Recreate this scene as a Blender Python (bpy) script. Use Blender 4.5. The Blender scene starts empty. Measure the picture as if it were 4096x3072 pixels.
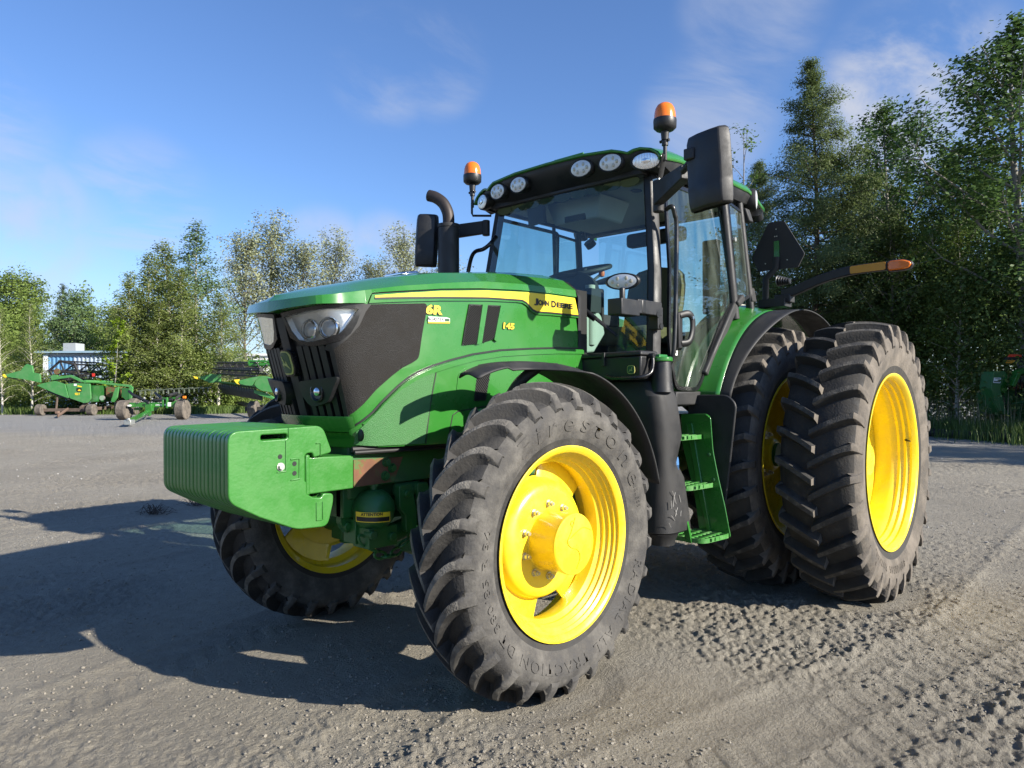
import bpy, bmesh, math, random
import numpy as np
from mathutils import Vector, Matrix, Euler
from mathutils.geometry import delaunay_2d_cdt
random.seed(7); RNG = np.random.default_rng(11)
SC = bpy.context.scene
COL = SC.collection
PI = math.pi
R = math.radians

# ------------------------------------------------------------------ tags
def tag(o, label=None, cat=None, group=None, kind=None):
    if label: o['label'] = label
    if cat: o['category'] = cat
    if group: o['group'] = group
    if kind: o['kind'] = kind
    return o
def thing(name, label, cat, loc=(0, 0, 0), rz=0.0, group=None):
    o = bpy.data.objects.new(name, None); COL.objects.link(o)
    o.location = loc; o.rotation_euler = (0, 0, rz); o.empty_display_size = .2
    return tag(o, label, cat, group)
def link(name, me, mat=None, parent=None, smooth=None):
    o = bpy.data.objects.new(name, me); COL.objects.link(o)
    if mat is not None:
        for m in (mat if isinstance(mat, (list, tuple)) else [mat]): me.materials.append(m)
    if parent is not None: o.parent = parent
    if smooth is not None:
        me.polygons.foreach_set('use_smooth', np.ones(len(me.polygons), bool))
        if smooth < 179: me.set_sharp_from_angle(angle=R(smooth))
    return o
def np_mesh(name, V, F, mat=None, parent=None, smooth=None, mi=None):
    """V (n,3); F: (m,3) or (m,4) array or list of arrays"""
    me = bpy.data.meshes.new(name)
    Fs = F if isinstance(F, list) else [F]
    Fs = [np.asarray(f, np.int32) for f in Fs if len(f)]
    V = np.asarray(V, np.float32)
    me.vertices.add(len(V)); me.vertices.foreach_set('co', V.ravel())
    nl = sum(f.size for f in Fs); npoly = sum(len(f) for f in Fs)
    me.loops.add(nl); me.loops.foreach_set('vertex_index', np.concatenate([f.ravel() for f in Fs]))
    sizes = np.concatenate([np.full(len(f), f.shape[1], np.int32) for f in Fs])
    st = np.concatenate([[0], np.cumsum(sizes)[:-1]]).astype(np.int32)
    me.polygons.add(npoly); me.polygons.foreach_set('loop_start', st)
    if mi is not None: me.polygons.foreach_set('material_index', np.asarray(mi, np.int32))
    me.update(calc_edges=True); me.validate()
    return link(name, me, mat, parent, smooth)

class MB:
    """collects shapes into one mesh"""
    def __init__(s): s.bm = bmesh.new()
    def _add(s, verts, faces, mi=0):
        vs = [s.bm.verts.new(v) for v in verts]
        for f in faces:
            try:
                fc = s.bm.faces.new([vs[i] for i in f]); fc.material_index = mi
            except ValueError: pass
        return s
    def box(s, c, d, rot=None, mi=0, taper=1.0):
        hx, hy, hz = d[0]/2, d[1]/2, d[2]/2
        P = []
        for z, k in ((-hz, 1), (hz, taper)):
            for x, y in ((-hx, -hy), (hx, -hy), (hx, hy), (-hx, hy)): P.append(Vector((x*k, y*k, z)))
        if rot is not None:
            M = rot if isinstance(rot, Matrix) else Euler(rot).to_matrix()
            P = [M @ p for p in P]
        P = [p + Vector(c) for p in P]
        return s._add(P, [(3, 2, 1, 0), (4, 5, 6, 7), (0, 1, 5, 4), (1, 2, 6, 5), (2, 3, 7, 6), (3, 0, 4, 7)], mi)
    def hexa(s, P, mi=0):
        return s._add([Vector(p) for p in P], [(3, 2, 1, 0), (4, 5, 6, 7), (0, 1, 5, 4), (1, 2, 6, 5), (2, 3, 7, 6), (3, 0, 4, 7)], mi)
    def tube(s, pts, r, seg=10, caps=True, closed=False, mi=0, flat=None):
        """sweep a circle (or ellipse flat=(ru,rv)) along pts; r scalar or per point"""
        pts = [Vector(p) for p in pts]; n = len(pts)
        rr = r if isinstance(r, (list, tuple)) else [r]*n
        T = []
        for i in range(n):
            if closed: t = pts[(i+1) % n]-pts[i-1]
            else: t = pts[min(i+1, n-1)]-pts[max(i-1, 0)]
            T.append(t.normalized() if t.length > 1e-9 else Vector((0, 0, 1)))
        up = Vector((0, 0, 1)) if abs(T[0].z) < .9 else Vector((1, 0, 0))
        u = (up - T[0]*up.dot(T[0])).normalized()
        rings = []
        for i in range(n):
            u = (u - T[i]*u.dot(T[i]))
            u = u.normalized() if u.length > 1e-6 else T[i].orthogonal().normalized()
            v = T[i].cross(u)
            a, b = (flat if flat else (1, 1))
            rings.append([s.bm.verts.new(pts[i] + (u*math.cos(k*2*PI/seg)*a + v*math.sin(k*2*PI/seg)*b)*rr[i]) for k in range(seg)])
        for i in range(n if closed else n-1):
            A, B = rings[i], rings[(i+1) % n]
            for k in range(seg):
                f = s.bm.faces.new((A[k], A[(k+1) % seg], B[(k+1) % seg], B[k])); f.material_index = mi
        if caps and not closed:
            f = s.bm.faces.new(rings[0][::-1]); f.material_index = mi
            f = s.bm.faces.new(rings[-1]); f.material_index = mi
        return s
    def cyl(s, p0, p1, r, r2=None, seg=20, mi=0):
        return s.tube([p0, p1], [r, r if r2 is None else r2], seg, mi=mi)
    def lathe(s, prof, axis='z', c=(0, 0, 0), seg=24, mi=0, closed=False, frame=None):
        """prof list of (radius, height)"""
        rings = []
        for (r, h) in prof:
            ring = []
            for k in range(seg):
                a = 2*PI*k/seg; x, y = r*math.cos(a), r*math.sin(a)
                p = Vector((x, y, h)) if axis == 'z' else (Vector((x, h, y)) if axis == 'y' else Vector((h, x, y)))
                if frame is not None: p = frame @ p
                ring.append(s.bm.verts.new(p + Vector(c)))
            rings.append(ring)
        m = len(rings)
        for i in range(m if closed else m-1):
            A, B = rings[i], rings[(i+1) % m]
            for k in range(seg):
                f = s.bm.faces.new((A[k], A[(k+1) % seg], B[(k+1) % seg], B[k])); f.material_index = mi
        if not closed:
            if prof[0][0] > 1e-6: s.bm.faces.new(rings[0][::-1]).material_index = mi
            if prof[-1][0] > 1e-6: s.bm.faces.new(rings[-1]).material_index = mi
        return s
    def prism(s, poly, t0, t1, axis='y', mi=0):
        """2D polygon (a,b) extruded along axis from t0 to t1. axis y: (x,z); x: (y,z); z: (x,y)"""
        def m(p, t):
            return Vector((p[0], t, p[1])) if axis == 'y' else (Vector((t, p[0], p[1])) if axis == 'x' else Vector((p[0], p[1], t)))
        n = len(poly)
        A = [s.bm.verts.new(m(p, t0)) for p in poly]; B = [s.bm.verts.new(m(p, t1)) for p in poly]
        s.bm.faces.new(A).material_index = mi; s.bm.faces.new(B[::-1]).material_index = mi
        for i in range(n):
            s.bm.faces.new((A[i], B[i], B[(i+1) % n], A[(i+1) % n])).material_index = mi
        return s
    def grid(s, P, mi=0, wrap=False):
        """P[i][j] points"""
        V = [[s.bm.verts.new(Vector(p)) for p in row] for row in P]
        n, m = len(V), len(V[0])
        for i in range(n-1):
            for j in range(m if wrap else m-1):
                try: s.bm.faces.new((V[i][j], V[i+1][j], V[i+1][(j+1) % m], V[i][(j+1) % m])).material_index = mi
                except ValueError: pass
        return s
    def build(s, name, mat, parent=None, bevel=0, seg=2, smooth=40, solid=0, weld=True, recalc=True):
        if weld: bmesh.ops.remove_doubles(s.bm, verts=s.bm.verts, dist=1e-5)
        if recalc: bmesh.ops.recalc_face_normals(s.bm, faces=s.bm.faces)
        me = bpy.data.meshes.new(name); s.bm.to_mesh(me); s.bm.free()
        o = link(name, me, mat, parent, smooth)
        if solid:
            m = o.modifiers.new('Solid', 'SOLIDIFY'); m.thickness = solid; m.offset = -1
        if bevel:
            m = o.modifiers.new('Bevel', 'BEVEL'); m.width = bevel; m.segments = seg; m.limit_method = 'ANGLE'; m.angle_limit = R(35); m.harden_normals = False
        return o

def interp(x, pts):
    xs = [p[0] for p in pts]; ys = [p[1] for p in pts]
    if xs[0] > xs[-1]: xs, ys = xs[::-1], ys[::-1]
    return float(np.interp(x, xs, ys))
def sstep(x, a, b):
    t = min(max((x-a)/(b-a), 0), 1); return t*t*(3-2*t)
def smooth_path(pts, n=6):
    """Catmull-Rom through pts"""
    P = [Vector(p) for p in pts]; out = []
    for i in range(len(P)-1):
        p0 = P[max(i-1, 0)]; p1 = P[i]; p2 = P[i+1]; p3 = P[min(i+2, len(P)-1)]
        for k in range(n):
            t = k/n
            out.append(.5*((2*p1)+(-p0+p2)*t+(2*p0-5*p1+4*p2-p3)*t*t+(-p0+3*p1-3*p2+p3)*t**3))
    out.append(P[-1]); return out
def round_poly(poly, r, n=4):
    """round the corners of a 2D polygon; r scalar or list"""
    out = []; N = len(poly)
    for i in range(N):
        rr = (r[i] if i < len(r) else 0) if isinstance(r, (list, tuple)) else r
        p = Vector(poly[i]); a = Vector(poly[i-1])-p; b = Vector(poly[(i+1) % N])-p
        if rr <= 0: out.append(tuple(p)); continue
        d = min(rr, a.length*.45, b.length*.45)
        p0 = p+a.normalized()*d; p2 = p+b.normalized()*d
        for k in range(n+1):
            t = k/n; q = p0*(1-t)**2+p*2*t*(1-t)+p2*t*t; out.append((q.x, q.y))
    return out

# ------------------------------------------------------------------ materials
def nt(name):
    m = bpy.data.materials.new(name); m.use_nodes = True
    n = m.node_tree.nodes; l = m.node_tree.links
    return m, n, l, n['Principled BSDF']
def paint(name, col, rough=.35, metal=0, coat=0, var=.12, scale=6, bump=0, bscale=200, dust=None, dustamt=.25, spec=.5, dscale=3.0, dlo=.45, dhi=.7):
    """principled with noise-mottled colour, roughness and an optional layer of dust"""
    m, n, l, b = nt(name)
    tc = n.new('ShaderNodeTexCoord'); nz = n.new('ShaderNodeTexNoise'); nz.inputs['Scale'].default_value = scale; nz.inputs['Detail'].default_value = 6
    l.new(tc.outputs['Object'], nz.inputs['Vector'])
    mx = n.new('ShaderNodeMix'); mx.data_type = 'RGBA'
    a = [c*(1-var) for c in col]; c2 = [min(c*(1+var), 1) for c in col]
    mx.inputs['A'].default_value = (*a, 1); mx.inputs['B'].default_value = (*c2, 1)
    l.new(nz.outputs['Fac'], mx.inputs['Factor'])
    out = mx.outputs['Result']
    mr = n.new('ShaderNodeMapRange'); mr.inputs['To Min'].default_value = max(rough-.08, .02); mr.inputs['To Max'].default_value = min(rough+.12, 1)
    l.new(nz.outputs['Fac'], mr.inputs['Value']); rout = mr.outputs['Result']
    if dust is not None:
        nd = n.new('ShaderNodeTexNoise'); nd.inputs['Scale'].default_value = dscale; nd.inputs['Detail'].default_value = 9; nd.inputs['Roughness'].default_value = .68
        l.new(tc.outputs['Object'], nd.inputs['Vector'])
        rmp = n.new('ShaderNodeMapRange'); rmp.inputs['From Min'].default_value = dlo; rmp.inputs['From Max'].default_value = dhi; rmp.inputs['To Max'].default_value = dustamt
        l.new(nd.outputs['Fac'], rmp.inputs['Value'])
        m2 = n.new('ShaderNodeMix'); m2.data_type = 'RGBA'; m2.inputs['B'].default_value = (*dust, 1)
        l.new(out, m2.inputs['A']); l.new(rmp.outputs['Result'], m2.inputs['Factor']); out = m2.outputs['Result']
        ad = n.new('ShaderNodeMath'); ad.operation = 'ADD'; ad.use_clamp = True
        l.new(rout, ad.inputs[0]); l.new(rmp.outputs['Result'], ad.inputs[1]); rout = ad.outputs[0]
    l.new(out, b.inputs['Base Color']); l.new(rout, b.inputs['Roughness'])
    b.inputs['Metallic'].default_value = metal; b.inputs['Specular IOR Level'].default_value = spec
    if coat: b.inputs['Coat Weight'].default_value = coat; b.inputs['Coat Roughness'].default_value = .06
    if bump:
        nb = n.new('ShaderNodeTexNoise'); nb.inputs['Scale'].default_value = bscale; nb.inputs['Detail'].default_value = 4
        l.new(tc.outputs['Object'], nb.inputs['Vector'])
        bp = n.new('ShaderNodeBump'); bp.inputs['Strength'].default_value = bump; bp.inputs['Distance'].default_value = .01
        l.new(nb.outputs['Fac'], bp.inputs['Height']); l.new(bp.outputs['Normal'], b.inputs['Normal'])
    return m
def glass(name, tint=(.78, .92, .88), refl=1.0, dirt=.06, dcol=(.5, .55, .45)):
    m, n, l, b = nt(name); n.remove(b); out = n['Material Output']
    tr = n.new('ShaderNodeBsdfTransparent'); tr.inputs['Color'].default_value = (*tint, 1)
    gl = n.new('ShaderNodeBsdfGlossy'); gl.inputs['Roughness'].default_value = .015; gl.inputs['Color'].default_value = (.9, .95, .93, 1)
    fr = n.new('ShaderNodeFresnel'); fr.inputs['IOR'].default_value = 1.55
    mu = n.new('ShaderNodeMath'); mu.operation = 'MULTIPLY'; mu.inputs[1].default_value = refl; mu.use_clamp = True; l.new(fr.outputs[0], mu.inputs[0])
    mx = n.new('ShaderNodeMixShader'); l.new(mu.outputs[0], mx.inputs[0]); l.new(tr.outputs[0], mx.inputs[1]); l.new(gl.outputs[0], mx.inputs[2])
    df = n.new('ShaderNodeBsdfDiffuse'); df.inputs['Color'].default_value = (*dcol, 1)
    tc = n.new('ShaderNodeTexCoord'); nz = n.new('ShaderNodeTexNoise'); nz.inputs['Scale'].default_value = 4; nz.inputs['Detail'].default_value = 8
    mp = n.new('ShaderNodeMapping'); mp.inputs['Scale'].default_value = (3, 3, .7); l.new(tc.outputs['Object'], mp.inputs[0]); l.new(mp.outputs[0], nz.inputs['Vector'])
    mr = n.new('ShaderNodeMapRange'); mr.inputs['From Min'].default_value = .3; mr.inputs['From Max'].default_value = .75; mr.inputs['To Max'].default_value = dirt*2
    l.new(nz.outputs['Fac'], mr.inputs[0])
    m2 = n.new('ShaderNodeMixShader'); l.new(mr.outputs[0], m2.inputs[0]); l.new(mx.outputs[0], m2.inputs[1]); l.new(df.outputs[0], m2.inputs[2])
    l.new(m2.outputs[0], out.inputs['Surface'])
    return m
DUST = (.23, .205, .17)
GREEN = (.026, .158, .021)
M = {}
M['green'] = paint('green_paint', GREEN, .22, coat=.5, var=.06, scale=3, dust=(.08, .18, .055), dustamt=.12)
M['greenw'] = paint('green_cast_paint', (.030, .165, .022), .38, coat=.15, var=.1, scale=9, dust=(.065, .20, .045), dustamt=.3, dscale=7, bump=.12, bscale=60)
M['greenmesh'] = paint('green_perforated_mesh', (.036, .15, .036), .55, var=.1, scale=40, dust=(.10, .19, .09), dustamt=.4, bump=.5, bscale=260)
M['darkgreen'] = paint('chassis_green_paint', (.016, .11, .022), .4, coat=.1, var=.2, scale=8, dust=(.08, .1, .06), dustamt=.45)
M['yellow'] = paint('yellow_paint', (.80, .60, .022), .25, coat=.4, var=.04, scale=4, dust=(.42, .33, .11), dustamt=.28, dscale=7)
M['decal'] = paint('yellow_decal', (.86, .62, .03), .35, coat=.2, var=.03)
M['decalblack'] = paint('black_decal', (.012, .012, .012), .4, var=.1)
M['white'] = paint('white_decal', (.75, .76, .74), .45, var=.04)
M['black'] = paint('black_plastic', (.011, .0115, .013), .44, var=.2, scale=12, dust=(.055, .052, .047), dustamt=.3, bump=.1, bscale=350)
M['blackgloss'] = paint('black_gloss', (.008, .008, .009), .2, var=.2, dust=(.05, .05, .045), dustamt=.3)
M['blackdull'] = paint('black_fender_plastic', (.014, .0142, .015), .55, var=.2, scale=10, dust=(.07, .066, .06), dustamt=.35, bump=.15, bscale=220)
M['meshblack'] = paint('black_side_mesh', (.011, .010, .009), .55, var=.25, scale=30, dust=(.04, .036, .031), dustamt=.35, dscale=9, bump=.45, bscale=280, spec=.25)
M['rubber'] = paint('tyre_rubber', (.040, .038, .036), .72, var=.3, scale=7, dust=(.16, .15, .132), dustamt=.8, dscale=6, dlo=.4, dhi=.68, bump=.3, bscale=90)
M['rubberold'] = paint('weathered_tyre_rubber', (.068, .060, .051), .8, var=.3, scale=9, dust=(.20, .172, .14), dustamt=.85, dscale=5, dlo=.36, dhi=.66, bump=.4, bscale=70)
M['rubbermud'] = paint('dusty_tread', (.06, .056, .05), .85, var=.3, scale=25, dust=(.19, .175, .15), dustamt=.9, dscale=14, dlo=.38, dhi=.62, bump=.6, bscale=120)
M['rubberdark'] = paint('dark_tread_rubber', (.020, .019, .018), .7, var=.3, scale=9, dust=(.10, .092, .08), dustamt=.6, dscale=7, dlo=.45, dhi=.72, bump=.3, bscale=80)
M['treadtop'] = paint('worn_tread_top', (.034, .032, .029), .7, var=.3, scale=20, dust=(.14, .128, .11), dustamt=.75, dscale=16, dlo=.45, dhi=.65, bump=.5, bscale=110)
M['strip'] = paint('rubber_strip', (.01, .01, .01), .6)
M['chrome'] = paint('bright_metal', (.75, .76, .78), .12, metal=1, var=.03)
M['steel'] = paint('zinc_bolt', (.55, .55, .5), .35, metal=.8, var=.1)
M['silver'] = paint('silver_reflector', (.93, .93, .92), .32, metal=.85, var=.05)
M['lampwhite'] = paint('lamp_lens', (.62, .64, .66), .18, metal=.2, var=.1, scale=40)
M['led'] = paint('led_chip', (.45, .42, .34), .3, metal=.3)
M['rust'] = paint('rusty_plate', (.15, .066, .032), .8, var=.5, scale=18, dust=(.05, .16, .045), dustamt=.8, dscale=9, dlo=.5, dhi=.6)
M['exhaust'] = paint('exhaust_pipe', (.045, .037, .034), .55, metal=.5, var=.35, scale=10)
M['amber'] = paint('amber_lens', (.75, .17, .01), .15, coat=.4, var=.08, scale=30)
M['amberrefl'] = paint('amber_reflector', (.55, .25, .015), .35, var=.06)
M['liner'] = paint('cab_liner', (.5, .5, .46), .8, var=.05)
M['dash'] = paint('dash_plastic', (.02, .021, .024), .6)
M['beige'] = paint('beige_trim', (.42, .42, .36), .7, var=.05)
M['seat'] = paint('seat_fabric', (.1, .085, .035), .9, var=.3, scale=60, bump=.4, bscale=90)
M['darkfab'] = paint('dark_fabric', (.015, .014, .013), .9)
M['blue'] = paint('blue_cap', (.12, .3, .6), .35)
M['red'] = paint('red_paint', (.55, .03, .02), .4)
M['wash'] = glass('cab_glass', tint=(.74, .90, .90), refl=1.15, dirt=.035)
M['dglass'] = glass('door_glass', tint=(.6, .8, .76), refl=1.3, dirt=.07, dcol=(.35, .42, .34))
M['lens'] = glass('clear_lens', tint=(.95, .96, .97), refl=1.2, dirt=.02)
M['text'] = paint('raised_letter_rubber', (.036, .034, .032), .65, dust=(.15, .135, .115), dustamt=.6)
M['orange'] = paint('orange_knob', (.6, .12, .02), .4)

# ------------------------------------------------------------------ camera
CAM = bpy.data.cameras.new('camera'); cam = bpy.data.objects.new('camera', CAM); COL.objects.link(cam)
CP = Vector((5.43022, 3.19387, 1.46010)); YAW, PIT, ROL, FL = -2.39516626, .00476058, -.00347342, .70618127
fw = Vector((math.cos(PIT)*math.cos(YAW), math.cos(PIT)*math.sin(YAW), math.sin(PIT)))
rr = Vector((math.sin(YAW), -math.cos(YAW), 0)); uu = rr.cross(fw)
rt = rr*math.cos(ROL)+uu*math.sin(ROL); up = uu*math.cos(ROL)-rr*math.sin(ROL)
cam.matrix_world = Matrix(((rt.x, up.x, -fw.x, CP.x), (rt.y, up.y, -fw.y, CP.y), (rt.z, up.z, -fw.z, CP.z), (0, 0, 0, 1)))
CAM.sensor_fit = 'HORIZONTAL'; CAM.sensor_width = 36; CAM.lens = 36*FL; CAM.clip_start = .05; CAM.clip_end = 4000
SC.camera = cam

# ------------------------------------------------------------------ light
SUNV = Vector((-.52, 2.0, 1.0)).normalized()
SE = math.asin(SUNV.z); SA = math.atan2(SUNV.x, SUNV.y)
L = bpy.data.lights.new('sun', 'SUN'); L.energy = 5.0; L.angle = R(.53); L.color = (1, .93, .82)
so = bpy.data.objects.new('sun', L); COL.objects.link(so); so.rotation_euler = SUNV.to_track_quat('Z', 'Y').to_euler(); so.location = (0, 0, 20)
W = bpy.data.worlds.new('World'); SC.world = W; W.use_nodes = True
n = W.node_tree.nodes; l = W.node_tree.links
bg = n['Background']; bg.inputs['Strength'].default_value = .08
sky = n.new('ShaderNodeTexSky'); sky.sky_type = 'NISHITA'; sky.sun_disc = False; sky.sun_elevation = SE; sky.sun_rotation = SA
sky.air_density = 1.0; sky.dust_density = .35; sky.ozone_density = 2.2; sky.altitude = 100
tc = n.new('ShaderNodeTexCoord'); sep = n.new('ShaderNodeSeparateXYZ'); l.new(tc.outputs['Generated'], sep.inputs[0])
def MATH(op, a, b=None, clamp=False):
    q = n.new('ShaderNodeMath'); q.operation = op; q.use_clamp = clamp
    for i, v in enumerate((a, b)):
        if v is None: continue
        if isinstance(v, (int, float)): q.inputs[i].default_value = v
        else: l.new(v, q.inputs[i])
    return q.outputs[0]
CLOUDS = [((-.55, -.72, .40), 5, .45, 1), ((-.61, -.69, .41), 4.5, .4, 1), ((-.82, -.37, .44), 6, .4, 1), ((-.91, -.22, .33), 7.5, 1.0, 1), ((-.83, -.43, .34), 6, .5, 1), ((-.935, -.17, .30), 7, .9, 1),
          ((-.53, -.83, .165), 5, .65, 0), ((-.60, -.78, .165), 5, .65, 0), ((-.46, -.87, .16), 5, .55, 0), ((-.23, -.95, .20), 4.5, .6, 0), ((-.15, -.96, .25), 8, .45, 1), ((-.33, -.92, .22), 6, .4, 1), ((-.20, -.96, .14), 9, .55, 0)]
zc = MATH('ADD', MATH('MAXIMUM', sep.outputs['Z'], 0.0), .12)
px = MATH('DIVIDE', sep.outputs['X'], zc); py = MATH('DIVIDE', sep.outputs['Y'], zc)
cmb = n.new('ShaderNodeCombineXYZ'); l.new(px, cmb.inputs[0]); l.new(py, cmb.inputs[1])
# wispy noise, stretched along one sky direction; clouds gather round a few sky directions
mp = n.new('ShaderNodeMapping'); mp.inputs['Rotation'].default_value = (0, 0, R(62)); mp.inputs['Scale'].default_value = (.8, 1.5, 1); mp.inputs['Location'].default_value = (4.3, 2.9, 0)
l.new(cmb.outputs[0], mp.inputs[0])
n1 = n.new('ShaderNodeTexNoise'); n1.inputs['Scale'].default_value = 1.9; n1.inputs['Detail'].default_value = 9; n1.inputs['Roughness'].default_value = .58; n1.inputs['Distortion'].default_value = .5
l.new(mp.outputs[0], n1.inputs['Vector'])
n3 = n.new('ShaderNodeTexNoise'); n3.inputs['Scale'].default_value = 7.0; n3.inputs['Detail'].default_value = 8; n3.inputs['Roughness'].default_value = .55; l.new(tc.outputs['Generated'], n3.inputs['Vector'])
wis = n.new('ShaderNodeMapRange'); wis.inputs['From Min'].default_value = .36; wis.inputs['From Max'].default_value = .66; wis.interpolation_type = 'SMOOTHSTEP'; l.new(n1.outputs['Fac'], wis.inputs[0])
puf = n.new('ShaderNodeMapRange'); puf.inputs['From Min'].default_value = .34; puf.inputs['From Max'].default_value = .62; puf.interpolation_type = 'SMOOTHSTEP'; l.new(n3.outputs['Fac'], puf.inputs[0])
fac = None
for d, cosw, amt, src in CLOUDS:
    dp = n.new('ShaderNodeVectorMath'); dp.operation = 'DOT_PRODUCT'; l.new(tc.outputs['Generated'], dp.inputs[0]); dp.inputs[1].default_value = Vector(d).normalized()
    g = n.new('ShaderNodeMapRange'); g.interpolation_type = 'SMOOTHERSTEP'; g.inputs['From Min'].default_value = math.cos(R(cosw)); g.inputs['From Max'].default_value = math.cos(R(cosw*.12)); g.inputs['To Max'].default_value = amt; l.new(dp.outputs['Value'], g.inputs[0])
    q = MATH('MULTIPLY', g.outputs[0], (wis if src else puf).outputs[0]); fac = q if fac is None else MATH('MAXIMUM', fac, q)
hz = n.new('ShaderNodeMapRange'); hz.inputs['From Min'].default_value = .22; hz.inputs['From Max'].default_value = 0; hz.inputs['To Max'].default_value = .42; hz.interpolation_type = 'SMOOTHSTEP'; l.new(sep.outputs['Z'], hz.inputs[0])
fac = MATH('MAXIMUM', fac, hz.outputs[0], True)
mx = n.new('ShaderNodeMix'); mx.data_type = 'RGBA'; l.new(fac, mx.inputs['Factor']); tint = n.new('ShaderNodeMix'); tint.data_type = 'RGBA'; tint.blend_type = 'MULTIPLY'; tint.inputs['Factor'].default_value = 1; tint.inputs['B'].default_value = (.74, .92, 1.22, 1); l.new(sky.outputs[0], tint.inputs['A']); l.new(tint.outputs['Result'], mx.inputs['A']); mx.inputs['B'].default_value = (3.9, 4.1, 4.7, 1)
l.new(mx.outputs['Result'], bg.inputs['Color'])
vs = SC.view_settings; vs.view_transform = 'Standard'; vs.look = 'None'; vs.exposure = 1.05; vs.gamma = 1; vs.use_curve_mapping = False
SC.cycles.max_bounces = 8; SC.cycles.transparent_max_bounces = 16; SC.cycles.diffuse_bounces = 3; SC.cycles.glossy_bounces = 4
SC.cycles.caustics_reflective = False; SC.cycles.caustics_refractive = False
# ================================================================== TRACTOR
TR = thing('tractor', 'large green and yellow row crop tractor with front weights and rear dual wheels', 'tractor')
# ---- plan outline of the hood side at z=1.55, from the nose (y=0) to the rear
_o = [(3.557, 0), (3.553, .06), (3.545, .12), (3.53, .19), (3.51, .27), (3.495, .305), (3.46, .328), (3.40, .346), (3.25, .375), (3.05, .405), (2.85, .421), (2.6, .429), (2.2, .43), (1.6, .43)]
_p = [(p.x, p.y) for p in smooth_path([(a, b, 0) for a, b in _o], 10)]
OX = np.array([p[0] for p in _p]); OY = np.array([p[1] for p in _p])
OU = np.concatenate([[0], np.cumsum(np.hypot(np.diff(OX), np.diff(OY)))])
def _sh(x): return .28*sstep(x, 2.9, 3.45)
def surf(u, z, off=0.0):
    if u < 0:
        p = surf(-u, z, off); return Vector((p.x, -p.y, p.z))
    xb = float(np.interp(u, OU, OX)); yb = float(np.interp(u, OU, OY))
    x1 = float(np.interp(u+.004, OU, OX)); y1 = float(np.interp(u+.004, OU, OY)); x0 = float(np.interp(max(u-.004, 0), OU, OX)); y0 = float(np.interp(max(u-.004, 0), OU, OY))
    tx, ty = x1-x0, y1-y0; ln = math.hypot(tx, ty) or 1
    nx, ny = -ty/ln*-1, tx/ln*-1
    if u < .006: nx, ny = 1, 0
    x = xb
    for _ in range(4): x = xb+(z-1.55)*_sh(x)
    return Vector((x+nx*off, yb+ny*off, z))
def U(p):
    x, y, z = p; xp = x-(z-1.55)*_sh(x)
    sgn = -1 if y < 0 else 1; y = abs(y)
    d = (OX-xp)**2+(OY-y)**2; i = int(np.argmin(d)); return sgn*float(OU[i])
def UZ(P): return [(U(p), p[2]) for p in P]
def UX(x, z=1.55):
    """u of a side point from x"""
    xp = x-(z-1.55)*_sh(x); return float(np.interp(-xp, -OX, OU))
def XZ(P): return [(UX(x, z), z) for x, z in P]
def dens(loop, h):
    out = []
    for i in range(len(loop)):
        a = loop[i]; b = loop[(i+1) % len(loop)]; m = max(1, int(math.ceil(math.hypot(a[0]-b[0], a[1]-b[1])/h)))
        for k in range(m): out.append((a[0]+(b[0]-a[0])*k/m, a[1]+(b[1]-a[1])*k/m))
    return out
def inpoly(p, poly):
    x, y = p; c = False; j = len(poly)-1
    for i in range(len(poly)):
        if (poly[i][1] > y) != (poly[j][1] > y) and x < (poly[j][0]-poly[i][0])*(y-poly[i][1])/(poly[j][1]-poly[i][1])+poly[i][0]: c = not c
        j = i
    return c
def tri2d(loops, step=.03, h=.02):
    pts, edges = [], []
    for lp in loops:
        d = dens(lp, h); s0 = len(pts); pts += d
        edges += [(s0+i, s0+(i+1) % len(d)) for i in range(len(d))]
    xs = [p[0] for p in pts]; ys = [p[1] for p in pts]
    x = min(xs)+step*.5
    while x < max(xs):
        y = min(ys)+step*.5
        while y < max(ys):
            pts.append((x, y)); y += step
        x += step
    v, e, f, _, _, _ = delaunay_2d_cdt([Vector(p) for p in pts], edges, [], 4 if len(loops) > 1 else 1, 1e-6)
    v = [(p.x, p.y) for p in v]; f = [tuple(t) for t in f]
    if len(loops) > 1: f = [t for t in f if not any(inpoly((sum(v[i][0] for i in t)/3, sum(v[i][1] for i in t)/3), hl) for hl in loops[1:])]
    return v, f
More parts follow.
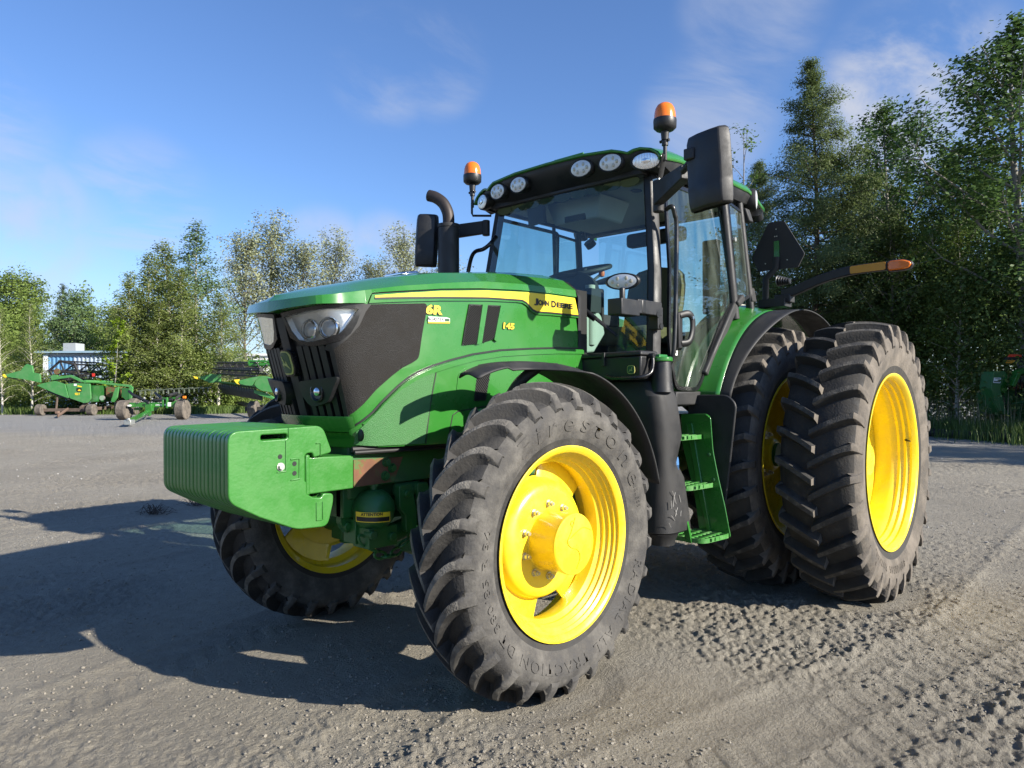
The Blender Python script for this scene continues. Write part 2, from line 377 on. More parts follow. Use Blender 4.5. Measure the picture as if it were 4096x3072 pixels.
def shell(name, v2, tris, fmap, off, thick, mat, parent, mirror=False, smooth=50):
    """fmap(u,z,off)->Vector; closed thin plate between off-thick and off"""
    used = sorted({i for t in tris for i in t}); mp = {i: k for k, i in enumerate(used)}
    tris = [tuple(mp[i] for i in t) for t in tris]; v2 = [v2[i] for i in used]
    top = [fmap(u, z, off) for u, z in v2]; V = list(top); F = [list(t) for t in tris]
    if thick > 0:
        cnt = {}
        for t in tris:
            for a, b in ((t[0], t[1]), (t[1], t[2]), (t[2], t[0])): cnt[(a, b)] = cnt.get((a, b), 0)+1
        bd = [(a, b) for (a, b) in cnt if (b, a) not in cnt]; low = {}
        for a, b in bd:
            for i in (a, b):
                if i not in low: low[i] = len(V); V.append(fmap(v2[i][0], v2[i][1], off-thick))
        F += [[b, a, low[a], low[b]] for a, b in bd]
    if mirror: V = [Vector((p.x, -p.y, p.z)) for p in V]
    me = bpy.data.meshes.new(name); me.from_pydata([tuple(p) for p in V], [], F); me.validate()
    bm = bmesh.new(); bm.from_mesh(me); bmesh.ops.recalc_face_normals(bm, faces=bm.faces)
    # open plates: make the normals look outward
    s = sum((f.normal.x*.5+f.normal.y*(-1 if mirror else 1))*f.calc_area() for f in bm.faces if thick <= 0)
    if thick <= 0 and s < 0: bmesh.ops.reverse_faces(bm, faces=bm.faces)
    bm.to_mesh(me); bm.free()
    return link(name, me, mat, parent, smooth)
def drape(name, loops, off, thick, mat, parent, mirror=False, step=.035, h=.02, smooth=50):
    v, t = tri2d(loops, step, h)
    return shell(name, v, t, surf, off, thick, mat, parent, mirror, smooth)
def ribbon(path, w):
    """2D path -> closed polygon of width w"""
    A, B = [], []
    for i in range(len(path)):
        a = path[max(i-1, 0)]; b = path[min(i+1, len(path)-1)]
        dx, dy = b[0]-a[0], b[1]-a[1]; ln = math.hypot(dx, dy) or 1
        A.append((path[i][0]-dy/ln*w/2, path[i][1]+dx/ln*w/2)); B.append((path[i][0]+dy/ln*w/2, path[i][1]-dx/ln*w/2))
    return A+B[::-1]

# ---- key curves
zbot = lambda x: 1.172
capbot = [(0.0, 1.822), (.087, 1.829), (.167, 1.834), (.25, 1.838), (U((3.556, .317, 1.844)), 1.844), (UX(3.477, 1.853), 1.853), (UX(3.388, 1.859), 1.859)]
seamtop = XZ([(3.367, 1.911), (3.158, 1.94), (2.964, 1.966), (2.694, 1.993), (2.381, 2.013), (2.099, 2.02), (1.872, 2.02)])
ze_pts = capbot[:-1]+[(UX(3.388, 1.859), 1.86)]+[(seamtop[0][0]+.002, 1.911)]+seamtop[1:]
UREAR0, UREAR1 = UX(1.872), UX(1.81)
def urear(z): return UREAR1+(UREAR0-UREAR1)*(z-1.68)/(2.02-1.68) if z > 1.68 else UREAR1
HL_OUT = UZ([(3.627, .033, 1.818), (3.613, .164, 1.831), (3.556, .317, 1.843), (3.44, .353, 1.856), (3.402, .361, 1.857), (3.43, .351, 1.762), (3.465, .338, 1.713), (3.501, .322, 1.68), (3.543, .274, 1.663), (3.56, .20, 1.656), (3.57, .14, 1.664), (3.591, .062, 1.701), (3.616, .039, 1.783)])
HL_IN = UZ([(3.621, .056, 1.800), (3.602, .208, 1.819), (3.529, .328, 1.827), (3.432, .355, 1.832), (3.462, .345, 1.778), (3.490, .332, 1.738), (3.511, .322, 1.713), (3.548, .282, 1.690), (3.565, .20, 1.679), (3.572, .158, 1.68), (3.582, .111, 1.690), (3.599, .080, 1.735)])
UG = U((3.50, .288, 1.55))
_hc = (sum(p[0] for p in HL_IN)/len(HL_IN), sum(p[1] for p in HL_IN)/len(HL_IN))
HL_CUT = [(_hc[0]+(a-_hc[0])*1.10, _hc[1]+(b-_hc[1])*1.16) for a, b in HL_IN]
# green side wall (left and right)
for mirror in (False, True):
    wall = [(UG-.005, 1.31)]+[(U((3.43, .284, 1.25)), 1.25), (U((3.42, .270, 1.172)), 1.172), (UX(1.80), 1.172), (UX(1.80), 1.60), (urear(1.68), 1.68), (urear(2.0), 2.005)]
    wall += [(a, b+.004) for a, b in seamtop[::-1]]+[(UX(3.388), 1.88), (UX(3.43), 1.852), (UG-.005, 1.835)]
    v, t = tri2d([wall], .03, .025)
    t = [f for f in t if not inpoly(tuple(sum(v[i][k] for i in f)/3 for k in (0, 1)), HL_CUT)]
    shell('hood_side', v, t, surf, -.004, 0, M['green'], TR, mirror)
M['grille'] = paint('grille_bars', (.007, .007, .0075), .5, var=.2)
# black grille, one piece over the nose
gv, gt = tri2d([[(-UG, 1.31), (UG, 1.31), (UG, 1.845), (0, 1.83), (-UG, 1.845)]], .025, .02)
HLm = [(-a, b) for a, b in HL_CUT]
gt = [f for f in gt if not inpoly(tuple(sum(gv[i][k] for i in f)/3 for k in (0, 1)), HL_CUT) and not inpoly(tuple(sum(gv[i][k] for i in f)/3 for k in (0, 1)), HLm)]
GR = shell('grille', gv, gt, surf, -.018, 0, M['decalblack'], TR)
for k, uc in enumerate([-.245, -.195, -.145, -.098, 0.0, .098, .145, .195, .245]):
    w = .03 if k != 4 else .062
    drape('rib', [round_poly([(uc-w/2, 1.315), (uc+w/2, 1.315), (uc+w/2+.004, 1.80 if k == 4 else 1.66), (uc-w/2-.004, 1.80 if k == 4 else 1.66)], .006)], .006, .024, M['grille'], GR, step=.03)
for s in (1, -1):
    drape('rib', [ribbon([(s*UG, 1.315), (s*(UG+.004), 1.45), (s*(UG+.006), 1.64)], .022)], .008, .02, M['grille'], GR)
# emblem on the grille
def emap(u, z, off): return surf(0, z, .03+off)+Vector((-.3*abs(u)**2*10, u, 0))
def pl(name, loops, off, th, mat, parent, fmap, step=.03, h=.02):
    v, t = tri2d(loops, step, h); return shell(name, v, t, fmap, off, th, mat, parent)
def leaping_deer(s, cx, cz):
    # traced proportions of the running stag, facing -u (picture left)
    body = [(.27, .33), (.33, .30), (.38, .31), (.42, .36), (.44, .44), (.47, .52), (.55, .55), (.63, .56), (.66, .50), (.63, .42), (.67, .44), (.71, .53), (.73, .60), (.79, .69), (.88, .80), (.97, .88), (.86, .84), (.77, .77), (.70, .71), (.62, .70), (.56, .67), (.50, .66), (.42, .65), (.36, .64), (.42, .71), (.46, .77), (.38, .72), (.29, .65), (.25, .60), (.30, .58), (.38, .57), (.38, .50), (.36, .42), (.33, .38), (.28, .37)]
    ant = [[(.33, .31), (.30, .25), (.25, .22), (.22, .17), (.27, .20), (.28, .14), (.31, .21), (.33, .13), (.345, .22), (.38, .15), (.37, .25), (.36, .31)]]
    f = lambda p: (cx+(p[0]-.55)*s, cz-(p[1]-.52)*s)
    return [[f(p) for p in body]]+[[f(p) for p in a] for a in ant]
oct_ = lambda w, h_, k=.30: round_poly([(-w/2*.72, -h_/2), (w/2*.72, -h_/2), (w/2, -h_/2*.45), (w/2*.94, h_/2*.75), (w/2*.55, h_/2), (-w/2*.55, h_/2), (-w/2*.94, h_/2*.75), (-w/2, -h_/2*.45)], .012)
sh = lambda L_, z0: [(a, b+z0) for a, b in L_]
EM = pl('emblem', [sh(oct_(.105, .128), 1.582)], -.004, .03, M['blackgloss'], TR, emap)
M['embyel'] = paint('emblem_yellow', (.42, .4, .13), .45, var=.06); M['embgreen'] = paint('emblem_green', (.025, .07, .03), .4, var=.1)
pl('badge_border', [sh(oct_(.088, .112), 1.582)], .001, .006, M['embyel'], EM, emap)
pl('badge_field', [sh(oct_(.076, .100), 1.582)], .004, .003, M['embgreen'], EM, emap)
for lp in leaping_deer(.086, 0, 1.582): pl('stag', [lp], .0065, .003, M['embyel'], EM, emap, step=.02, h=.01)

# ---- headlights
for s in (1, -1):
    f = lambda L_: [(s*a, b) for a, b in L_]
    H = drape('headlight', [f(HL_OUT), f(HL_IN)], .012, .02, M['blackgloss'], TR, step=.03)
    ex = [(_hc[0]+(a-_hc[0])*1.09, min(_hc[1]+(b-_hc[1])*1.22, 1.842)) for a, b in HL_OUT if a > .2]+[(.25, 1.63), (UG-.01, 1.60), (.34, 1.60)]
    SUR = UZ([(3.556, .317, 1.842), (3.44, .353, 1.852), (3.39, .3625, 1.852), (3.415, .355, 1.77), (3.465, .337, 1.70), (3.515, .313, 1.655), (3.525, .285, 1.62), (3.535, .25, 1.62)])
    drape('headlight_surround', [f(SUR), f(HL_CUT)][:1] if False else [f(SUR)], .0085, .006, M['grille'], H) if False else None
    gap = [f(UZ([(3.372, .3665, 1.856), (3.402, .361, 1.857), (3.43, .351, 1.762), (3.465, .338, 1.713), (3.501, .322, 1.68), (3.543, .274, 1.663), (3.548, .255, 1.64), (3.532, .288, 1.630), (3.520, .308, 1.645), (3.478, .335, 1.684), (3.424, .353, 1.754), (3.386, .3635, 1.82)]))]
    drape('headlight_surround', gap, .008, .008, M['grille'], H)
    drape('reflector', [f(HL_IN)], -.028, 0, M['silver'], H, step=.025)
    # inner rim wall joining lens and reflector
    d = dens(f(HL_IN), .012); mb = MB()
    mb.grid([[surf(a, b, .006) for a, b in d]+[surf(*d[0], .006)], [surf(a, b, -.029) for a, b in d]+[surf(*d[0], -.029)]]); mb.build('bezel', M['silver'], H, smooth=60)
    for (uc, zc_, rad) in ((.178, 1.737, .047), (U((3.546, .306, 1.737))-.012, 1.739, .050)):
        p = surf(s*uc, zc_, -.03); q = surf(s*uc, zc_, .01); nrm = (q-p).normalized()
        ax = Vector((0, 0, 1)); ax = (ax-nrm*ax.dot(nrm)).normalized(); Fm = Matrix((ax.cross(nrm), ax, nrm)).transposed()
        b = MB(); b.lathe([(rad, 0), (rad*1.02, .022), (rad*.9, .026), (rad*.8, .012), (.0001, .004)], 'z', p, 28, frame=Fm); lam = b.build('lamp_bowl', M['chrome'], H)
        b = MB(); b.lathe([(rad*.72, .006), (rad*.72, .016), (rad*.5, .022), (.0001, .025)], 'z', p, 24, frame=Fm); b.build('lamp_bulb', M['lampwhite'], H)
    drape('cover_lens', [f(HL_IN)], .010, 0, M['lens'], H, step=.03)
# ---- fog lamp pods
FOG = UZ([(3.532, .066, 1.492), (3.508, .234, 1.506), (3.483, .300, 1.514), (3.487, .295, 1.486), (3.482, .248, 1.422), (3.481, .222, 1.392), (3.489, .142, 1.372), (3.497, .099, 1.378), (3.515, .065, 1.431)])
for s in (1, -1):
    fp = round_poly([(s*a, b) for a, b in FOG], .022)
    P_ = drape('fog_lamp', [fp], .036, .05, M['black'], TR, step=.03)
    m_ = P_.modifiers.new('Bevel', 'BEVEL'); m_.width = .008; m_.segments = 2; m_.limit_method = 'ANGLE'; m_.angle_limit = R(50)
    c = surf(s*.177, 1.443, .037); q = surf(s*.177, 1.443, .05); nrm = (q-c).normalized(); ax = Vector((0, 0, 1)); ax = (ax-nrm*ax.dot(nrm)).normalized(); Fm = Matrix((ax.cross(nrm)*.8, ax, nrm)).transposed()
    b = MB(); b.lathe([(.052, -.01), (.05, .004), (.044, .006), (.034, -.004), (.0001, -.006)], 'z', c, 28, frame=Fm); b.build('lamp_ring', M['blackgloss'], P_)
    Fm2 = Matrix((ax.cross(nrm), ax, nrm)).transposed()
    b = MB(); b.lathe([(.02, -.004), (.019, .004), (.012, .009), (.0001, .011)], 'z', c, 18, frame=Fm2); b.build('lens', M['chrome'], P_)

# ---- side panels, decals, seams
MESHP = XZ([(3.372, 1.856), (3.061, 1.884)])+[(UX(3.05, 1.874), 1.874)]+XZ([(3.058, 1.82), (3.077, 1.736), (3.095, 1.625), (3.103, 1.604), (3.128, 1.588), (3.184, 1.562), (3.248, 1.517)])+UZ([(3.321, .356, 1.452), (3.385, .335, 1.383), (3.421, .314, 1.345), (3.444, .288, 1.326), (3.477, .288, 1.444), (3.51, .292, 1.571), (3.532, .290, 1.642), (3.524, .308, 1.657), (3.482, .333, 1.689), (3.43, .351, 1.756), (3.392, .362, 1.82)])
SEAM2 = XZ([(1.80, 1.704), (2.05, 1.698), (2.276, 1.686), (2.541, 1.667), (2.745, 1.638), (2.901, 1.603), (3.014, 1.572), (3.10, 1.539), (3.151, 1.512), (3.20, 1.477), (3.249, 1.434), (3.30, 1.386), (3.339, 1.343)])+UZ([(3.385, .327, 1.305), (3.425, .292, 1.269)])
LOWM = XZ([(3.017, 1.535), (3.102, 1.505), (3.203, 1.451), (3.282, 1.386), (3.348, 1.322)])+UZ([(3.407, .315, 1.254), (3.41, .30, 1.19)])+XZ([(3.33, 1.182), (3.073, 1.182), (3.045, 1.35)])
V1 = [(2.769, 1.903), (2.681, 1.907), (2.70, 1.80), (2.724, 1.694), (2.82, 1.683), (2.80, 1.78)]
V2 = [(2.642, 1.909), (2.542, 1.913), (2.56, 1.83), (2.590, 1.735), (2.60, 1.722), (2.688, 1.699), (2.67, 1.79)]
V3 = [(2.719, 1.583), (2.619, 1.597), (2.664, 1.393), (2.761, 1.388)]
def louvre(poly, parent, s):
    a = drape('louvre_panel', [XZ(poly)], .003, .004, M['decalblack'], parent, mirror=s < 0)
    xs = [p[0] for p in poly]; zs = [p[1] for p in poly]; mb = MB(); k = -30
    P2 = poly
    while k < 30:   # slanted bars clipped to the opening
        pts = []
        for i in range(41):
            x = min(xs)+(max(xs)-min(xs))*i/40; z = (min(zs)+max(zs))/2+k*.013+(x-sum(xs)/len(xs))*.95
            if inpoly((x, z), P2): pts.append((x, z))
        if len(pts) > 2:
            A = [surf(UX(x), z, .009) for x, z in pts]; B = [surf(UX(x), z-.004, .009) for x, z in pts]; C_ = [surf(UX(x), z-.006, .002) for x, z in pts]
            mb.grid([[Vector((p.x, s*p.y, p.z)) for p in r_] for r_ in (A, B, C_)])
        k += 1
    mb.build('louvre_bar', M['blackdull'], a, smooth=20)
for s in (1, -1):
    mir = s < 0
    drape('side_mesh_gap', [[(a, b) for a, b in ribbon(MESHP+[MESHP[0]], .012)][:0] or MESHP], .002, .004, M['decalblack'], TR, mir) if False else None
    drape('side_mesh_panel', [round_poly(MESHP, [.004, .01, .012]+[0]*2+[.02]*2+[0]*12)], .006, .009, M['meshblack'], TR, mir)
    drape('lower_mesh_panel', [LOWM], .022, .01, M['greenmesh'], TR, mir)
    # lower side panel standing a little proud below the long seam
    low = [(a, b-.008) for a, b in SEAM2]+[(U((3.42, .283, 1.25)), 1.24), (UX(3.40), 1.176)]+XZ([(3.2, 1.174), (1.80, 1.174)])
    drape('lower_side_panel', [low], .014, .02, M['green'], TR, mir)
    drape('panel_lip', [ribbon([(a, b-.024) for a, b in SEAM2[:-1]], .024)], .021, .008, M['green'], TR, mir)
    drape('seam_strip', [ribbon(SEAM2, .009)], .002, .004, M['decalblack'], TR, mir)
    drape('seam_strip', [ribbon([(UX(3.40, 1.85), 1.853), (UX(3.374, 1.90), 1.905)]+[(a, b-.002) for a, b in seamtop], .006)], .0015, .004, M['decalblack'], TR, mir)
    # raised moulding that carries the stripe
    mould = XZ([(3.375, 1.862), (3.36, 1.905), (3.158, 1.932), (2.965, 1.959), (2.636, 1.991), (2.313, 2.011), (2.099, 2.016), (1.874, 2.016), (1.835, 1.893), (2.1, 1.890), (2.235, 1.886), (2.28, 1.900), (2.318, 1.930), (2.352, 1.942), (2.40, 1.943), (2.636, 1.931), (2.965, 1.905), (3.157, 1.886)])
    drape('stripe_moulding', [mould], .006, .009, M['green'], TR, mir)
    st = XZ([(3.346, 1.899), (3.291, 1.908), (3.158, 1.928), (2.965, 1.954), (2.636, 1.986), (2.313, 2.007), (2.099, 2.0115), (1.874, 2.012), (1.84, 1.911), (2.1, 1.909), (2.232, 1.905), (2.268, 1.914), (2.297, 1.932), (2.325, 1.951), (2.361, 1.961), (2.636, 1.950), (2.965, 1.925), (3.157, 1.908), (3.346, 1.888)])
    SD = drape('yellow_stripe', [st], .0085, .003, M['decal'], TR, mir)
    drape('pinstripe', [ribbon(XZ([(3.347, 1.886), (3.157, 1.904), (2.965, 1.921), (2.636, 1.946), (2.361, 1.957), (2.327, 1.947), (2.299, 1.928), (2.27, 1.910), (2.232, 1.900), (2.1, 1.904), (1.838, 1.906)]), .009)], .0088, .003, M['decalblack'], SD, mir)
    # green pillar strips beside the louvres
    for poly in ([(2.681, 1.907), (2.642, 1.909), (2.688, 1.699), (2.724, 1.69)], [(2.542, 1.913), (2.502, 1.916), (2.556, 1.722), (2.575, 1.712), (2.594, 1.722)]):
        drape('louvre_pillar', [XZ(poly)], .012, .016, M['green'], TR, mir)
    for poly in (V1, V2): louvre(poly, TR, s)
    v3 = V3
    a = drape('louvre_panel', [XZ(v3)], .0165, .004, M['decalblack'], TR, mir)
    mb = MB()
    for k in range(-14, 15):
        pts = []
        for i in range(31):
            x = 2.60+.17*i/30; z = 1.49+k*.016+(x-2.69)*1.0
            if inpoly((x, z), v3): pts.append((x, z))
        if len(pts) > 2:
            mb.grid([[(lambda p: Vector((p.x, s*p.y, p.z)))(surf(UX(x), z-dz, of)) for x, z in pts] for dz, of in ((0, .021), (.004, .021), (.006, .016))])
    mb.build('louvre_bar', M['blackdull'], a, smooth=20)
    inset = round_poly(XZ([(2.722, 1.582), (2.816, 1.562), (2.86, 1.53), (2.880, 1.385), (2.86, 1.362), (2.756, 1.376)]), .02)
    drape('inset_panel', [inset], .0175, .004, M['green'], TR, mir)
    drape('seam_strip', [ribbon(XZ([(2.45, 1.374), (2.694, 1.357), (2.86, 1.337), (2.896, 1.318), (2.93, 1.18)]), .006)], .0155, .003, M['decalblack'], TR, mir)
    drape('seam_strip', [ribbon(XZ([(3.0, 1.54), (3.04, 1.35), (3.062, 1.18)]), .007)], .0155, .003, M['decalblack'], TR, mir)

# ---- hood top (cap): rings from the lower edge to the centre line
def capoff(x): return .012+.046*sstep(x, 3.35, 3.62)
ZS = [(3.74, 1.868), (3.571, 1.889), (3.442, 1.914), (3.21, 1.959), (2.953, 1.997), (2.667, 2.035), (2.348, 2.052), (1.87, 2.064)]
ZC = [(3.74, 1.893), (3.66, 1.90), (3.514, 1.932), (3.335, 1.977), (3.141, 2.023), (2.876, 2.071), (2.41, 2.118), (1.87, 2.134)]
ZM = [(3.74, 1.895), (3.66, 1.905), (3.513, 1.952), (3.214, 2.024), (2.907, 2.088), (2.412, 2.155), (2.172, 2.185), (1.87, 2.205)]
us = list(np.linspace(0, .40, 30))+list(np.linspace(.42, UREAR0+.01, 36))
def caprings(u):
    ze = float(np.interp(u, [p[0] for p in ze_pts], [p[1] for p in ze_pts]))
    e0 = surf(u, ze, .0); of = capoff(e0.x); e = surf(u, ze, of)
    zs = interp(e.x, ZS); s_ = surf(u, min(zs, ze+.055), of-.006); s_.z = zs; s_.x = e.x-.004; s_.y = max(e.y-.012, 0) if u > 0 else 0
    fx = .07*sstep(s_.x, 3.3, 3.6); k = .64+.13*min(max((3.5-s_.x)/1.6, 0), 1)
    c = Vector((s_.x-fx*(.4+.6*min(s_.y/.3, 1)), s_.y*k, 0)); c.z = interp(c.x, ZC)
    m_ = Vector((c.x, 0, interp(c.x, ZM))); h_ = c.lerp(m_, .5); h_.z = c.z+(m_.z-c.z)*.72
    i_ = surf(u, ze, -.002)
    return [i_, e, s_, c, h_, m_]
rows = [caprings(u) for u in us]
mb = MB(); mb.grid(rows); mb.grid([[Vector((p.x, -p.y, p.z)) for p in r_] for r_ in rows])
HT = mb.build('hood_top', M['green'], TR, smooth=14)
m_ = HT.modifiers.new('Bevel', 'BEVEL'); m_.width = .012; m_.segments = 2; m_.limit_method = 'ANGLE'; m_.angle_limit = R(16)
# bright metal plate, added to stand in for the hood's sky reflection
b = MB(); b.hexa([(2.93, -.10, 2.083), (2.80, -.10, 2.105), (2.80, .06, 2.105), (2.93, .06, 2.083), (2.93, -.09, 2.096), (2.81, -.09, 2.117), (2.81, .05, 2.117), (2.93, .05, 2.096)]); b.build('hood_glint_plate', M['chrome'], TR, bevel=.004)
# rear face of the hood and black seal in front of the cab
b = MB()
sec = [(y, z) for y, z in [(.43, 1.18), (.43, 2.02), (.412, 2.062), (.326, 2.13), (.17, 2.175), (0, 2.2)]]
sec = sec+[(-y, z) for y, z in sec[::-1][1:]]
b.prism(sec, 1.80, 1.83, 'x'); b.build('hood_rear_seal', M['decalblack'], TR)
b = MB(); b.box((1.755, 0, 1.60), (.11, .80, .95)); b.build('firewall', M['decalblack'], TR)
# nose apron below the grille
rows = []
for z, off in ((1.325, .012), (1.305, .016), (1.25, .006), (1.243, -.03)):
    rows.append([surf(u, z, off) for u in np.linspace(-UG-.03, UG+.03, 40)])
b = MB(); b.grid(rows); b.build('nose_apron', M['green'], TR, smooth=35)
rows = []
for z, off in ((1.243, -.02), (1.172, -.015), (1.165, -.05)):
    rows.append([surf(u, z, off) for u in np.linspace(-UG-.03, UG+.03, 40)])
b = MB(); b.grid(rows); b.build('nose_apron', M['green'], TR, smooth=35)
b = MB(); b.tube([surf(UX(3.09), 1.235, .04), surf(UX(3.09), 1.235, .06)], .017, 14)
b.build('panel_knob', M['black'], TR) if False else b.bm.free()
k0 = surf(U((3.40, .335, 1.236)), 1.236, .02)
kb = MB(); kb.lathe([(.03, 0), (.03, .01), (.02, .014), (.02, .022), (.012, .024), (.0001, .024)], 'z', k0, 16, frame=Matrix(((0, 0, .55), (1, 0, .83), (0, 1, 0)))); kb.build('panel_latch', M['black'], TR, smooth=30)

# ---- lettering
FONT = bpy.data.fonts.load('<builtin>') if False else None
def text_mesh(body, size=1.0, bold=.0, extr=0.0, spacing=1.0):
    cu = bpy.data.curves.new('t', 'FONT'); cu.body = body; cu.size = size; cu.offset = bold; cu.extrude = extr; cu.space_character = spacing; cu.resolution_u = 3; cu.align_x = 'LEFT'
    o = bpy.data.objects.new('t', cu); COL.objects.link(o)
    dg = bpy.context.evaluated_depsgraph_get(); ev = o.evaluated_get(dg)
    me = bpy.data.meshes.new_from_object(ev, depsgraph=dg)
    bpy.data.objects.remove(o); bpy.data.curves.remove(cu)
    return me
def put_text(name, me, fn, mat, parent):
    """fn(x,y,z)->Vector"""
    n_ = len(me.vertices); co = np.empty(n_*3, np.float32); me.vertices.foreach_get('co', co); co = co.reshape(-1, 3)
    me.vertices.foreach_set('co', np.array([tuple(fn(float(a), float(b_), float(c_))) for a, b_, c_ in co], np.float32).ravel()); me.update()
    me.name = name
    return link(name, me, mat, parent)
def hood_text(name, body, x0, z0, width, height, mat, parent, off, slant=0.0, bold=.015, rise=0.0):
    me = text_mesh(body, 1.0, bold)
    co = np.empty(len(me.vertices)*3, np.float32); me.vertices.foreach_get('co', co); co = co.reshape(-1, 3)
    mn, mxx = co.min(0), co.max(0); sx = width/(mxx[0]-mn[0]); sz = height/(mxx[1]-mn[1]); u0 = UX(x0)
    return put_text(name, me, lambda a, b_, c_: surf(u0+(a-mn[0])*sx+(b_-mn[1])*sz*slant, z0+(b_-mn[1])*sz+rise*(a-mn[0])*sx, off), mat, parent)
# brand on the stripe in small capitals
JD = [('J', 2.262, .040, .042), ('OHN', 2.222, .095, .032), ('D', 2.105, .045, .042), ('EERE', 2.055, .158, .032)]
for t_, x0, w_, hh_ in JD: hood_text('lettering', t_, x0, 1.941 if hh_ < .04 else 1.937, w_, hh_, M['decalblack'], SD if False else TR, .0105, bold=.05)
hood_text('model_number', '6R', 3.044, 1.829, .097, .054, M['decalblack'], TR, .001, slant=.12, bold=.075)
hood_text('model_number', '6R', 3.041, 1.832, .092, .049, M['decal'], TR, .002, slant=.12, bold=.04)
hood_text('model_number', '145', 2.517, 1.784, .094, .040, M['decalblack'], TR, .001, slant=.12, bold=.075)
hood_text('model_number', '145', 2.513, 1.787, .088, .035, M['decal'], TR, .002, slant=.12, bold=.035)
drape('dealer_sticker', [XZ([(3.038, 1.820), (2.925, 1.822), (2.902, 1.818), (2.902, 1.793), (3.040, 1.786)])], .001, .002, M['white'], TR)
drape('dealer_sticker', [XZ([(3.039, 1.795), (2.903, 1.801), (2.903, 1.793), (3.040, 1.786)])], .002, .002, M['decal'], TR)
hood_text('dealer_name', 'AGRITEX', 3.034, 1.799, .095, .018, M['decalblack'], TR, .0025, slant=.15, bold=.02, rise=.02)
drape('dealer_sticker', [XZ([(2.935, 1.816), (2.905, 1.816), (2.905, 1.802), (2.935, 1.801)])], .002, .002, M['embgreen'], TR)
# ---- front weights
WO = round_poly([(4.047, 1.283), (3.904, 1.285), (3.602, 1.291), (3.551, 1.165), (3.648, 1.147), (3.653, 1.170), (3.692, 1.168), (3.692, 1.046), (3.684, 1.040), (3.684, .988), (3.651, .969), (3.612, .963), (3.598, .982), (3.545, .976), (3.546, .935), (3.575, .828), (3.735, .836), (3.91, .914), (4.046, .990)], [.05, 0, .04, .02, .01, .012, .02, .005, .004, 0, 0, .01, .015, .02, .02, .035, .04, 0, .04], 5)
SLOT = round_poly([(3.903, 1.262), (3.780, 1.262), (3.780, 1.240), (3.903, 1.238)], .010)
WT = .0367
wv, wtt = tri2d([WO, SLOT], .09, .05)
for k in range(18):
    yc = .33-WT*k
    if k == 0:
        W0 = shell('weight_plate', wv, wtt, lambda a, b, off: Vector((a, .33+off, b)), 0, WT-.004, M['greenw'], TR, smooth=40)
        bm = bmesh.new(); bm.from_mesh(W0.data)
        low = {}
        fs = [f for f in bm.faces if abs(f.normal.y) > .9]
        # close the back with a copy of the front face
        r_ = bmesh.ops.duplicate(bm, geom=fs); vs_ = [g for g in r_['geom'] if isinstance(g, bmesh.types.BMVert)]
        for v in vs_: v.co.y -= WT-.004
        bmesh.ops.reverse_faces(bm, faces=[g for g in r_['geom'] if isinstance(g, bmesh.types.BMFace)])
        bmesh.ops.remove_doubles(bm, verts=bm.verts, dist=1e-5); bmesh.ops.dissolve_limit(bm, angle_limit=R(3), verts=bm.verts, edges=bm.edges); bmesh.ops.recalc_face_normals(bm, faces=bm.faces); bm.to_mesh(W0.data); bm.free()
        m_ = W0.modifiers.new('Bevel', 'BEVEL'); m_.width = .0085; m_.segments = 3; m_.limit_method = 'ANGLE'; m_.angle_limit = R(50)
    else:
        o = W0.copy(); COL.objects.link(o); o.location = (RNG.uniform(-.0008, .0008), -WT*k, RNG.uniform(-.0008, .0008))
def pad(poly, t, mat='greenw'):
    b = MB(); b.prism(round_poly(poly, .006), .329, .330+t, 'y'); return b.build('cast_pad', M[mat], W0, bevel=.002)
pad([(3.904, 1.268), (3.768, 1.272), (3.768, 1.232), (3.80, 1.226), (3.904, 1.230)], .0) if False else None
M['greenrecess'] = M['greenw']
for pts in ([(3.789, 1.232), (3.784, 1.232), (3.784, 1.096), (3.830, 1.094), (3.830, 1.099), (3.789, 1.101)], [(3.765, 1.152), (3.718, 1.154), (3.718, 1.056), (3.764, 1.054), (3.764, 1.060), (3.724, 1.062), (3.724, 1.147), (3.765, 1.145)], [(3.776, 1.287), (3.771, 1.287), (3.771, 1.245), (3.776, 1.245)], [(3.638, 1.215), (3.612, 1.216), (3.612, 1.153), (3.617, 1.153), (3.617, 1.209), (3.638, 1.208)], [(3.638, .945), (3.632, .945), (3.632, .868), (3.606, .866), (3.606, .860), (3.638, .862)], [(3.606, .945), (3.600, .945), (3.600, .862), (3.606, .862)]):
    b = MB(); b.prism(pts, .326, .3345, 'y'); b.build('cast_edge', M['greenw'], W0, bevel=.002)
for (x, z, rd) in ((3.814, 1.164, .0105), (3.745, 1.128, .0105), (3.745, 1.086, .0105)):
    b = MB(); b.cyl((x, .325, z), (x, .3312, z), rd, seg=18); b.build('dark_hole_disc', M['decalblack'], W0)  # black discs stand in for the dark inside of the holes
def bolt(mb, p, nrm, r_=.014, h_=.011, washer=True):
    nrm = Vector(nrm).normalized(); p = Vector(p)
    if washer: mb.cyl(p, p+nrm*.004, r_*1.45, seg=16)
    mb.tube([p+nrm*.003, p+nrm*h_], r_, 6)
b = MB(); bolt(b, (3.812, .33, 1.120), (0, 1, 0), .0125, .016); b.build('bolt', M['steel'], W0)
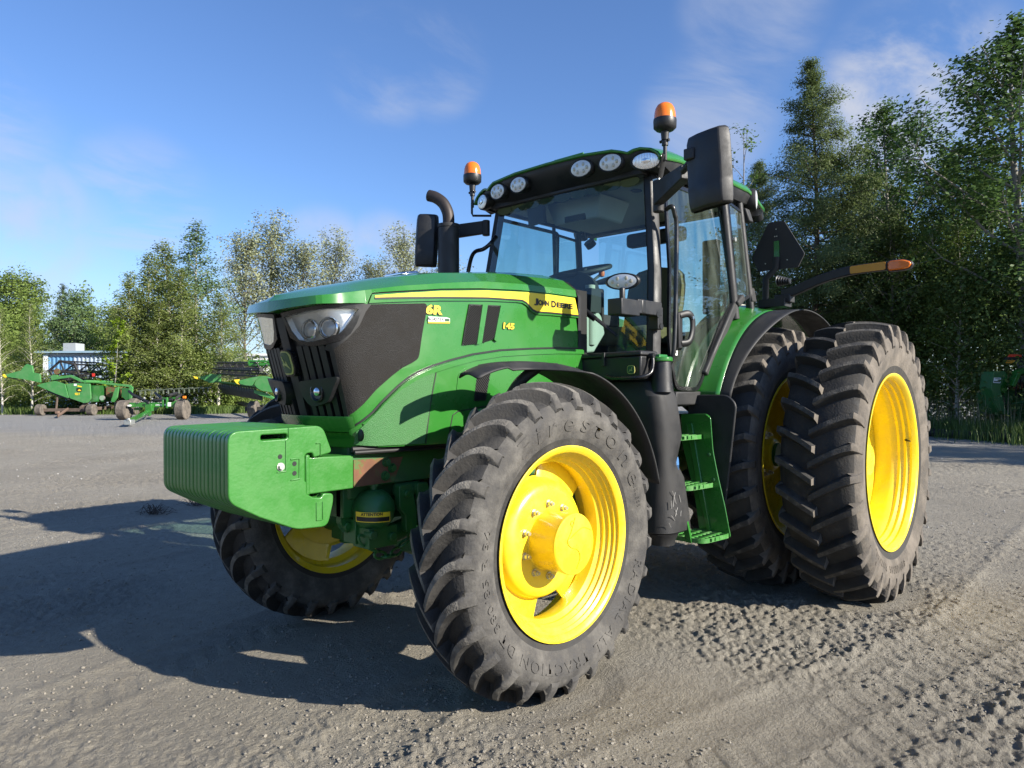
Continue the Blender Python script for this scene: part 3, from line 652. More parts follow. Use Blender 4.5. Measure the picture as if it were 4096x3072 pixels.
# bracket and frame rails
b = MB(); b.hexa([(3.425, -.315, .985), (3.684, -.315, .982), (3.684, .315, .982), (3.425, .315, .985), (3.425, -.315, 1.14), (3.684, -.315, 1.150), (3.684, .315, 1.150), (3.425, .315, 1.14)])
b.box((3.671, .312, 1.07), (.022, .014, .182)); b.box((3.671, 0, 1.155), (.022, .62, .018)); WB = b.build('weight_bracket', M['greenw'], TR, bevel=.006)
for s in (1, -1):
    b = MB(); b.box((2.75, s*.275, 1.06), (1.34, .05, .15)); b.box((3.05, s*.285, 1.139), (.75, .06, .008)); RL = b.build('frame_rail', M['darkgreen'], TR, bevel=.006)
    b = MB(); b.prism([(3.418, 1.118), (3.12, 1.112), (3.18, .992), (3.418, .988)], s*.299, s*.306, 'y'); RP = b.build('side_plate', M['rust'], RL)
    b = MB()
    for x, z in ((3.228, 1.094), (3.192, 1.062), (3.234, 1.026)): bolt(b, (x, s*.306, z), (0, s, 0), .017, .02)
    b.build('bolt', M['darkgreen'], RL)
    b = MB(); b.tube(smooth_path([(3.43, s*.31, 1.168), (3.1, s*.36, 1.166), (2.6, s*.38, 1.165), (1.9, s*.38, 1.165)]), .014, 8); b.tube(smooth_path([(3.43, s*.33, 1.154), (3.1, s*.365, 1.153), (2.6, s*.385, 1.15)]), .010, 8); b.build('hose', M['strip'], TR)
# engine block, oil pan and drive line under the hood
b = MB(); b.box((2.45, 0, 1.08), (1.9, .46, .34)); b.box((2.1, 0, .86), (1.2, .36, .3), taper=1.0); b.box((1.0, 0, .85), (1.9, .55, .55)); b.box((0.2, 0, .95), (.9, .7, .6)); b.build('engine_block', M['darkgreen'], TR, bevel=.02)
b = MB(); b.cyl((0, -.75, .94), (0, .75, .94), .14, seg=24); b.cyl((0, -.95, .94), (0, .95, .94), .09, seg=20); b.build('rear_axle', M['darkgreen'], TR)
# front axle
b = MB(); b.box((2.757, 0, .70), (.24, .9, .20)); b.lathe([(.10, -.62), (.12, -.45), (.17, -.2), (.21, 0), (.17, .2), (.12, .45), (.10, .62)], 'y', (2.757, 0, .72), 20)
b.cyl((2.757, -.82, .73), (2.757, .82, .73), .10, seg=20)
for s in (1, -1):
    b.lathe([(.15, s*.66), (.19, s*.72), (.19, s*.82), (.15, s*.86)], 'y', (2.757, 0, .73), 24); b.box((2.757, s*.67, .73), (.22, .12, .42)); b.cyl((2.757, s*.67, .49), (2.757, s*.67, .97), .075, seg=16)
FA = b.build('front_axle', M['darkgreen'], TR, bevel=.008)
b = MB(); b.tube([(2.60, -.62, .74), (2.60, .62, .74)], .028, 12); b.tube([(2.60, -.3, .74), (2.60, .3, .74)], .045, 14); b.build('steering_cylinder', M['steel'], FA)
# suspension: accumulator sphere, linkage brackets and chain hanging in front of the axle
AC = (3.28, .275, .862)
b = MB(); b.lathe([(.0001, -.108), (.04, -.104), (.075, -.078), (.100, -.04), (.105, 0), (.106, .002), (.106, -.004), (.105, .006), (.098, .04), (.075, .075), (.045, .095), (.02, .10), (.02, .115), (.028, .116), (.028, .136), (.012, .138), (.012, .165), (.0001, .165)], 'z', AC, 28); b.build('accumulator', M['darkgreen'], TR, smooth=40)
def curved_label(name, c, rad, a0, a1, z0, z1, mat, tilt=0):
    b = MB(); b.grid([[(c[0]+rad*math.cos(a), c[1]+rad*math.sin(a), z+tilt*(a-a0)) for z in (z0, z1)] for a in np.linspace(a0, a1, 10)]); return b.build(name, mat, TR, smooth=60)
a0, a1 = R(5), R(98)
curved_label('warning_label', AC, .112, a0, a1, .820, .868, M['decal'], -.003); curved_label('warning_text_block', AC, .113, a0+.05, a1-.05, .824, .845, M['decalblack'], -.003)
me = text_mesh('ATTENTION', .019, .0006)
put_text('warning_lettering', me, lambda x, y, z: Vector((AC[0]+.1135*math.cos(R(80)-x/.113), AC[1]+.1135*math.sin(R(80)-x/.113), .850+y)), M['decalblack'], TR) if False else bpy.data.meshes.remove(me)
me = text_mesh('ATTENTION', .019, .0006)
put_text('warning_lettering', me, lambda x, y, z: Vector((AC[0]+.1137*math.cos(R(22)+x/.113), AC[1]+.1137*math.sin(R(22)+x/.113), .850+y)), M['decalblack'], TR)
b = MB()
b.box((3.27, .275, .735), (.17, .13, .10)); b.box((3.33, .20, .76), (.08, .1, .12)); b.tube([(3.34, .30, .755), (3.34, .36, .755)], .022, 12); b.tube([(3.22, .31, .73), (3.22, .36, .73)], .022, 12)
b.prism(round_poly([(3.09, .975), (3.17, .975), (3.17, .86), (3.13, .82), (3.13, .74), (3.06, .72), (3.06, .84)], .015), .30, .34, 'y')
b.prism(round_poly([(2.99, .975), (3.06, .975), (3.05, .86), (3.02, .80), (3.02, .72), (2.95, .70), (2.95, .84), (2.97, .90)], .015), .31, .345, 'y')
b.tube([(3.02, .30, .945), (3.16, .30, .945)], .035, 14); b.tube([(3.13, .29, .93), (3.13, .36, .93)], .018, 12)
b.prism(round_poly([(3.36, .975), (3.42, .975), (3.42, .80), (3.38, .745), (3.35, .80)], .012), .16, .20, 'y'); b.tube([(3.385, .15, .785), (3.385, .215, .785)], .02, 12)
b.tube([(2.98, .25, .76), (3.16, .25, .72)], .05, 14); b.box((3.15, 0, .88), (.30, .40, .18)); b.box((3.38, 0, .90), (.08, .44, .14))
b.build('suspension_link', M['darkgreen'], TR, bevel=.005)
b = MB()
for i in range(7):
    t = i/6; x = 3.36-.30*t; z = .745-.10*math.sin(PI*t)-.02; a = t*2.2-1.1
    c_ = Vector((x, .30, z)); pts = []
    for k in range(12):
        q = 2*PI*k/12; u_, v_ = .036*math.cos(q), .018*math.sin(q)
        d_ = Vector((-math.cos(a), 0, math.sin(a)*.6)).normalized(); e_ = Vector((0, 1, 0)) if i % 2 else Vector((d_.z, 0, -d_.x))
        pts.append(c_+d_*u_+e_*v_)
    b.tube(pts, .0075, 6, closed=True)
b.build('chain', M['darkgreen'], TR, smooth=60)
b = MB()
for k, (dx, dy) in enumerate(((0, 0), (.03, -.02), (-.05, .01))): b.tube(smooth_path([(2.95+dx, .24+dy, 1.02), (2.98+dx, .30+dy, .9), (2.93+dx, .31+dy, .8), (2.86+dx, .3, .74)]), .012, 8)
b.build('hose', M['strip'], TR)

# ------------------------------------------------------------------ wheels
def mesh_tyre(name, prof, Rc, Rs, ysh, nl, dth, wt, wb, depth, tail, mats, parent, s, sag=.0, seed=0, shape=1.0):
    """prof: half section (y,r) from bead to crown; lugs in a herringbone. s=+1 left. local axis y."""
    rs = np.random.default_rng(seed)
    full = [(y, r) for y, r in prof]+[(-y, r) for y, r in prof[::-1][1:]]
    seg = 144; bm = bmesh.new(); rings = []; yt = ysh*1.0
    for y, r in full:
        rings.append([bm.verts.new((r*math.cos(2*PI*k/seg), s*y, r*math.sin(2*PI*k/seg))) for k in range(seg)])
    for i in range(len(rings)-1):
        for k in range(seg): bm.faces.new((rings[i][k], rings[i][(k+1) % seg], rings[i+1][(k+1) % seg], rings[i+1][k])).material_index = 2 if abs(full[i][0]+full[i+1][0])/2 < yt else 0
    py = [p[0] for p in prof][::-1]; pr_ = [p[1] for p in prof][::-1]
    def cr(y):  # carcass radius on the tread
        y = abs(y); k = max(range(len(prof)), key=lambda i: prof[i][0])
        yy = [p[0] for p in prof[k:]][::-1]; rr_ = [p[1] for p in prof[k:]][::-1]
        return float(np.interp(y, yy, rr_))
    NS = 9
    for side in (1, -1):
        for j in range(nl):
            th0 = 2*PI*(j+(0 if side > 0 else .5))/nl+.03
            secs = []; w_ = 1+rs.uniform(-.06, .06); jit = rs.uniform(-.003, .003)
            for i in range(NS+len(tail)):
                if i < NS:
                    t = i/(NS-1); y = -.012+(ysh+.012)*t; rt_ = Rc-(Rc-Rs)*abs(y/ysh)**2+jit; th = th0-dth*(1-t)**shape; kw = 1.0+.12*t; d = 1.0
                    base = cr(y)-.012
                else:
                    q = tail[i-NS]; y, rt_, kw = q; th = th0; base = rt_-.035
                    base = min(base, rt_-.03)
                r0 = base; rm = base+(rt_-base)*.55
                pts = []
                for (w, r_) in ((-wb*kw, r0), (-(wt+(wb-wt)*.16)*kw, rm), (-wt*w_*kw, rt_-.003), (-wt*w_*kw*.85, rt_), (wt*w_*kw*.85, rt_), (wt*w_*kw, rt_-.003), ((wt+(wb-wt)*.16)*kw, rm), (wb*kw, r0)):
                    a = th+w/max(r_, .1); yy = y
                    if i >= NS and r_ == r0: yy = y-.04
                    pts.append(bm.verts.new((r_*math.cos(a), s*side*yy, r_*math.sin(a))))
                secs.append(pts)
            for i in range(len(secs)-1):
                A, B = secs[i], secs[i+1]
                for k in range(7):
                    f = bm.faces.new((A[k], A[k+1], B[k+1], B[k])); f.material_index = (1 if k == 3 else 2) if i < NS-1 else 0
            bm.faces.new(secs[0]); bm.faces.new(secs[-1])
    bmesh.ops.recalc_face_normals(bm, faces=bm.faces)
    me = bpy.data.meshes.new(name); bm.to_mesh(me); bm.free()
    return link(name, me, mats, parent, 38)
FPROF = [(.135, .440), (.140, .462), (.150, .49), (.169, .535), (.180, .575), (.181, .602), (.172, .632), (.150, .660), (.115, .680), (.06, .690), (0, .693)]
RPROF = [(.205, .595), (.212, .62), (.225, .66), (.240, .72), (.246, .77), (.241, .82), (.224, .858), (.195, .885), (.11, .903), (0, .908)]
def ring_part(name, prof, mat, parent, s, seg=72, smooth=35):
    b = MB(); b.lathe([(r, s*y) for y, r in prof], 'y', (0, 0, 0), seg, closed=False); 
    return b
def rim(name, prof, mat, parent, s, seg=80):
    bm = MB(); rings = []
    for y, r in prof: rings.append([Vector((r*math.cos(2*PI*k/seg), s*y, r*math.sin(2*PI*k/seg))) for k in range(seg)])
    bm.grid(rings, wrap=True); return bm.build(name, mat, parent, smooth=42)
def polar_text(body, r0, th0, h_, prof, mat, parent, s, bold=.0, spacing=1.0, off=.004, width=None, depth=.003):
    me = text_mesh(body, 1.0, bold, spacing=spacing)
    co = np.empty(len(me.vertices)*3, np.float32); me.vertices.foreach_get('co', co); co = co.reshape(-1, 3); mn, mxx = co.min(0), co.max(0)
    sc = h_/(mxx[1]-mn[1]); sx = sc if width is None else width/(mxx[0]-mn[0])
    rs_ = [p[1] for p in prof]; ys_ = [p[0] for p in prof]
    def fn(x, y, z):
        r = r0+(y-mn[1])*sc; th = th0+(x-mn[0])*sx/r0*s
        k = int(np.argmax(ys_)); yy = float(np.interp(r, rs_, ys_))
        return Vector((r*math.cos(th), s*(yy+off), r*math.sin(th)))
    return put_text('sidewall_lettering', me, fn, mat, parent)
FRIM = [(-.148, .452), (-.152, .459), (-.146, .460), (-.140, .445), (-.130, .432), (-.06, .424), (-.045, .392), (0, .380), (.03, .380), (.045, .398), (.06, .402), (.068, .415), (.10, .420), (.112, .429), (.135, .434), (.142, .446), (.148, .4575), (.153, .4575), (.155, .452), (.152, .444), (.146, .434), (.136, .424), (.124, .428), (.114, .414), (.102, .419), (.090, .402), (.078, .407), (.064, .390), (.050, .392), (.034, .372), (0, .372), (-.05, .384), (-.066, .416), (-.13, .424), (-.148, .450)]
def nuts(parent, n, rad, y, s, mat, sz=.014, off=0.0):
    b = MB()
    for k in range(n):
        a = off+2*PI*k/n; p = Vector((rad*math.cos(a), s*y, rad*math.sin(a)))
        b.cyl(p, p+Vector((0, s*.005, 0)), sz*1.35, seg=14); b.tube([p+Vector((0, s*.004, 0)), p+Vector((0, s*.022, 0))], sz, 6); b.cyl(p+Vector((0, s*.02, 0)), p+Vector((0, s*.034, 0)), sz*.55, seg=10)
        
    return b.build('wheel_nut', mat, parent, smooth=30)
def spoke_disc(rin, rout, y0, y1, gaps, gapw, s, thick=.012):
    """flat ring with openings between rin and rout"""
    b = MB(); n_ = 96; 
    for sgn in (0, 1):
        A = []
        for k in range(n_+1):
            a = 2*PI*k/n_; g = min(abs((a-q+PI) % (2*PI)-PI) for q in gaps)
            ro = rout if g > gapw else rin+(rout-rin)*.12*(1-0)
            row = []
            for t in (0, .3, .65, 1):
                r = rin+(ro-rin)*t; yy = y0+(y1-y0)*t-sgn*thick; row.append((r*math.cos(a), s*yy, r*math.sin(a)))
            A.append(row)
        b.grid(A)
    return b
def front_wheel(s, center, steer):
    W_ = rim('front_wheel', FRIM, M['yellow'], TR, s); W_.location = center; W_.rotation_euler = (0, 0, steer)
    T = mesh_tyre('tyre', FPROF, .757, .705, .150, 27, R(15.5), .019, .050, .06, [(.160, .690, 1.0), (.172, .668, 1.05), (.179, .642, 1.15)], [M['rubber'], M['rubbermud'], M['rubberdark']], W_, s, seed=3, shape=1.6)
    # dished disc with four openings
    b = MB(); b.lathe([(.0001, s*.025), (.235, s*.025), (.262, s*.018), (.280, s*-.002), (.288, s*-.03), (.296, s*-.045)], 'y', (0, 0, 0), 64); b.build('wheel_disc', M['yellow'], W_, smooth=40)
    spoke_disc(.288, .392, -.04, -.052, [R(q) for q in (75, 165, 255, 345)], R(15), s).build('disc_flange', M['yellow'], W_, smooth=40, weld=True)
    b = MB(); b.lathe([(.150, s*.020), (.141, s*.03), (.141, s*.168), (.143, s*.172), (.143, s*.186), (.138, s*.191), (.0001, s*.191)], 'y', (0, 0, 0), 48); HB = b.build('hub', M['yellow'], W_, smooth=30)
    b = MB(); P_ = [(.0, s*.1925, .125), (.03, s*.1925, .06), (.055, s*.1925, .02), (.03, s*.1925, -.01), (-.02, s*.1925, -.03), (-.035, s*.1925, -.07), (-.01, s*.1925, -.115)]
    b.tube(smooth_path([(p[0]*1.0, p[1], p[2]) for p in P_]), .0022, 6); b.tube(smooth_path([(.055, s*.1925, .02), (.0, s*.1925, .05), (-.06, s*.1925, .07), (-.12, s*.1925, .05)]), .0022, 6); b.build('hub_groove', M['decalyel2'], W_, smooth=60)
    b = MB(); b.lathe([(.014, s*.189), (.014, s*.194), (.008, s*.194), (.008, s*.190), (.0001, s*.190)], 'y', (.02, 0, .10), 14); b.build('hub_plug', M['decalyel2'], W_)
    for k in range(10):
        b = MB(); a = R(18)+2*PI*k/10; p = Vector((.174*math.cos(a), s*.0245, .174*math.sin(a)))
        b.cyl(p, p+Vector((0, s*.006, 0)), .018, seg=14); b.tube([p+Vector((0, s*.005, 0)), p+Vector((0, s*.024, 0))], .0135, 6); b.cyl(p+Vector((0, s*.02, 0)), p+Vector((0, s*.036, 0)), .008, seg=10)
        b.build('wheel_nut', M['steel'], W_, smooth=30)
    if s > 0:
        for a in (R(-48), R(-40)):
            b = MB(); p = Vector((.384*math.cos(a+PI*1.45), 0, .384*math.sin(a+PI*1.45))); b.cyl(Vector((p.x*.975, -.02, p.z*.975)), Vector((p.x, -.02, p.z)), .018, seg=14); b.build('rim_lug', M['yellow'], W_)
        polar_text('Firestone', .525, R(52), .085, FPROF, M['rubber'], W_, s, bold=.012, spacing=1.5, width=.95)
        polar_text('380/85 R 34', .545, R(-30), .042, FPROF, M['rubber'], W_, s, bold=.01, spacing=1.2, width=.42)
        polar_text('RADIAL ALL TRACTION DT', .54, R(197), .05, FPROF, M['rubber'], W_, s, bold=.012, spacing=1.25, width=1.22)
        polar_text('TUBELESS', .545, R(150), .022, FPROF, M['rubber'], W_, s, spacing=1.4)
    return W_
M['decalyel2'] = paint('yellow_groove_shade', (.62, .40, .008), .4, var=.1)
front_wheel(1, (2.757, .930, .7295), -.0234)
front_wheel(-1, (2.757, -.955, .7295), .01)
RRIM = [(-.214, .602), (-.219, .609), (-.210, .609), (-.20, .595), (-.19, .583), (-.10, .575), (-.08, .545), (.0, .538), (.04, .545), (.06, .560), (.10, .563), (.115, .572), (.15, .575), (.165, .583), (.195, .588), (.205, .598), (.214, .6096), (.220, .6096), (.222, .603), (.218, .594), (.208, .584), (.185, .572), (.168, .577), (.150, .560), (.130, .567), (.110, .550), (.09, .557), (.065, .540), (.045, .537), (0, .530), (-.08, .537), (-.10, .567), (-.19, .575), (-.212, .60)]
def rear_wheel(s, center):
    W_ = rim('rear_wheel', RRIM, M['yellow'], TR, s); W_.location = center
    T = mesh_tyre('tyre', RPROF, .976, .938, .226, 30, R(7.5), .019, .033, .06, [(.234, .925, 1.0), (.243, .890, 1.0), (.249, .845, 1.1), (.250, .80, 1.2)], [M['rubberold'], M['treadtop'], M['rubberdark']], W_, s, seed=5, shape=1.2)
    b = MB(); b.lathe([(.0001, s*-.02), (.17, s*-.02), (.22, s*-.035), (.30, s*-.075), (.42, s*-.085), (.50, s*-.065), (.532, s*-.06), (.534, s*-.075), (.49, s*-.085), (.42, s*-.10), (.0001, s*-.09)], 'y', (0, 0, 0), 64); b.build('wheel_disc', M['yellow'], W_, smooth=40)
    b = MB(); b.lathe([(.12, s*-.02), (.12, s*.05), (.105, s*.06), (.0001, s*.06)], 'y', (0, 0, 0), 32); b.build('hub', M['yellow'], W_, smooth=30)
    nuts(W_, 10, .155, -.02, s, M['steel'])
    b = MB(); a = R(172); p = Vector((.572*math.cos(a), s*.145, .572*math.sin(a))); q = p*.93; q.y = p.y+s*.02; b.tube([p, (p+q)/2, q+Vector((0, s*.02, 0))], [.010, .008, .005], 8); b.build('valve', M['decalblack'], W_)
    polar_text('480/80R46  RADIAL', .70, R(262), .05, RPROF, M['rubberold'], W_, s, bold=.012, spacing=1.2) if s > 0 and center[1] > 1.3 else None
    return W_
def dup_part(o, parent, loc=None, flip=False):
    c = o.copy(); COL.objects.link(c); c.parent = parent
    if loc is not None: c.location = loc
    for ch in o.children: 
        d = ch.copy(); COL.objects.link(d); d.parent = c
        for g in ch.children:
            e = g.copy(); COL.objects.link(e); e.parent = d
    return c
RW = rear_wheel(1, (0, 1.530, .940))
RW.rotation_euler = (0, R(4), 0)
w2 = dup_part(RW, TR, (0, .862, .940)); w2.rotation_euler = (0, R(1.5), 0)
RWR = rear_wheel(-1, (0, -.862, .940))
dup_part(RWR, TR, (0, -1.53, .940))
# ------------------------------------------------------------------ cab
def Apil(z, s=1):   # outer front corner of the A pillar
    return Vector((1.397+(2.816-z)*.117, s*(.70+(2.816-z)*.118 if z > 2.2 else .773+(2.2-z)*.05), z))
def Bpil(z, s=1): return Vector((.565-(2.65-z)*.10, s*(.80+min(2.65-z, .6)*.06), z))
def Cpil(z, s=1): return Vector((.255-(2.65-z)*.14, s*(.77+min(2.65-z, .6)*.05), z))
for s in (1, -1):
    b = MB(); zs = [1.45, 1.8, 2.2, 2.5, 2.83]
    rows = []
    for z in zs:
        p = Apil(z, s); rows.append([p+Vector((.012, -s*.058, 0)), p+Vector((.014, -s*.008, 0)), p+Vector((0, s*.004, 0)), p+Vector((-.052, s*.006, 0)), p+Vector((-.058, -s*.02, 0)), p+Vector((-.05, -s*.05, 0))])
    b.grid(rows, wrap=True); b.build('front_pillar', M['black'], TR, smooth=50)
    b = MB(); b.tube([Bpil(1.95, s), Bpil(2.85, s)], .032 if s > 0 else .018, 10, flat=(1, .8)); b.build('middle_pillar', M['black'], TR)
    b = MB(); b.tube([Cpil(2.02, s), Cpil(2.85, s)], .03, 10); b.build('rear_pillar', M['black'], TR)
    # door glass with rubber edge
    DO = [(1.335, 2.80), (1.36, 2.5), (1.41, 1.80), (1.385, 1.60), (1.335, 1.44), (1.04, 1.43), (.95, 1.53), (.84, 1.70), (.70, 1.88), (.585, 1.98), (.505, 2.05), (.53, 2.4), (.565, 2.80)]
    dy = lambda z: s*(.745+(2.83-z)*.10 if z > 2.2 else .808+(2.2-z)*.02)
    dmap = lambda a, b_, off: Vector((a, dy(b_)+s*off, b_))
    v, t = tri2d([round_poly(DO, .05)], .12, .06)
    shell('door_glass', v, t, dmap, .0, 0, M['dglass'], TR, smooth=80)
    v, t = tri2d([round_poly(DO, .05), round_poly([(1.312, 2.775), (1.337, 2.5), (1.387, 1.80), (1.362, 1.605), (1.315, 1.465), (1.053, 1.455), (.97, 1.545), (.862, 1.715), (.722, 1.897), (.60, 2.003), (.528, 2.06), (.553, 2.4), (.588, 2.775)], .05)], .12, .05)
    DF = shell('door_frame', v, t, dmap, .008, .016, M['blackgloss'], TR)
    QO = [(.545, 2.80), (.51, 2.40), (.475, 2.06), (.30, 2.10), (.165, 2.15), (.21, 2.42), (.265, 2.78)]
    qy = lambda a, z: s*(.80+(min(max(2.83-z, 0), .65))*.055-(.55-a)*.09)
    qmap = lambda a, b_, off: Vector((a, qy(a, b_)+s*off, b_))
    v, t = tri2d([QO], .12, .06); shell('quarter_glass', v, t, qmap, 0, 0, M['dglass'], TR, smooth=80)
    v, t = tri2d([QO, [(.525, 2.78), (.49, 2.40), (.46, 2.085), (.30, 2.125), (.188, 2.168), (.232, 2.42), (.283, 2.76)]], .12, .05); shell('quarter_frame', v, t, qmap, .006, .014, M['blackgloss'], TR)
    # door handle and inside grab bar
    if s > 0:
        b = MB(); b.tube(smooth_path([(1.315, .842, 1.915), (1.25, .872, 1.93), (1.205, .876, 1.90), (1.20, .874, 1.82), (1.235, .868, 1.75), (1.30, .842, 1.735)]), .019, 10, flat=(1.3, .8)); b.box((1.31, .838, 1.82), (.05, .03, .23)); DH = b.build('door_handle', M['grille'], TR, bevel=.006)
        b = MB(); b.cyl((1.222, .885, 1.905), (1.222, .896, 1.905), .011, seg=14); b.build('lock', M['chrome'], DH)
        b = MB(); b.tube(smooth_path([(1.42, .815, 2.58), (1.425, .86, 2.59), (1.405, .868, 2.54), (1.385, .868, 2.45), (1.40, .868, 2.0), (1.425, .868, 1.69), (1.43, .84, 1.60)], 5), .0145, 10); b.build('grab_rail', M['blackgloss'], TR, smooth=60)
        b = MB(); b.prism([(1.376, 1.711), (1.300, 1.709), (1.308, 1.661), (1.382, 1.663)], .812, .826, 'y'); ST = b.build('stock_label', M['white'], TR)
        b = MB()
        for k in range(9): b.box((1.305+k*.0075, .8265, 1.70), (.003+.002*(k % 3), .001, .016))
        b.box((1.343, .8265, 1.682), (.05, .001, .009)); b.build('bar_code', M['decalblack'], ST)
        b = MB(); b.cyl((.52, .83, 2.52), (.52, .85, 2.52), .016, seg=14); b.build('latch_button', M['steel'], TR)
        b = MB(); b.hexa([(.50, .80, 2.03), (.40, .80, 2.09), (.40, .87, 2.09), (.50, .87, 2.03), (.53, .80, 2.07), (.43, .80, 2.135), (.43, .87, 2.135), (.53, .87, 2.07)]); b.hexa([(.93, .79, 1.52), (.48, .79, 2.03), (.48, .85, 2.03), (.93, .85, 1.52), (.98, .79, 1.56), (.53, .79, 2.07), (.53, .85, 2.07), (.98, .85, 1.56)]); b.build('fender_seal', M['blackdull'], TR, bevel=.012)
        b = MB(); b.hexa([(.20, .78, 2.10), (.12, .78, 2.10), (.12, .83, 2.10), (.20, .83, 2.10), (.20, .78, 2.21), (.14, .78, 2.21), (.14, .82, 2.21), (.20, .82, 2.21)]); b.build('hinge_cover', M['blackdull'], TR, bevel=.01)
        b = MB(); b.hexa([(.17, .76, 2.70), (.24, .76, 2.70), (.24, .83, 2.70), (.17, .83, 2.70), (.20, .76, 2.80), (.27, .76, 2.80), (.27, .81, 2.80), (.20, .81, 2.80)]); b.build('hinge_cover', M['blackdull'], TR, bevel=.01)
# windscreen and rear window
b = MB(); rows = []
for z in (1.62, 1.9, 2.2, 2.5, 2.85):
    row = []
    for k in range(9):
        y = -1+2*k/8; p = Apil(z, 1); row.append((p.x+.02+.05*(1-y*y), y*(p.y-.055), z))
    rows.append(row)
b.grid(rows); b.build('windscreen', M['wash'], TR, smooth=80)
b = MB(); b.grid([[(.02-.02*(1-(y*y)), y*.72, z) for y in (-1, -.5, 0, .5, 1)] for z in (1.9, 2.3, 2.82)]); b.build('rear_window', M['wash'], TR, smooth=80)
b = MB()
p0, p1 = Apil(2.83, -1), Apil(2.83, 1)
b.box((1.43, 0, 2.845), (.09, 1.36, .05)); b.build('cab_frame', M['black'], TR, bevel=.01)
b = MB(); b.box((.14, 0, 2.84), (.10, 1.5, .06)); b.box((.08, 0, 1.88), (.10, 1.5, .06))
b.box((.03, .05, 2.35), (.05, .05, .95))
b.build('cab_frame', M['black'], TR, bevel=.01)
# floor, lower cab shell
b = MB(); b.box((.75, 0, 1.38), (1.45, 1.56, .10)); b.box((.15, 0, 1.62), (.25, 1.5, .5)); b.build('cab_floor', M['black'], TR, bevel=.01)
b = MB(); b.box((1.12, .80, 1.385), (.42, .06, .09)); b.build('door_sill', M['blackdull'], TR, bevel=.01)
# ---- roof: cross sections over y, from front to rear
RY = [(-.84, .0), (-.80, .3), (-.77, .6), (-.73, .85), (-.645, .93), (-.60, 1.0), (-.35, 1.12), (0, 1.2)]
prof_y = [0, .3, .53, .585, .625, .66, .70, .76, .805, .825]
prof_z = [3.040, 3.034, 3.015, 3.000, 2.985, 2.996, 3.000, 2.985, 2.955, 2.930]
def roofpt(i, x, s):
    y, z = prof_y[i], prof_z[i]
    k = sstep(x, -.15, .25)               # droop at the rear
    fz = -.035*sstep(x, 1.25, 1.6)-.10*(1-k)+.02*math.sin(PI*min(max((x+.2)/1.8, 0), 1))
    if i < 5: zz = z+fz
    else: zz = z+fz*.9
    if 3 <= i <= 4: zz += .008*(1-sstep(x, .9, 1.5))
    yy = y*(1-.02*(1-k))
    return (x, s*yy, zz)
xs_ = [1.62, 1.58, 1.50, 1.35, 1.1, .8, .5, .25, .1, .0, -.06]
def xfront(i, x):   # the front edge sweeps back towards the corners
    return x-(.11*sstep(prof_y[i], .45, .83))*sstep(x, .6, 1.62)
b = MB()
rows = []
for x in xs_:
    L_ = [roofpt(i, xfront(i, x), 1) for i in range(9, -1, -1)]; Rr = [roofpt(i, xfront(i, x), -1) for i in range(1, 10)]
    lo = [(L_[0][0], L_[0][1]+.004, L_[0][2]-.03)]; ro = [(Rr[-1][0], Rr[-1][1]-.004, Rr[-1][2]-.03)]
    rows.append(lo+L_+Rr+ro)
b.grid(rows); ROOF = b.build('roof', M['green'], TR, smooth=32)
m_ = ROOF.modifiers.new('Solid', 'SOLIDIFY'); m_.thickness = .015; m_.offset = -1
# black visor with lamp recesses
vis_y = [0, .2, .42, .60, .70, .77, .81]
def vrow(f):  # f 0..1 from roof edge down to the windscreen
    row = []
    for y in [-q for q in vis_y[::-1]]+vis_y[1:]:
        a = abs(y); sw = .11*sstep(a, .45, .83)
        ztop = float(np.interp(a, prof_y, prof_z))-.045; zb = 2.828
        z = ztop+(zb-ztop)*f; x = 1.600-sw-.15*max(f, 0)**1.6+.012*math.sin(PI*f); row.append((x, y, z))
    return row
b = MB(); b.grid([vrow(f) for f in (-.05, .12, .3, .5, .7, .88, 1.0)])
b.build('visor', M['black'], TR, smooth=60)
for s in (1, -1):   # side fascia under the green roof edge
    b = MB(); rows = []
    for x in (1.48, 1.3, 1.0, .6, .3, .12):
        zt = 2.925; rows.append([(x, s*.822, zt), (x, s*.818, zt-.03), (x, s*.79, 2.84), (x, s*.74, 2.83)])
    b.grid(rows); b.build('roof_fascia', M['black'], TR, smooth=50)
    b = MB(); b.lathe([(.0001, -.10), (.06, -.09), (.085, -.05), (.088, .0), (.08, .02), (.075, .012), (.0001, .012)], 'y', (.125, s*.805, 2.885), 24, frame=Matrix(((.9, -.35, 0), (.35, .9, 0), (0, 0, 1)))); RL_ = b.build('rear_lamp_pod', M['black'], TR, smooth=40)
    b = MB(); b.lathe([(.072, .010), (.07, .022), (.04, .03), (.0001, .032)], 'y', (.125, s*.805, 2.885), 24, frame=Matrix(((.9, -.35, 0), (.35, .9, 0), (0, 0, 1)))); b.build('lens', M['lampwhite'], RL_)
    b = MB(); b.tube([(.07, s*.80, 2.80), (.03, s*.79, 2.76)], .05, 16); b.build('rear_lamp_pod', M['black'], TR)
b = MB(); b.box((.04, 0, 2.90), (.16, 1.5, .10)); b.build('roof_fascia', M['black'], TR, bevel=.03)
b = MB(); b.tube([(1.36, -.14, 3.075), (1.36, -.14, 3.105), (1.36, .12, 3.105), (1.36, .12, 3.075)], .008, 8); b.box((1.36, -.14, 3.085), (.04, .03, .035)); b.build('roof_handle', M['green'], TR, bevel=.003)
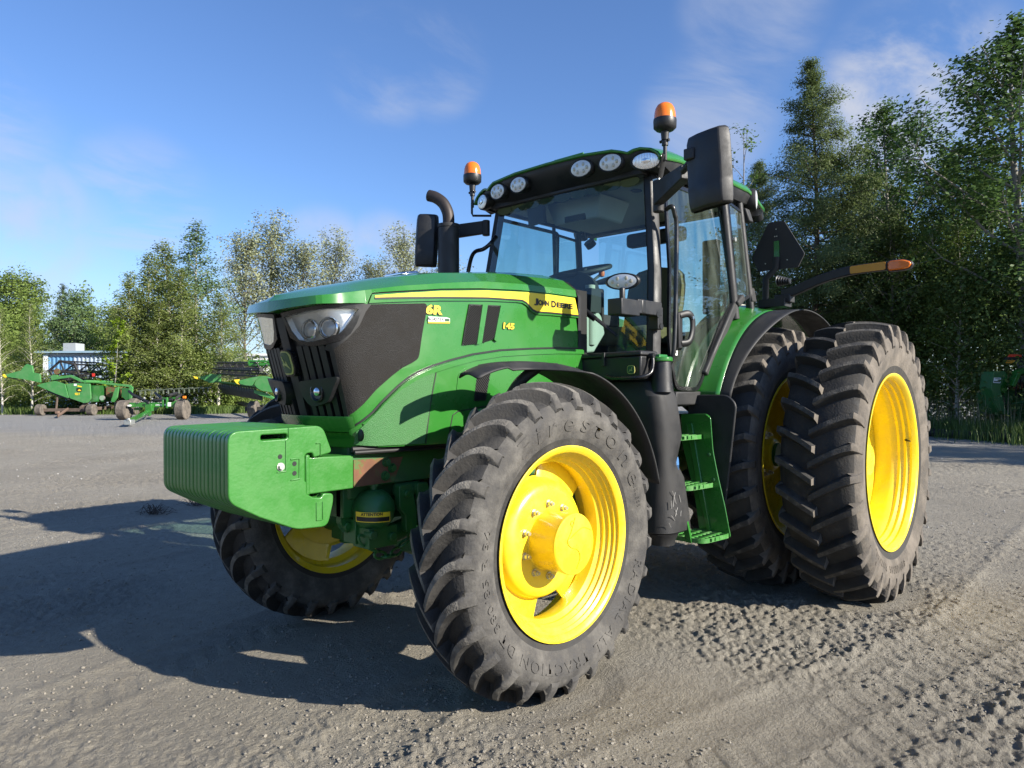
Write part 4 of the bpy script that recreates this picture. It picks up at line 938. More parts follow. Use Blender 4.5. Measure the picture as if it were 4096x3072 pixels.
# roof lining and cabin furniture
b = MB(); b.box((.78, 0, 2.845), (1.22, 1.36, .03)); b.box((1.12, -.02, 2.74), (.30, .40, .16), taper=1.25); b.build('roof_lining', M['liner'], TR, bevel=.03)
b = MB(); b.box((1.275, -.02, 2.70), (.012, .19, .075)); b.build('radio', M['dash'], TR, bevel=.004)
b = MB(); b.lathe([(.04, 0), (.04, .006), (.0001, .008)], 'z', (1.15, .42, 2.822), 18); b.build('speaker', M['dash'], TR)
b = MB(); b.box((1.40, -.28, 2.725), (.03, .19, .13), rot=(0, R(8), R(-12))); b.cyl((1.40, -.28, 2.79), (1.42, -.27, 2.85), .010, seg=8); b.build('cabin_mirror', M['dash'], TR, bevel=.012)
b = MB()
for i, y in enumerate(np.linspace(-.56, .56, 9)): b.lathe([(.085, -.002), (.085, .002)], 'x', (1.445, y, 2.80), 18, frame=Matrix(((1, 0, .1), (0, .9, 0), (0, 0, .35))))
b.build('sun_blind', paint('olive_blind', (.07, .085, .03), .8), TR)
b = MB(); b.box((.13, -.05, 2.72), (.10, .55, .12)); b.build('rear_blind', M['dash'], TR, bevel=.03)
# steering wheel and column
SWc = Vector((1.215, 0, 2.305)); tl = Matrix.Rotation(R(16), 3, 'Y')
b = MB(); b.tube([SWc+tl @ Vector((.195*math.cos(a), .205*math.sin(a), 0)) for a in np.linspace(0, 2*PI, 41)[:-1]], .0165, 10, closed=True)
for a in (R(90), R(210), R(330)): b.tube([SWc+tl @ Vector((.03*math.cos(a), .03*math.sin(a), -.035)), SWc+tl @ Vector((.19*math.cos(a), .19*math.sin(a), 0))], .014, 8)
b.lathe([(.05, -.055), (.055, -.03), (.0001, -.025)], 'z', SWc, 16); b.build('steering_wheel', M['dash'], TR, smooth=50)
b = MB(); b.tube(smooth_path([(1.22, 0, 2.27), (1.32, 0, 2.14), (1.42, 0, 1.9), (1.45, 0, 1.5)]), [.05]*6+[.075]*6+[.10]*7, 14); b.build('steering_column', M['dash'], TR)
b = MB(); b.lathe([(.0001, .16), (.10, .15), (.17, .11), (.21, .04), (.22, -.02)], 'x', (1.38, -.02, 2.13), 24, frame=Matrix(((-.9, 0, 0), (0, 1.25, 0), (0, 0, .72)))); b.box((1.43, 0, 2.05), (.12, .55, .16)); b.build('dash_hood', M['dash'], TR, smooth=50)
b = MB(); b.tube([(1.30, .10, 2.18), (1.24, .17, 2.255)], .010, 8); b.build('column_lever', M['steel'], TR)
b = MB(); b.lathe([(.0001, -.03), (.018, -.024), (.022, 0), (.017, .024), (.0001, .03)], 'z', (1.23, .18, 2.27), 14); b.build('lever_knob', M['orange'], TR)
b = MB(); b.tube([(1.30, -.1, 2.2), (1.20, .25, 2.20)], .012, 8); b.tube([(1.33, .1, 2.17), (1.22, .28, 2.235)], .014, 8); b.build('column_lever', M['dash'], TR)
b = MB(); b.prism([(1.51, 2.11), (1.41, 2.035), (1.30, 1.955), (1.26, 1.835), (1.39, 1.70), (1.50, 1.69)], .20, .23, 'y'); b.build('dash_side_panel', M['beige'], TR, bevel=.012)
for y, z, d in ((.22, 2.10, .05), (.30, 2.02, .045)): pass
b = MB(); b.cyl((1.42, .22, 1.75), (1.42, .22, 2.16), .034, seg=14); b.lathe([(.0001, 0), (.07, 0), (.075, .06), (.05, .10), (.0001, .11)], 'z', (1.42, .14, 2.03), 18); b.build('cooler_bottle', M['beige'], TR)
# seat
b = MB(); 
for sy in (0,):
    rows = []
    for z, w_, x in ((1.86, .23, .32), (2.0, .25, .28), (2.15, .26, .235), (2.30, .255, .20), (2.40, .23, .18), (2.45, .17, .17), (2.462, .08, .165)):
        rows.append([(x+.06-.02*abs(k), k*w_, z-.02*abs(k)) for k in (-1, -.8, -.4, 0, .4, .8, 1)])
    rb = [[(p[0]-.13+.05*abs(p[1])/.26, p[1]*.96, p[2]) for p in r_] for r_ in rows]
    b.grid(rows); b.grid(rb); b.grid([rows[-1], rb[-1]]); b.grid([[r_[0] for r_ in rows], [r_[0] for r_ in rb]]); b.grid([[r_[-1] for r_ in rows], [r_[-1] for r_ in rb]])
b.build('seat_back', M['seat'], TR, smooth=70)
b = MB(); b.box((.50, 0, 1.86), (.52, .52, .14)); b.box((.45, 0, 1.62), (.4, .4, .36)); b.build('seat_cushion', M['seat'], TR, bevel=.04)
b = MB(); b.box((.55, -.42, 2.02), (.62, .16, .10)); b.box((.45, -.48, 1.75), (.7, .2, .45)); b.box((.93, -.40, 2.22), (.03, .22, .17)); b.build('armrest_console', M['dash'], TR, bevel=.02)
b = MB(); b.tube(smooth_path([(.28, .60, 1.95), (.24, .62, 2.10), (.27, .63, 2.17), (.40, .64, 2.16), (.45, .64, 2.14)]), .016, 8); b.build('inside_grab_bar', M['dash'], TR)
b = MB(); b.box((.08, .62, 2.0), (.12, .20, .20)); b.build('fender_trim', M['beige'], TR, bevel=.02)
b = MB(); b.box((.52, -.35, 2.10), (.10, .03, .36)); b.box((.02, .40, 2.35), (.06, .14, .60)); b.build('cab_rear_post', M['darkfab'], TR, bevel=.02)
b = MB(); b.box((1.62, -.30, 2.30), (.02, .16, .24), rot=(0, 0, R(25))); b.build('cabin_display', M['dash'], TR, bevel=.01) if False else b.bm.free()
# wiper on the left corner of the windscreen
b = MB(); b.tube([(1.72, .30, 2.02), (1.63, .37, 1.94), (1.55, .53, 1.79)], [.016, .014, .010], 8, flat=(1, .6)); b.tube([(1.66, .30, 1.99), (1.64, .42, 1.90)], .020, 8, flat=(1, .5)); b.build('wiper', M['decalblack'], TR)

# ---- roof lamps
def oval_lamp(name, c, s, n_led, yaw, rw=.078, rh=.052, clear=False):
    nrm = Vector((math.cos(yaw), math.sin(yaw), -.12)).normalized(); ax = Vector((0, 0, 1)); ax = (ax-nrm*ax.dot(nrm)).normalized(); sd = ax.cross(nrm)
    Fm = Matrix((sd*rw, ax*rh, nrm)).transposed()
    b = MB(); b.lathe([(1.0, -.07), (1.16, -.03), (1.18, .0), (1.10, .006), (1.0, .002), (.0001, .002)], 'z', c, 32, frame=Fm); H = b.build(name, M['black'], TR, smooth=50)
    b = MB(); b.lathe([(.99, .002), (.98, .006), (.5, .012), (.0001, .014)], 'z', c, 32, frame=Fm); b.build('lens', M['lampwhite'] if not clear else M['silver'], H, smooth=60)
    if n_led:
        for (a, h) in ((-.62, .02), (-.3, .42), (-.3, -.42), (.30, .42), (.30, -.42), (.62, -.02)):
            q = Vector(c)+sd*rw*a+ax*rh*h+nrm*.011
            b = MB(); b.lathe([(.013, 0), (.012, .003), (.006, .0045), (.0001, .005)], 'z', q, 12, frame=Matrix((sd*.75, ax, nrm)).transposed()); b.build('led', M['led'], H)
    if clear:
        b = MB()
        for a in np.linspace(-.8, .8, 9): 
            hh_ = math.sqrt(max(0, 1-a*a))*.9; b.tube([Vector(c)+sd*rw*a+ax*rh*hh_+nrm*.009, Vector(c)+sd*rw*a+nrm*.014, Vector(c)+sd*rw*a-ax*rh*hh_+nrm*.009], .0035, 5)
        b.lathe([(.35, .006), (.33, .02), (.0001, .024)], 'z', c, 16, frame=Fm); b.build('lamp_bulb', M['chrome'], H)
    return H
for s in (1, -1):
    oval_lamp('work_lamp', (1.580, s*.504, 2.908), s, 6, s*R(8)); oval_lamp('work_lamp', (1.598, s*.281, 2.912), s, 6, s*R(4)); oval_lamp('corner_lamp', (1.512, s*.728, 2.884), s, 0, s*R(24), .086, .050, clear=True)
    oval_lamp('work_lamp', (1.890, .80, 2.078), s, 6, R(18), .088, .042) if s > 0 else None
# lower lamp bracket on the left front pillar
b = MB(); b.box((1.645, .80, 1.94), (.27, .075, .085)); b.box((1.875, .80, 1.925), (.19, .10, .095)); b.tube([(1.89, .80, 1.965), (1.89, .80, 2.04)], .018, 10); b.box((1.525, .80, 1.885), (.06, .07, .14)); b.build('lamp_bracket', M['black'], TR, bevel=.024, seg=3)
b = MB()
for x in (1.555, 1.52): b.cyl((x, .838, 1.905 if x > 1.54 else 1.835), (x, .8405, 1.905 if x > 1.54 else 1.835), .02, seg=14)
b.build('bracket_hole', M['decalblack'], TR)
b = MB(); b.box((1.715, .8005, 1.9405), (.05, .078, .091)); b.build('bracket_band', M['decalblack'], TR, bevel=.01)
# ---- beacons
def beacon(s):
    x, y = 1.499, s*.856
    b = MB(); b.tube([(1.435, s*.755, 2.72), (1.44, s*.79, 2.80), (1.50, s*.845, 2.865), (1.505, y, 2.90)] if s > 0 else [(1.43, s*.72, 2.79), (1.50, s*.85, 2.80), (1.505, y, 2.82), (1.505, y, 2.90)], .018 if s > 0 else .009, 8, flat=(1.4, .5) if s > 0 else (1, 1)); b.cyl((x, y, 2.865), (x, y, 3.03), .0125, seg=12); b.cyl((x, y, 2.955), (x, y, 2.985), .02, seg=12); b.tube([(x, y-.035, 2.985), (x, y+.03, 2.985)], .010, 8)
    b.lathe([(.022, 2.99), (.026, 3.04), (.055, 3.05), (.070, 3.065), (.0715, 3.105), (.070, 3.118), (.0001, 3.12)], 'z', (x, y, 0), 28); H = b.build('beacon', M['black'], TR, smooth=45)
    b = MB(); rows = []
    for z, r_ in ((3.118, .066), (3.135, .0655), (3.16, .063), (3.185, .057), (3.205, .045), (3.217, .027), (3.222, .004)):
        rows.append([(x+r_*(1+.012*(k % 2))*math.cos(2*PI*k/64), y+r_*(1+.012*(k % 2))*math.sin(2*PI*k/64), z) for k in range(64)])
    b.grid(rows, wrap=True); b.build('lens', M['amber'], H, smooth=60)
    return H
beacon(1); beacon(-1)
b = MB(); b.box((1.445, .765, 2.735), (.03, .05, .09)); b.build('beacon_plate', M['steel'], TR, bevel=.004)
# ---- mirrors
def mirror(s, c, yaw, hh_, ww, roll=0):
    """housing seen from behind: a deep shell with a step near its lower end"""
    b = MB(); rows = []
    for f, kx, d in ((-.5, .86, .55), (-.485, .95, .85), (-.40, .985, 1.0), (-.22, 1.0, 1.05), (-.18, 1.0, .97), (.1, 1, 1.0), (.38, .97, 1.0), (.47, .92, .85), (.5, .82, .5)):
        row = []
        for a, dd in ((-.5, 0), (-.49, .35), (-.40, .8), (-.15, 1.0), (.15, 1.0), (.38, .85), (.48, .4), (.5, 0)):
            row.append(Vector((.075*dd*d, a*ww*kx, f*hh_)))
        rows.append(row)
    Mx = Euler((roll, 0, yaw)).to_matrix()
    rows = [[Mx @ p+Vector(c) for p in r_] for r_ in rows]
    b.grid(rows); b.grid([[r_[-1], r_[0]] for r_ in rows]); H = b.build('mirror', M['black'], TR, smooth=35, bevel=.006)
    b = MB(); b.box((0, 0, 0), (.006, ww*.88, hh_*.9)); o = b.build('mirror_glass', M['chrome'], H); o.data.transform(Matrix.Translation(Vector(c)) @ Mx.to_4x4() @ Matrix.Translation((-.004, 0, 0)))
    return H
mirror(1, (1.955, 1.40, 2.590), R(-8), .405, .262, R(3))
b = MB(); b.hexa([(1.50, .77, 2.60), (1.44, .80, 2.60), (1.44, .80, 2.74), (1.50, .77, 2.74), (1.70, 1.08, 2.665), (1.64, 1.11, 2.665), (1.64, 1.11, 2.745), (1.70, 1.08, 2.745)]); b.tube(smooth_path([(1.68, 1.08, 2.71), (1.75, 1.16, 2.725), (1.90, 1.26, 2.70), (1.97, 1.30, 2.675)]), .021, 10); b.cyl((1.46, .785, 2.56), (1.46, .785, 2.76), .035, seg=14); b.box((2.0, 1.31, 2.68), (.06, .06, .06)); b.build('mirror_arm', M['black'], TR, bevel=.012)
mirror(-1, (1.80, -1.045, 2.585), R(40), .40, .175, R(-3))
b = MB(); b.hexa([(1.43, -.775, 2.655), (1.47, -.775, 2.655), (1.60, -1.0, 2.63), (1.56, -1.0, 2.63), (1.43, -.775, 2.755), (1.47, -.775, 2.755), (1.60, -1.0, 2.735), (1.56, -1.0, 2.735)]); b.cyl((1.44, -.765, 2.64), (1.44, -.765, 2.76), .03, seg=12); b.tube([(1.58, -.99, 2.68), (1.70, -1.05, 2.66), (1.78, -1.08, 2.62)], .02, 10); b.build('mirror_arm', M['black'], TR, bevel=.012)
b = MB(); b.tube(smooth_path([(1.62, -.82, 2.20), (1.60, -.80, 2.35), (1.60, -.765, 2.45), (1.60, -.72, 2.49), (1.60, -.64, 2.497), (1.58, -.59, 2.53), (1.50, -.60, 2.60)]), .0155, 10); b.build('grab_rail', M['blackgloss'], TR, smooth=60)
# ---- exhaust
EX, EY = 1.752, -.855
b = MB(); b.lathe([(.080, 1.6), (.080, 2.662), (.084, 2.664), (.086, 2.682), (.084, 2.69), (.06, 2.692), (.0001, 2.692)], 'z', (EX, EY, 0), 36); b.build('exhaust_stack', M['black'], TR, smooth=40)
b = MB(); 
pth = smooth_path([(EX, EY, 2.67), (EX, EY, 2.745), (EX+.005, EY-.012, 2.80), (EX+.018, EY-.045, 2.86), (EX+.04, EY-.10, 2.905), (EX+.062, EY-.152, 2.925)], 6)
b.tube(pth, .044, 24, caps=False); o = b.build('exhaust_pipe', M['exhaust'], TR, smooth=60); m_ = o.modifiers.new('Solid', 'SOLIDIFY'); m_.thickness = .004

# ---- rear fenders
def fender(s):
    b = MB(); ths = [R(a) for a in np.linspace(24, 128, 40)]; Rf = 1.10
    def rows_(ya, yb, r0, r1, n_=6, drop=0):
        out = []
        for t in np.linspace(0, 1, n_):
            y = ya+(yb-ya)*t; out.append([(math.cos(a)*(r0+(r1-r0)*t), s*y, .94+math.sin(a)*(r0+(r1-r0)*t)) for a in ths])
        return out
    b.grid(rows_(.60, .72, 1.16, 1.155, 3)+rows_(.74, .80, 1.15, 1.13, 3)+rows_(.86, .957, 1.115, 1.10, 4)); F_ = b.build('rear_fender', M['green'], TR, smooth=60, solid=.008)
    b = MB(); yo = lambda a: .08+.12*sstep(math.degrees(a), 26, 75)+.02*sstep(math.degrees(a), 75, 120); rows = []
    for t in np.linspace(0, 1, 6):
        rows.append([(math.cos(a)*(1.098-.008*t*t), s*(.955+yo(a)*t), .94+math.sin(a)*(1.098-.008*t*t)) for a in ths])
    b.grid(rows); b.build('fender_extension', M['blackdull'], F_, smooth=60, solid=.008)
    # inner wall
    b = MB(); b.grid([[(math.cos(a)*r_, s*.60, .94+math.sin(a)*r_) for a in ths] for r_ in (.5, .8, 1.155)]); b.build('fender_wall', M['darkgreen'], F_)
fender(1); fender(-1)
# mud plate ahead of the rear wheel
b = MB(); b.prism(round_poly([(.76, 1.396), (.856, 1.408), (1.048, 1.409), (1.108, 1.349), (1.069, 1.019), (1.03, .70), (.97, .70), (.76, .90)], [.02, .02, .05, .06, .05, .02, .02, .02]), 1.045, 1.062, 'x'); b.build('mud_guard', M['black'], TR, bevel=.008)
# ---- SMV sign and indicator arm
b = MB(); xS = -.02
poly = [(.985, 2.722), (.865, 2.725), (.73, 2.463), (.785, 2.356), (1.09, 2.356), (1.14, 2.452)]
b.prism(round_poly(poly, .012), xS, xS+.012, 'x'); SM = b.build('slow_vehicle_sign', M['blackdull'], TR)
b = MB(); b.prism(round_poly([(.91, 2.573), (.95, 2.573), (.95, 2.435), (.91, 2.435)], .004), xS+.012, xS+.02, 'x'); b.build('sign_bracket', M['green'], SM)
b = MB(); b.tube([(xS+.03, .932, 2.45), (xS+.03, .925, 2.36), (xS+.03, .85, 2.29), (xS+.03, .845, 2.10)], .026, 8, flat=(.35, 1)); b.box((xS-.02, .90, 2.10), (.14, .20, .06)); b.build('sign_post', M['black'], TR)
b = MB()
for y, z in ((.925, 2.665), (.915, 2.61), (.93, 2.61), (.925, 2.57), (.84, 2.41), (1.01, 2.42)): b.cyl((xS+.012, y, z), (xS+.016, y, z), .005, seg=8)
b.build('rivet', M['steel'], SM)
b = MB()
for k in range(6): b.lathe([(.035-.003*k, 0), (.045-.004*k, .008), (.035-.003*k, .016)], 'y', (xS-.04, .91+.017*k, 2.275-.002*k), 14)
b.build('rubber_boot', M['black'], TR)
XA = -.05
arm = [(.955, 2.165), (1.05, 2.185), (1.25, 2.253), (1.46, 2.293), (1.70, 2.298)]
b = MB(); rows = []
for (y, z), h_, w_ in zip(smooth_path([(a, c_, 0) for a, c_ in arm], 5) and [(p.x, p.y) for p in smooth_path([(a, c_, 0) for a, c_ in arm], 5)], np.linspace(.038, .03, 21), np.linspace(.03, .02, 21)):
    rows.append([(XA-w_, y, z-h_), (XA-w_, y, z+h_), (XA+w_, y, z+h_), (XA+w_, y, z-h_)])
b.grid(rows, wrap=True); b._add(rows[0], [(0, 1, 2, 3)]); b._add(rows[-1], [(3, 2, 1, 0)]); b.box((XA, .97, 2.13), (.10, .12, .06)); IA = b.build('indicator_arm', M['black'], TR, bevel=.006)
b = MB(); b.prism(round_poly([(1.455, 2.32), (1.69, 2.328), (1.69, 2.272), (1.455, 2.267)], .012), XA+.020, XA+.027, 'x'); b.build('reflector_strip', M['amberrefl'], IA)
b = MB(); b.prism(round_poly([(1.695, 2.333), (1.80, 2.335), (1.85, 2.315), (1.862, 2.292), (1.845, 2.265), (1.80, 2.255), (1.695, 2.255)], .02), XA-.028, XA+.018, 'x'); b.build('lamp_housing', M['black'], IA, bevel=.006)
b = MB(); b.prism(round_poly([(1.705, 2.327), (1.80, 2.328), (1.845, 2.31), (1.853, 2.292), (1.838, 2.268), (1.80, 2.261), (1.705, 2.261)], .018), XA+.015, XA+.034, 'x'); b.build('indicator_lens', M['amber'], IA, bevel=.008)
# ---- front fenders
def ffender(s):
    b = MB(); c = Vector((2.757, 0, .7295)); rows = []
    NT = 44
    for k in range(NT):
        a = R(66+(166-66)*k/(NT-1)); deg = math.degrees(a)
        yo = .835+.255*sstep(deg, 88, 104); 
        row = []
        for t in np.linspace(0, 1, 8):
            y = .70+(yo-.70)*t; w_ = (yo-.70)
            dr = .862-.040*sstep(t, .55, 1.0)*(1 if deg > 80 else .6)-.02*sstep(.12-t, 0, .12)
            if deg < 88: dr += .01*sstep(88-deg, 0, 20)
            row.append((c.x+dr*math.cos(a), s*y, c.z+dr*math.sin(a)))
        rows.append(row)
    b.grid(rows); F_ = b.build('front_fender', M['blackdull'], TR, smooth=50, solid=.008)
    b = MB(); b.tube(smooth_path([(2.757+.845*math.cos(R(98)), s*.80, .7295+.845*math.sin(R(98))), (2.72, s*.72, 1.47), (2.74, s*.64, 1.30), (2.75, s*.62, 1.0)]), .028, 10); b.tube([(2.757+.845*math.cos(R(135)), s*.85, .7295+.845*math.sin(R(135))), (2.4, s*.66, 1.15), (2.70, s*.60, .98)], .022, 8); b.box((2.62, s*.80, 1.578), (.14, .10, .012)); b.build('fender_stay', M['black'], F_)
ffender(1); ffender(-1)
b = MB()
for k in range(5): b.box((2.58+.045*k, .47, 1.30), (.03, .08, .10))
b.build('engine_cover', M['green'], TR, bevel=.012)
# ---- tool box, fuel tank, steps
M['stepgreen'] = paint('worn_step_green', (.04, .19, .03), .5, var=.15, scale=30, dust=(.16, .26, .12), dustamt=.6, dscale=18)
b = MB(); b.hexa([(1.62, .42, 1.508), (1.80, .42, 1.508), (1.80, .862, 1.508), (1.62, .85, 1.508), (1.62, .40, 1.635), (1.81, .40, 1.635), (1.81, .875, 1.645), (1.62, .86, 1.645)]); TB = b.build('tool_box', M['black'], TR, bevel=.010)
b = MB(); b.hexa([(1.61, .40, 1.638), (1.822, .39, 1.636), (1.822, .885, 1.648), (1.61, .872, 1.648), (1.615, .40, 1.668), (1.812, .40, 1.667), (1.812, .875, 1.676), (1.615, .868, 1.676)]); b.build('box_lid', M['black'], TB, bevel=.010)
b = MB(); b.tube(smooth_path([(1.72, .895, 1.64), (1.73, .905, 1.60), (1.77, .91, 1.54), (1.83, .86, 1.515), (1.835, .70, 1.512), (1.83, .64, 1.525)], 5), .012, 8); b.cyl((1.72, .87, 1.645), (1.72, .908, 1.645), .016, seg=12); b.build('box_handle', M['blackgloss'], TB, smooth=60)
b = MB(); b.box((1.822, .615, 1.628), (.012, .022, .085)); b.build('box_latch', M['black'], TB, bevel=.003)
def bmap(u, z, off): return Vector((1.8115+off-(1.64-z)*.02, .808-u, z))
pl('box_badge', [sh(oct_(.054, .050), 1.563)], .006, .006, M['embyel'], TB, bmap)
pl('box_badge', [sh(oct_(.047, .043), 1.563)], .0075, .003, M['embgreen'], TB, bmap)
for lp in leaping_deer(.038, 0, 1.563): pl('stag', [[(a, b_) for a, b_ in lp]], .009, .002, M['embyel'], TB, bmap, h=.01)
# fuel tank: lofted outline from top to bottom (front corner rounded and waisted)
TKz = [(1.502, .20, .875, 1.50, 1.67), (1.49, .22, .89, 1.50, 1.70), (1.405, .25, .945, 1.515, 1.735), (1.30, .25, .95, 1.49, 1.72), (1.16, .25, .95, 1.455, 1.69), (1.06, .25, .945, 1.49, 1.67), (1.0, .25, .94, 1.505, 1.665), (.90, .25, .945, 1.42, 1.66), (.70, .25, .955, 1.385, 1.67), (.58, .26, .955, 1.36, 1.67), (.565, .28, .935, 1.375, 1.65)]
b = MB(); rows = []
for z, yi, yo, xr, xf in TKz:
    pl_ = round_poly([(xf, yi), (xf, yo), (xr, yo), (xr, yi)], [.02, .13, .03, .02], 6); rows.append([(x, y, z) for x, y in pl_])
b.grid(rows, wrap=True); b._add(rows[0], [tuple(range(len(rows[0])))]); b._add(rows[-1], [tuple(range(len(rows[-1])))]); FT = b.build('fuel_tank', M['blackdull'], TR, smooth=38, bevel=.012)
b = MB(); b.lathe([(.075, .50), (.08, .53), (.10, .57), (.0001, .58)], 'z', (1.56, .86, 0), 24); b.build('tank_sump', M['blackdull'], FT)
b = MB(); b.lathe([(.072, 1.43), (.064, 1.50), (.059, 1.60), (.058, 1.612), (.0001, 1.613)], 'z', (1.635, .905, 0), 28); b.build('filler_neck', M['black'], FT)
b = MB(); b.lathe([(.064, 1.612), (.068, 1.616), (.068, 1.634), (.060, 1.640), (.0001, 1.643)], 'z', (1.635, .905, 0), 28); b.hexa([(1.585, .89, 1.636), (1.685, .89, 1.636), (1.685, .925, 1.636), (1.585, .925, 1.636), (1.59, .897, 1.655), (1.68, .897, 1.655), (1.68, .918, 1.655), (1.59, .918, 1.655)]); b.build('fuel_cap', M['green'], FT, bevel=.003, smooth=30)
b = MB(); b.lathe([(.045, 0), (.045, .03), (.035, .05), (.0001, .052)], 'x', (1.478, .925, .985), 8, frame=Matrix(((.6, .8, 0), (-.8, .6, 0), (0, 0, 1)))); b.build('urea_cap', M['blue'], FT, smooth=20)
b = MB(); rs_ = np.random.default_rng(5)
for k in range(9):
    x = 1.56+rs_.uniform(-.06, .08); z = .62+rs_.uniform(0, .14); y = .9585; dx, dz = rs_.uniform(-.05, .05), rs_.uniform(.03, .09)
    b.tube([(x, y, z), (x+dx*.5, y-.002, z+dz*.6), (x+dx, y-.002, z+dz)], .0022, 4)
b.build('scratch', paint('scuffed_plastic', (.3, .29, .27), .8), FT)
# steps
b = MB(); b.prism(round_poly([(.74, 1.278), (.93, 1.285), (.957, 1.262), (.973, 1.047), (1.003, .903), (1.054, .696), (1.092, .505), (.88, .47), (.84, .742), (.752, 1.075)], [.01, .02, .02, .03, .03, .02, .01, .01, .02, .02]), 1.112, 1.120, 'x'); b.hexa([(1.12, .93, 1.27), (1.14, .93, 1.27), (1.14, .95, 1.26), (1.12, .95, 1.26), (1.12, .93, 1.28), (1.14, .93, 1.28), (1.14, .955, 1.27), (1.12, .955, 1.27)])
SP = b.build('step_frame', M['green'], TR, bevel=.003)
b = MB(); b.prism([(.80, 1.20), (.84, 1.20), (.92, .78), (.985, .50), (.945, .50), (.88, .78)], 1.405, 1.425, 'x'); b.prism([(.79, 1.22), (.83, 1.22), (.91, .78), (.97, .46), (.955, .46), (.87, .78)], 1.12, 1.135, 'x'); b.build('step_rail', M['green'], SP, bevel=.003)
for (y0, y1, z) in ((.72, .905, 1.137), (.78, .985, .830), (.84, 1.09, .518)):
    x0, x1 = 1.122, 1.415
    b = MB(); ol = round_poly([(x0, y0), (x0, y1), (x1, y1-.03), (x1, y0)], [.005, .03, .07, .01], 5)
    n_ = len(ol); zz = (z-.016, z+.012)
    b.grid([[(x, y, q) for x, y in ol+[ol[0]]] for q in zz]); inn = [((x-(x0+x1)/2)*.965+(x0+x1)/2, (y-(y0+y1)/2)*.95+(y0+y1)/2) for x, y in ol]
    b.grid([[(x, y, q) for x, y in inn+[inn[0]]] for q in zz]); b.grid([[(x, y, zz[1]) for x, y in ol+[ol[0]]], [(x, y, zz[1]) for x, y in inn+[inn[0]]]]); b.grid([[(x, y, zz[0]) for x, y in ol+[ol[0]]], [(x, y, zz[0]) for x, y in inn+[inn[0]]]])
    for k in range(1, 6): b.box((x0+(x1-x0)*k/6, (y0+y1)/2, z), (.005, (y1-y0)*.93, .020), rot=(0, 0, R(12)))
    for k in range(1, 4): b.box(((x0+x1)/2, y0+(y1-y0)*k/4, z+.006), ((x1-x0)*.93, .016, .012))
    b.build('step_tread', M['stepgreen'], SP, smooth=30)
b = MB()
for y, z in ((.945, 1.02), (.975, .86)): b.lathe([(.014, 0), (.014, .006), (.008, .010), (.0001, .010)], 'x', (1.12, y, z), 12)
b.build('bolt', M['darkgreen'], SP)
# ================================================================== GROUND
def vhash(ix, iy, seed):
    h = (ix.astype(np.int64)*374761393+iy.astype(np.int64)*668265263+seed*1442695041) & 0xffffffff
    h = ((h ^ (h >> 13))*1274126177) & 0xffffffff
    return ((h ^ (h >> 16)) & 0xffff)/65535.0
def vnoise(x, y, sc, seed):
    X, Y = x/sc, y/sc; ix, iy = np.floor(X), np.floor(Y); fx, fy = X-ix, Y-iy
    fx = fx*fx*(3-2*fx); fy = fy*fy*(3-2*fy)
    a = vhash(ix, iy, seed); b = vhash(ix+1, iy, seed); c = vhash(ix, iy+1, seed); d = vhash(ix+1, iy+1, seed)
    return (a*(1-fx)+b*fx)*(1-fy)+(c*(1-fx)+d*fx)*fy-.5
def dist_path(x, y, P):
    best = np.full(x.shape, 1e9); along = np.zeros(x.shape); side = np.zeros(x.shape); acc = 0
    for (ax, ay), (bx, by) in zip(P[:-1], P[1:]):
        dx, dy = bx-ax, by-ay; L2 = dx*dx+dy*dy; L_ = math.sqrt(L2)
        t = np.clip(((x-ax)*dx+(y-ay)*dy)/L2, 0, 1); ex = x-ax-t*dx; ey = y-ay-t*dy; d = np.hypot(ex, ey)
        m = d < best; best = np.where(m, d, best); along = np.where(m, acc+t*L_, along); side = np.where(m, np.sign(dx*ey-dy*ex), side); acc += L_
    return best, along, side
TRACKS = [([(8, -3.4), (4.2, -2.9), (1, -3.3), (-6, -6), (-14, -12), (-24, -26)], .24, .012), ([(8, -.8), (4.6, -.6), (2.0, -1.2), (-3, -4.2), (-12, -9)], .22, .010),
          ([(6, 5.5), (2.6, 2.1), (-2.0, 3.0), (-9, 3.2), (-20, 2.5)], .24, .013), ([(7.5, 4.1), (3.9, 1.55), (.4, 2.3), (-5, 2.2), (-18, 1.2)], .22, .012), ([(4.8, -6), (2.2, -5.2), (-3.5, -7.5), (-10, -14)], .26, .012), ([(9, 1.2), (4.2, .9), (3.2, .6)], .2, .010)]
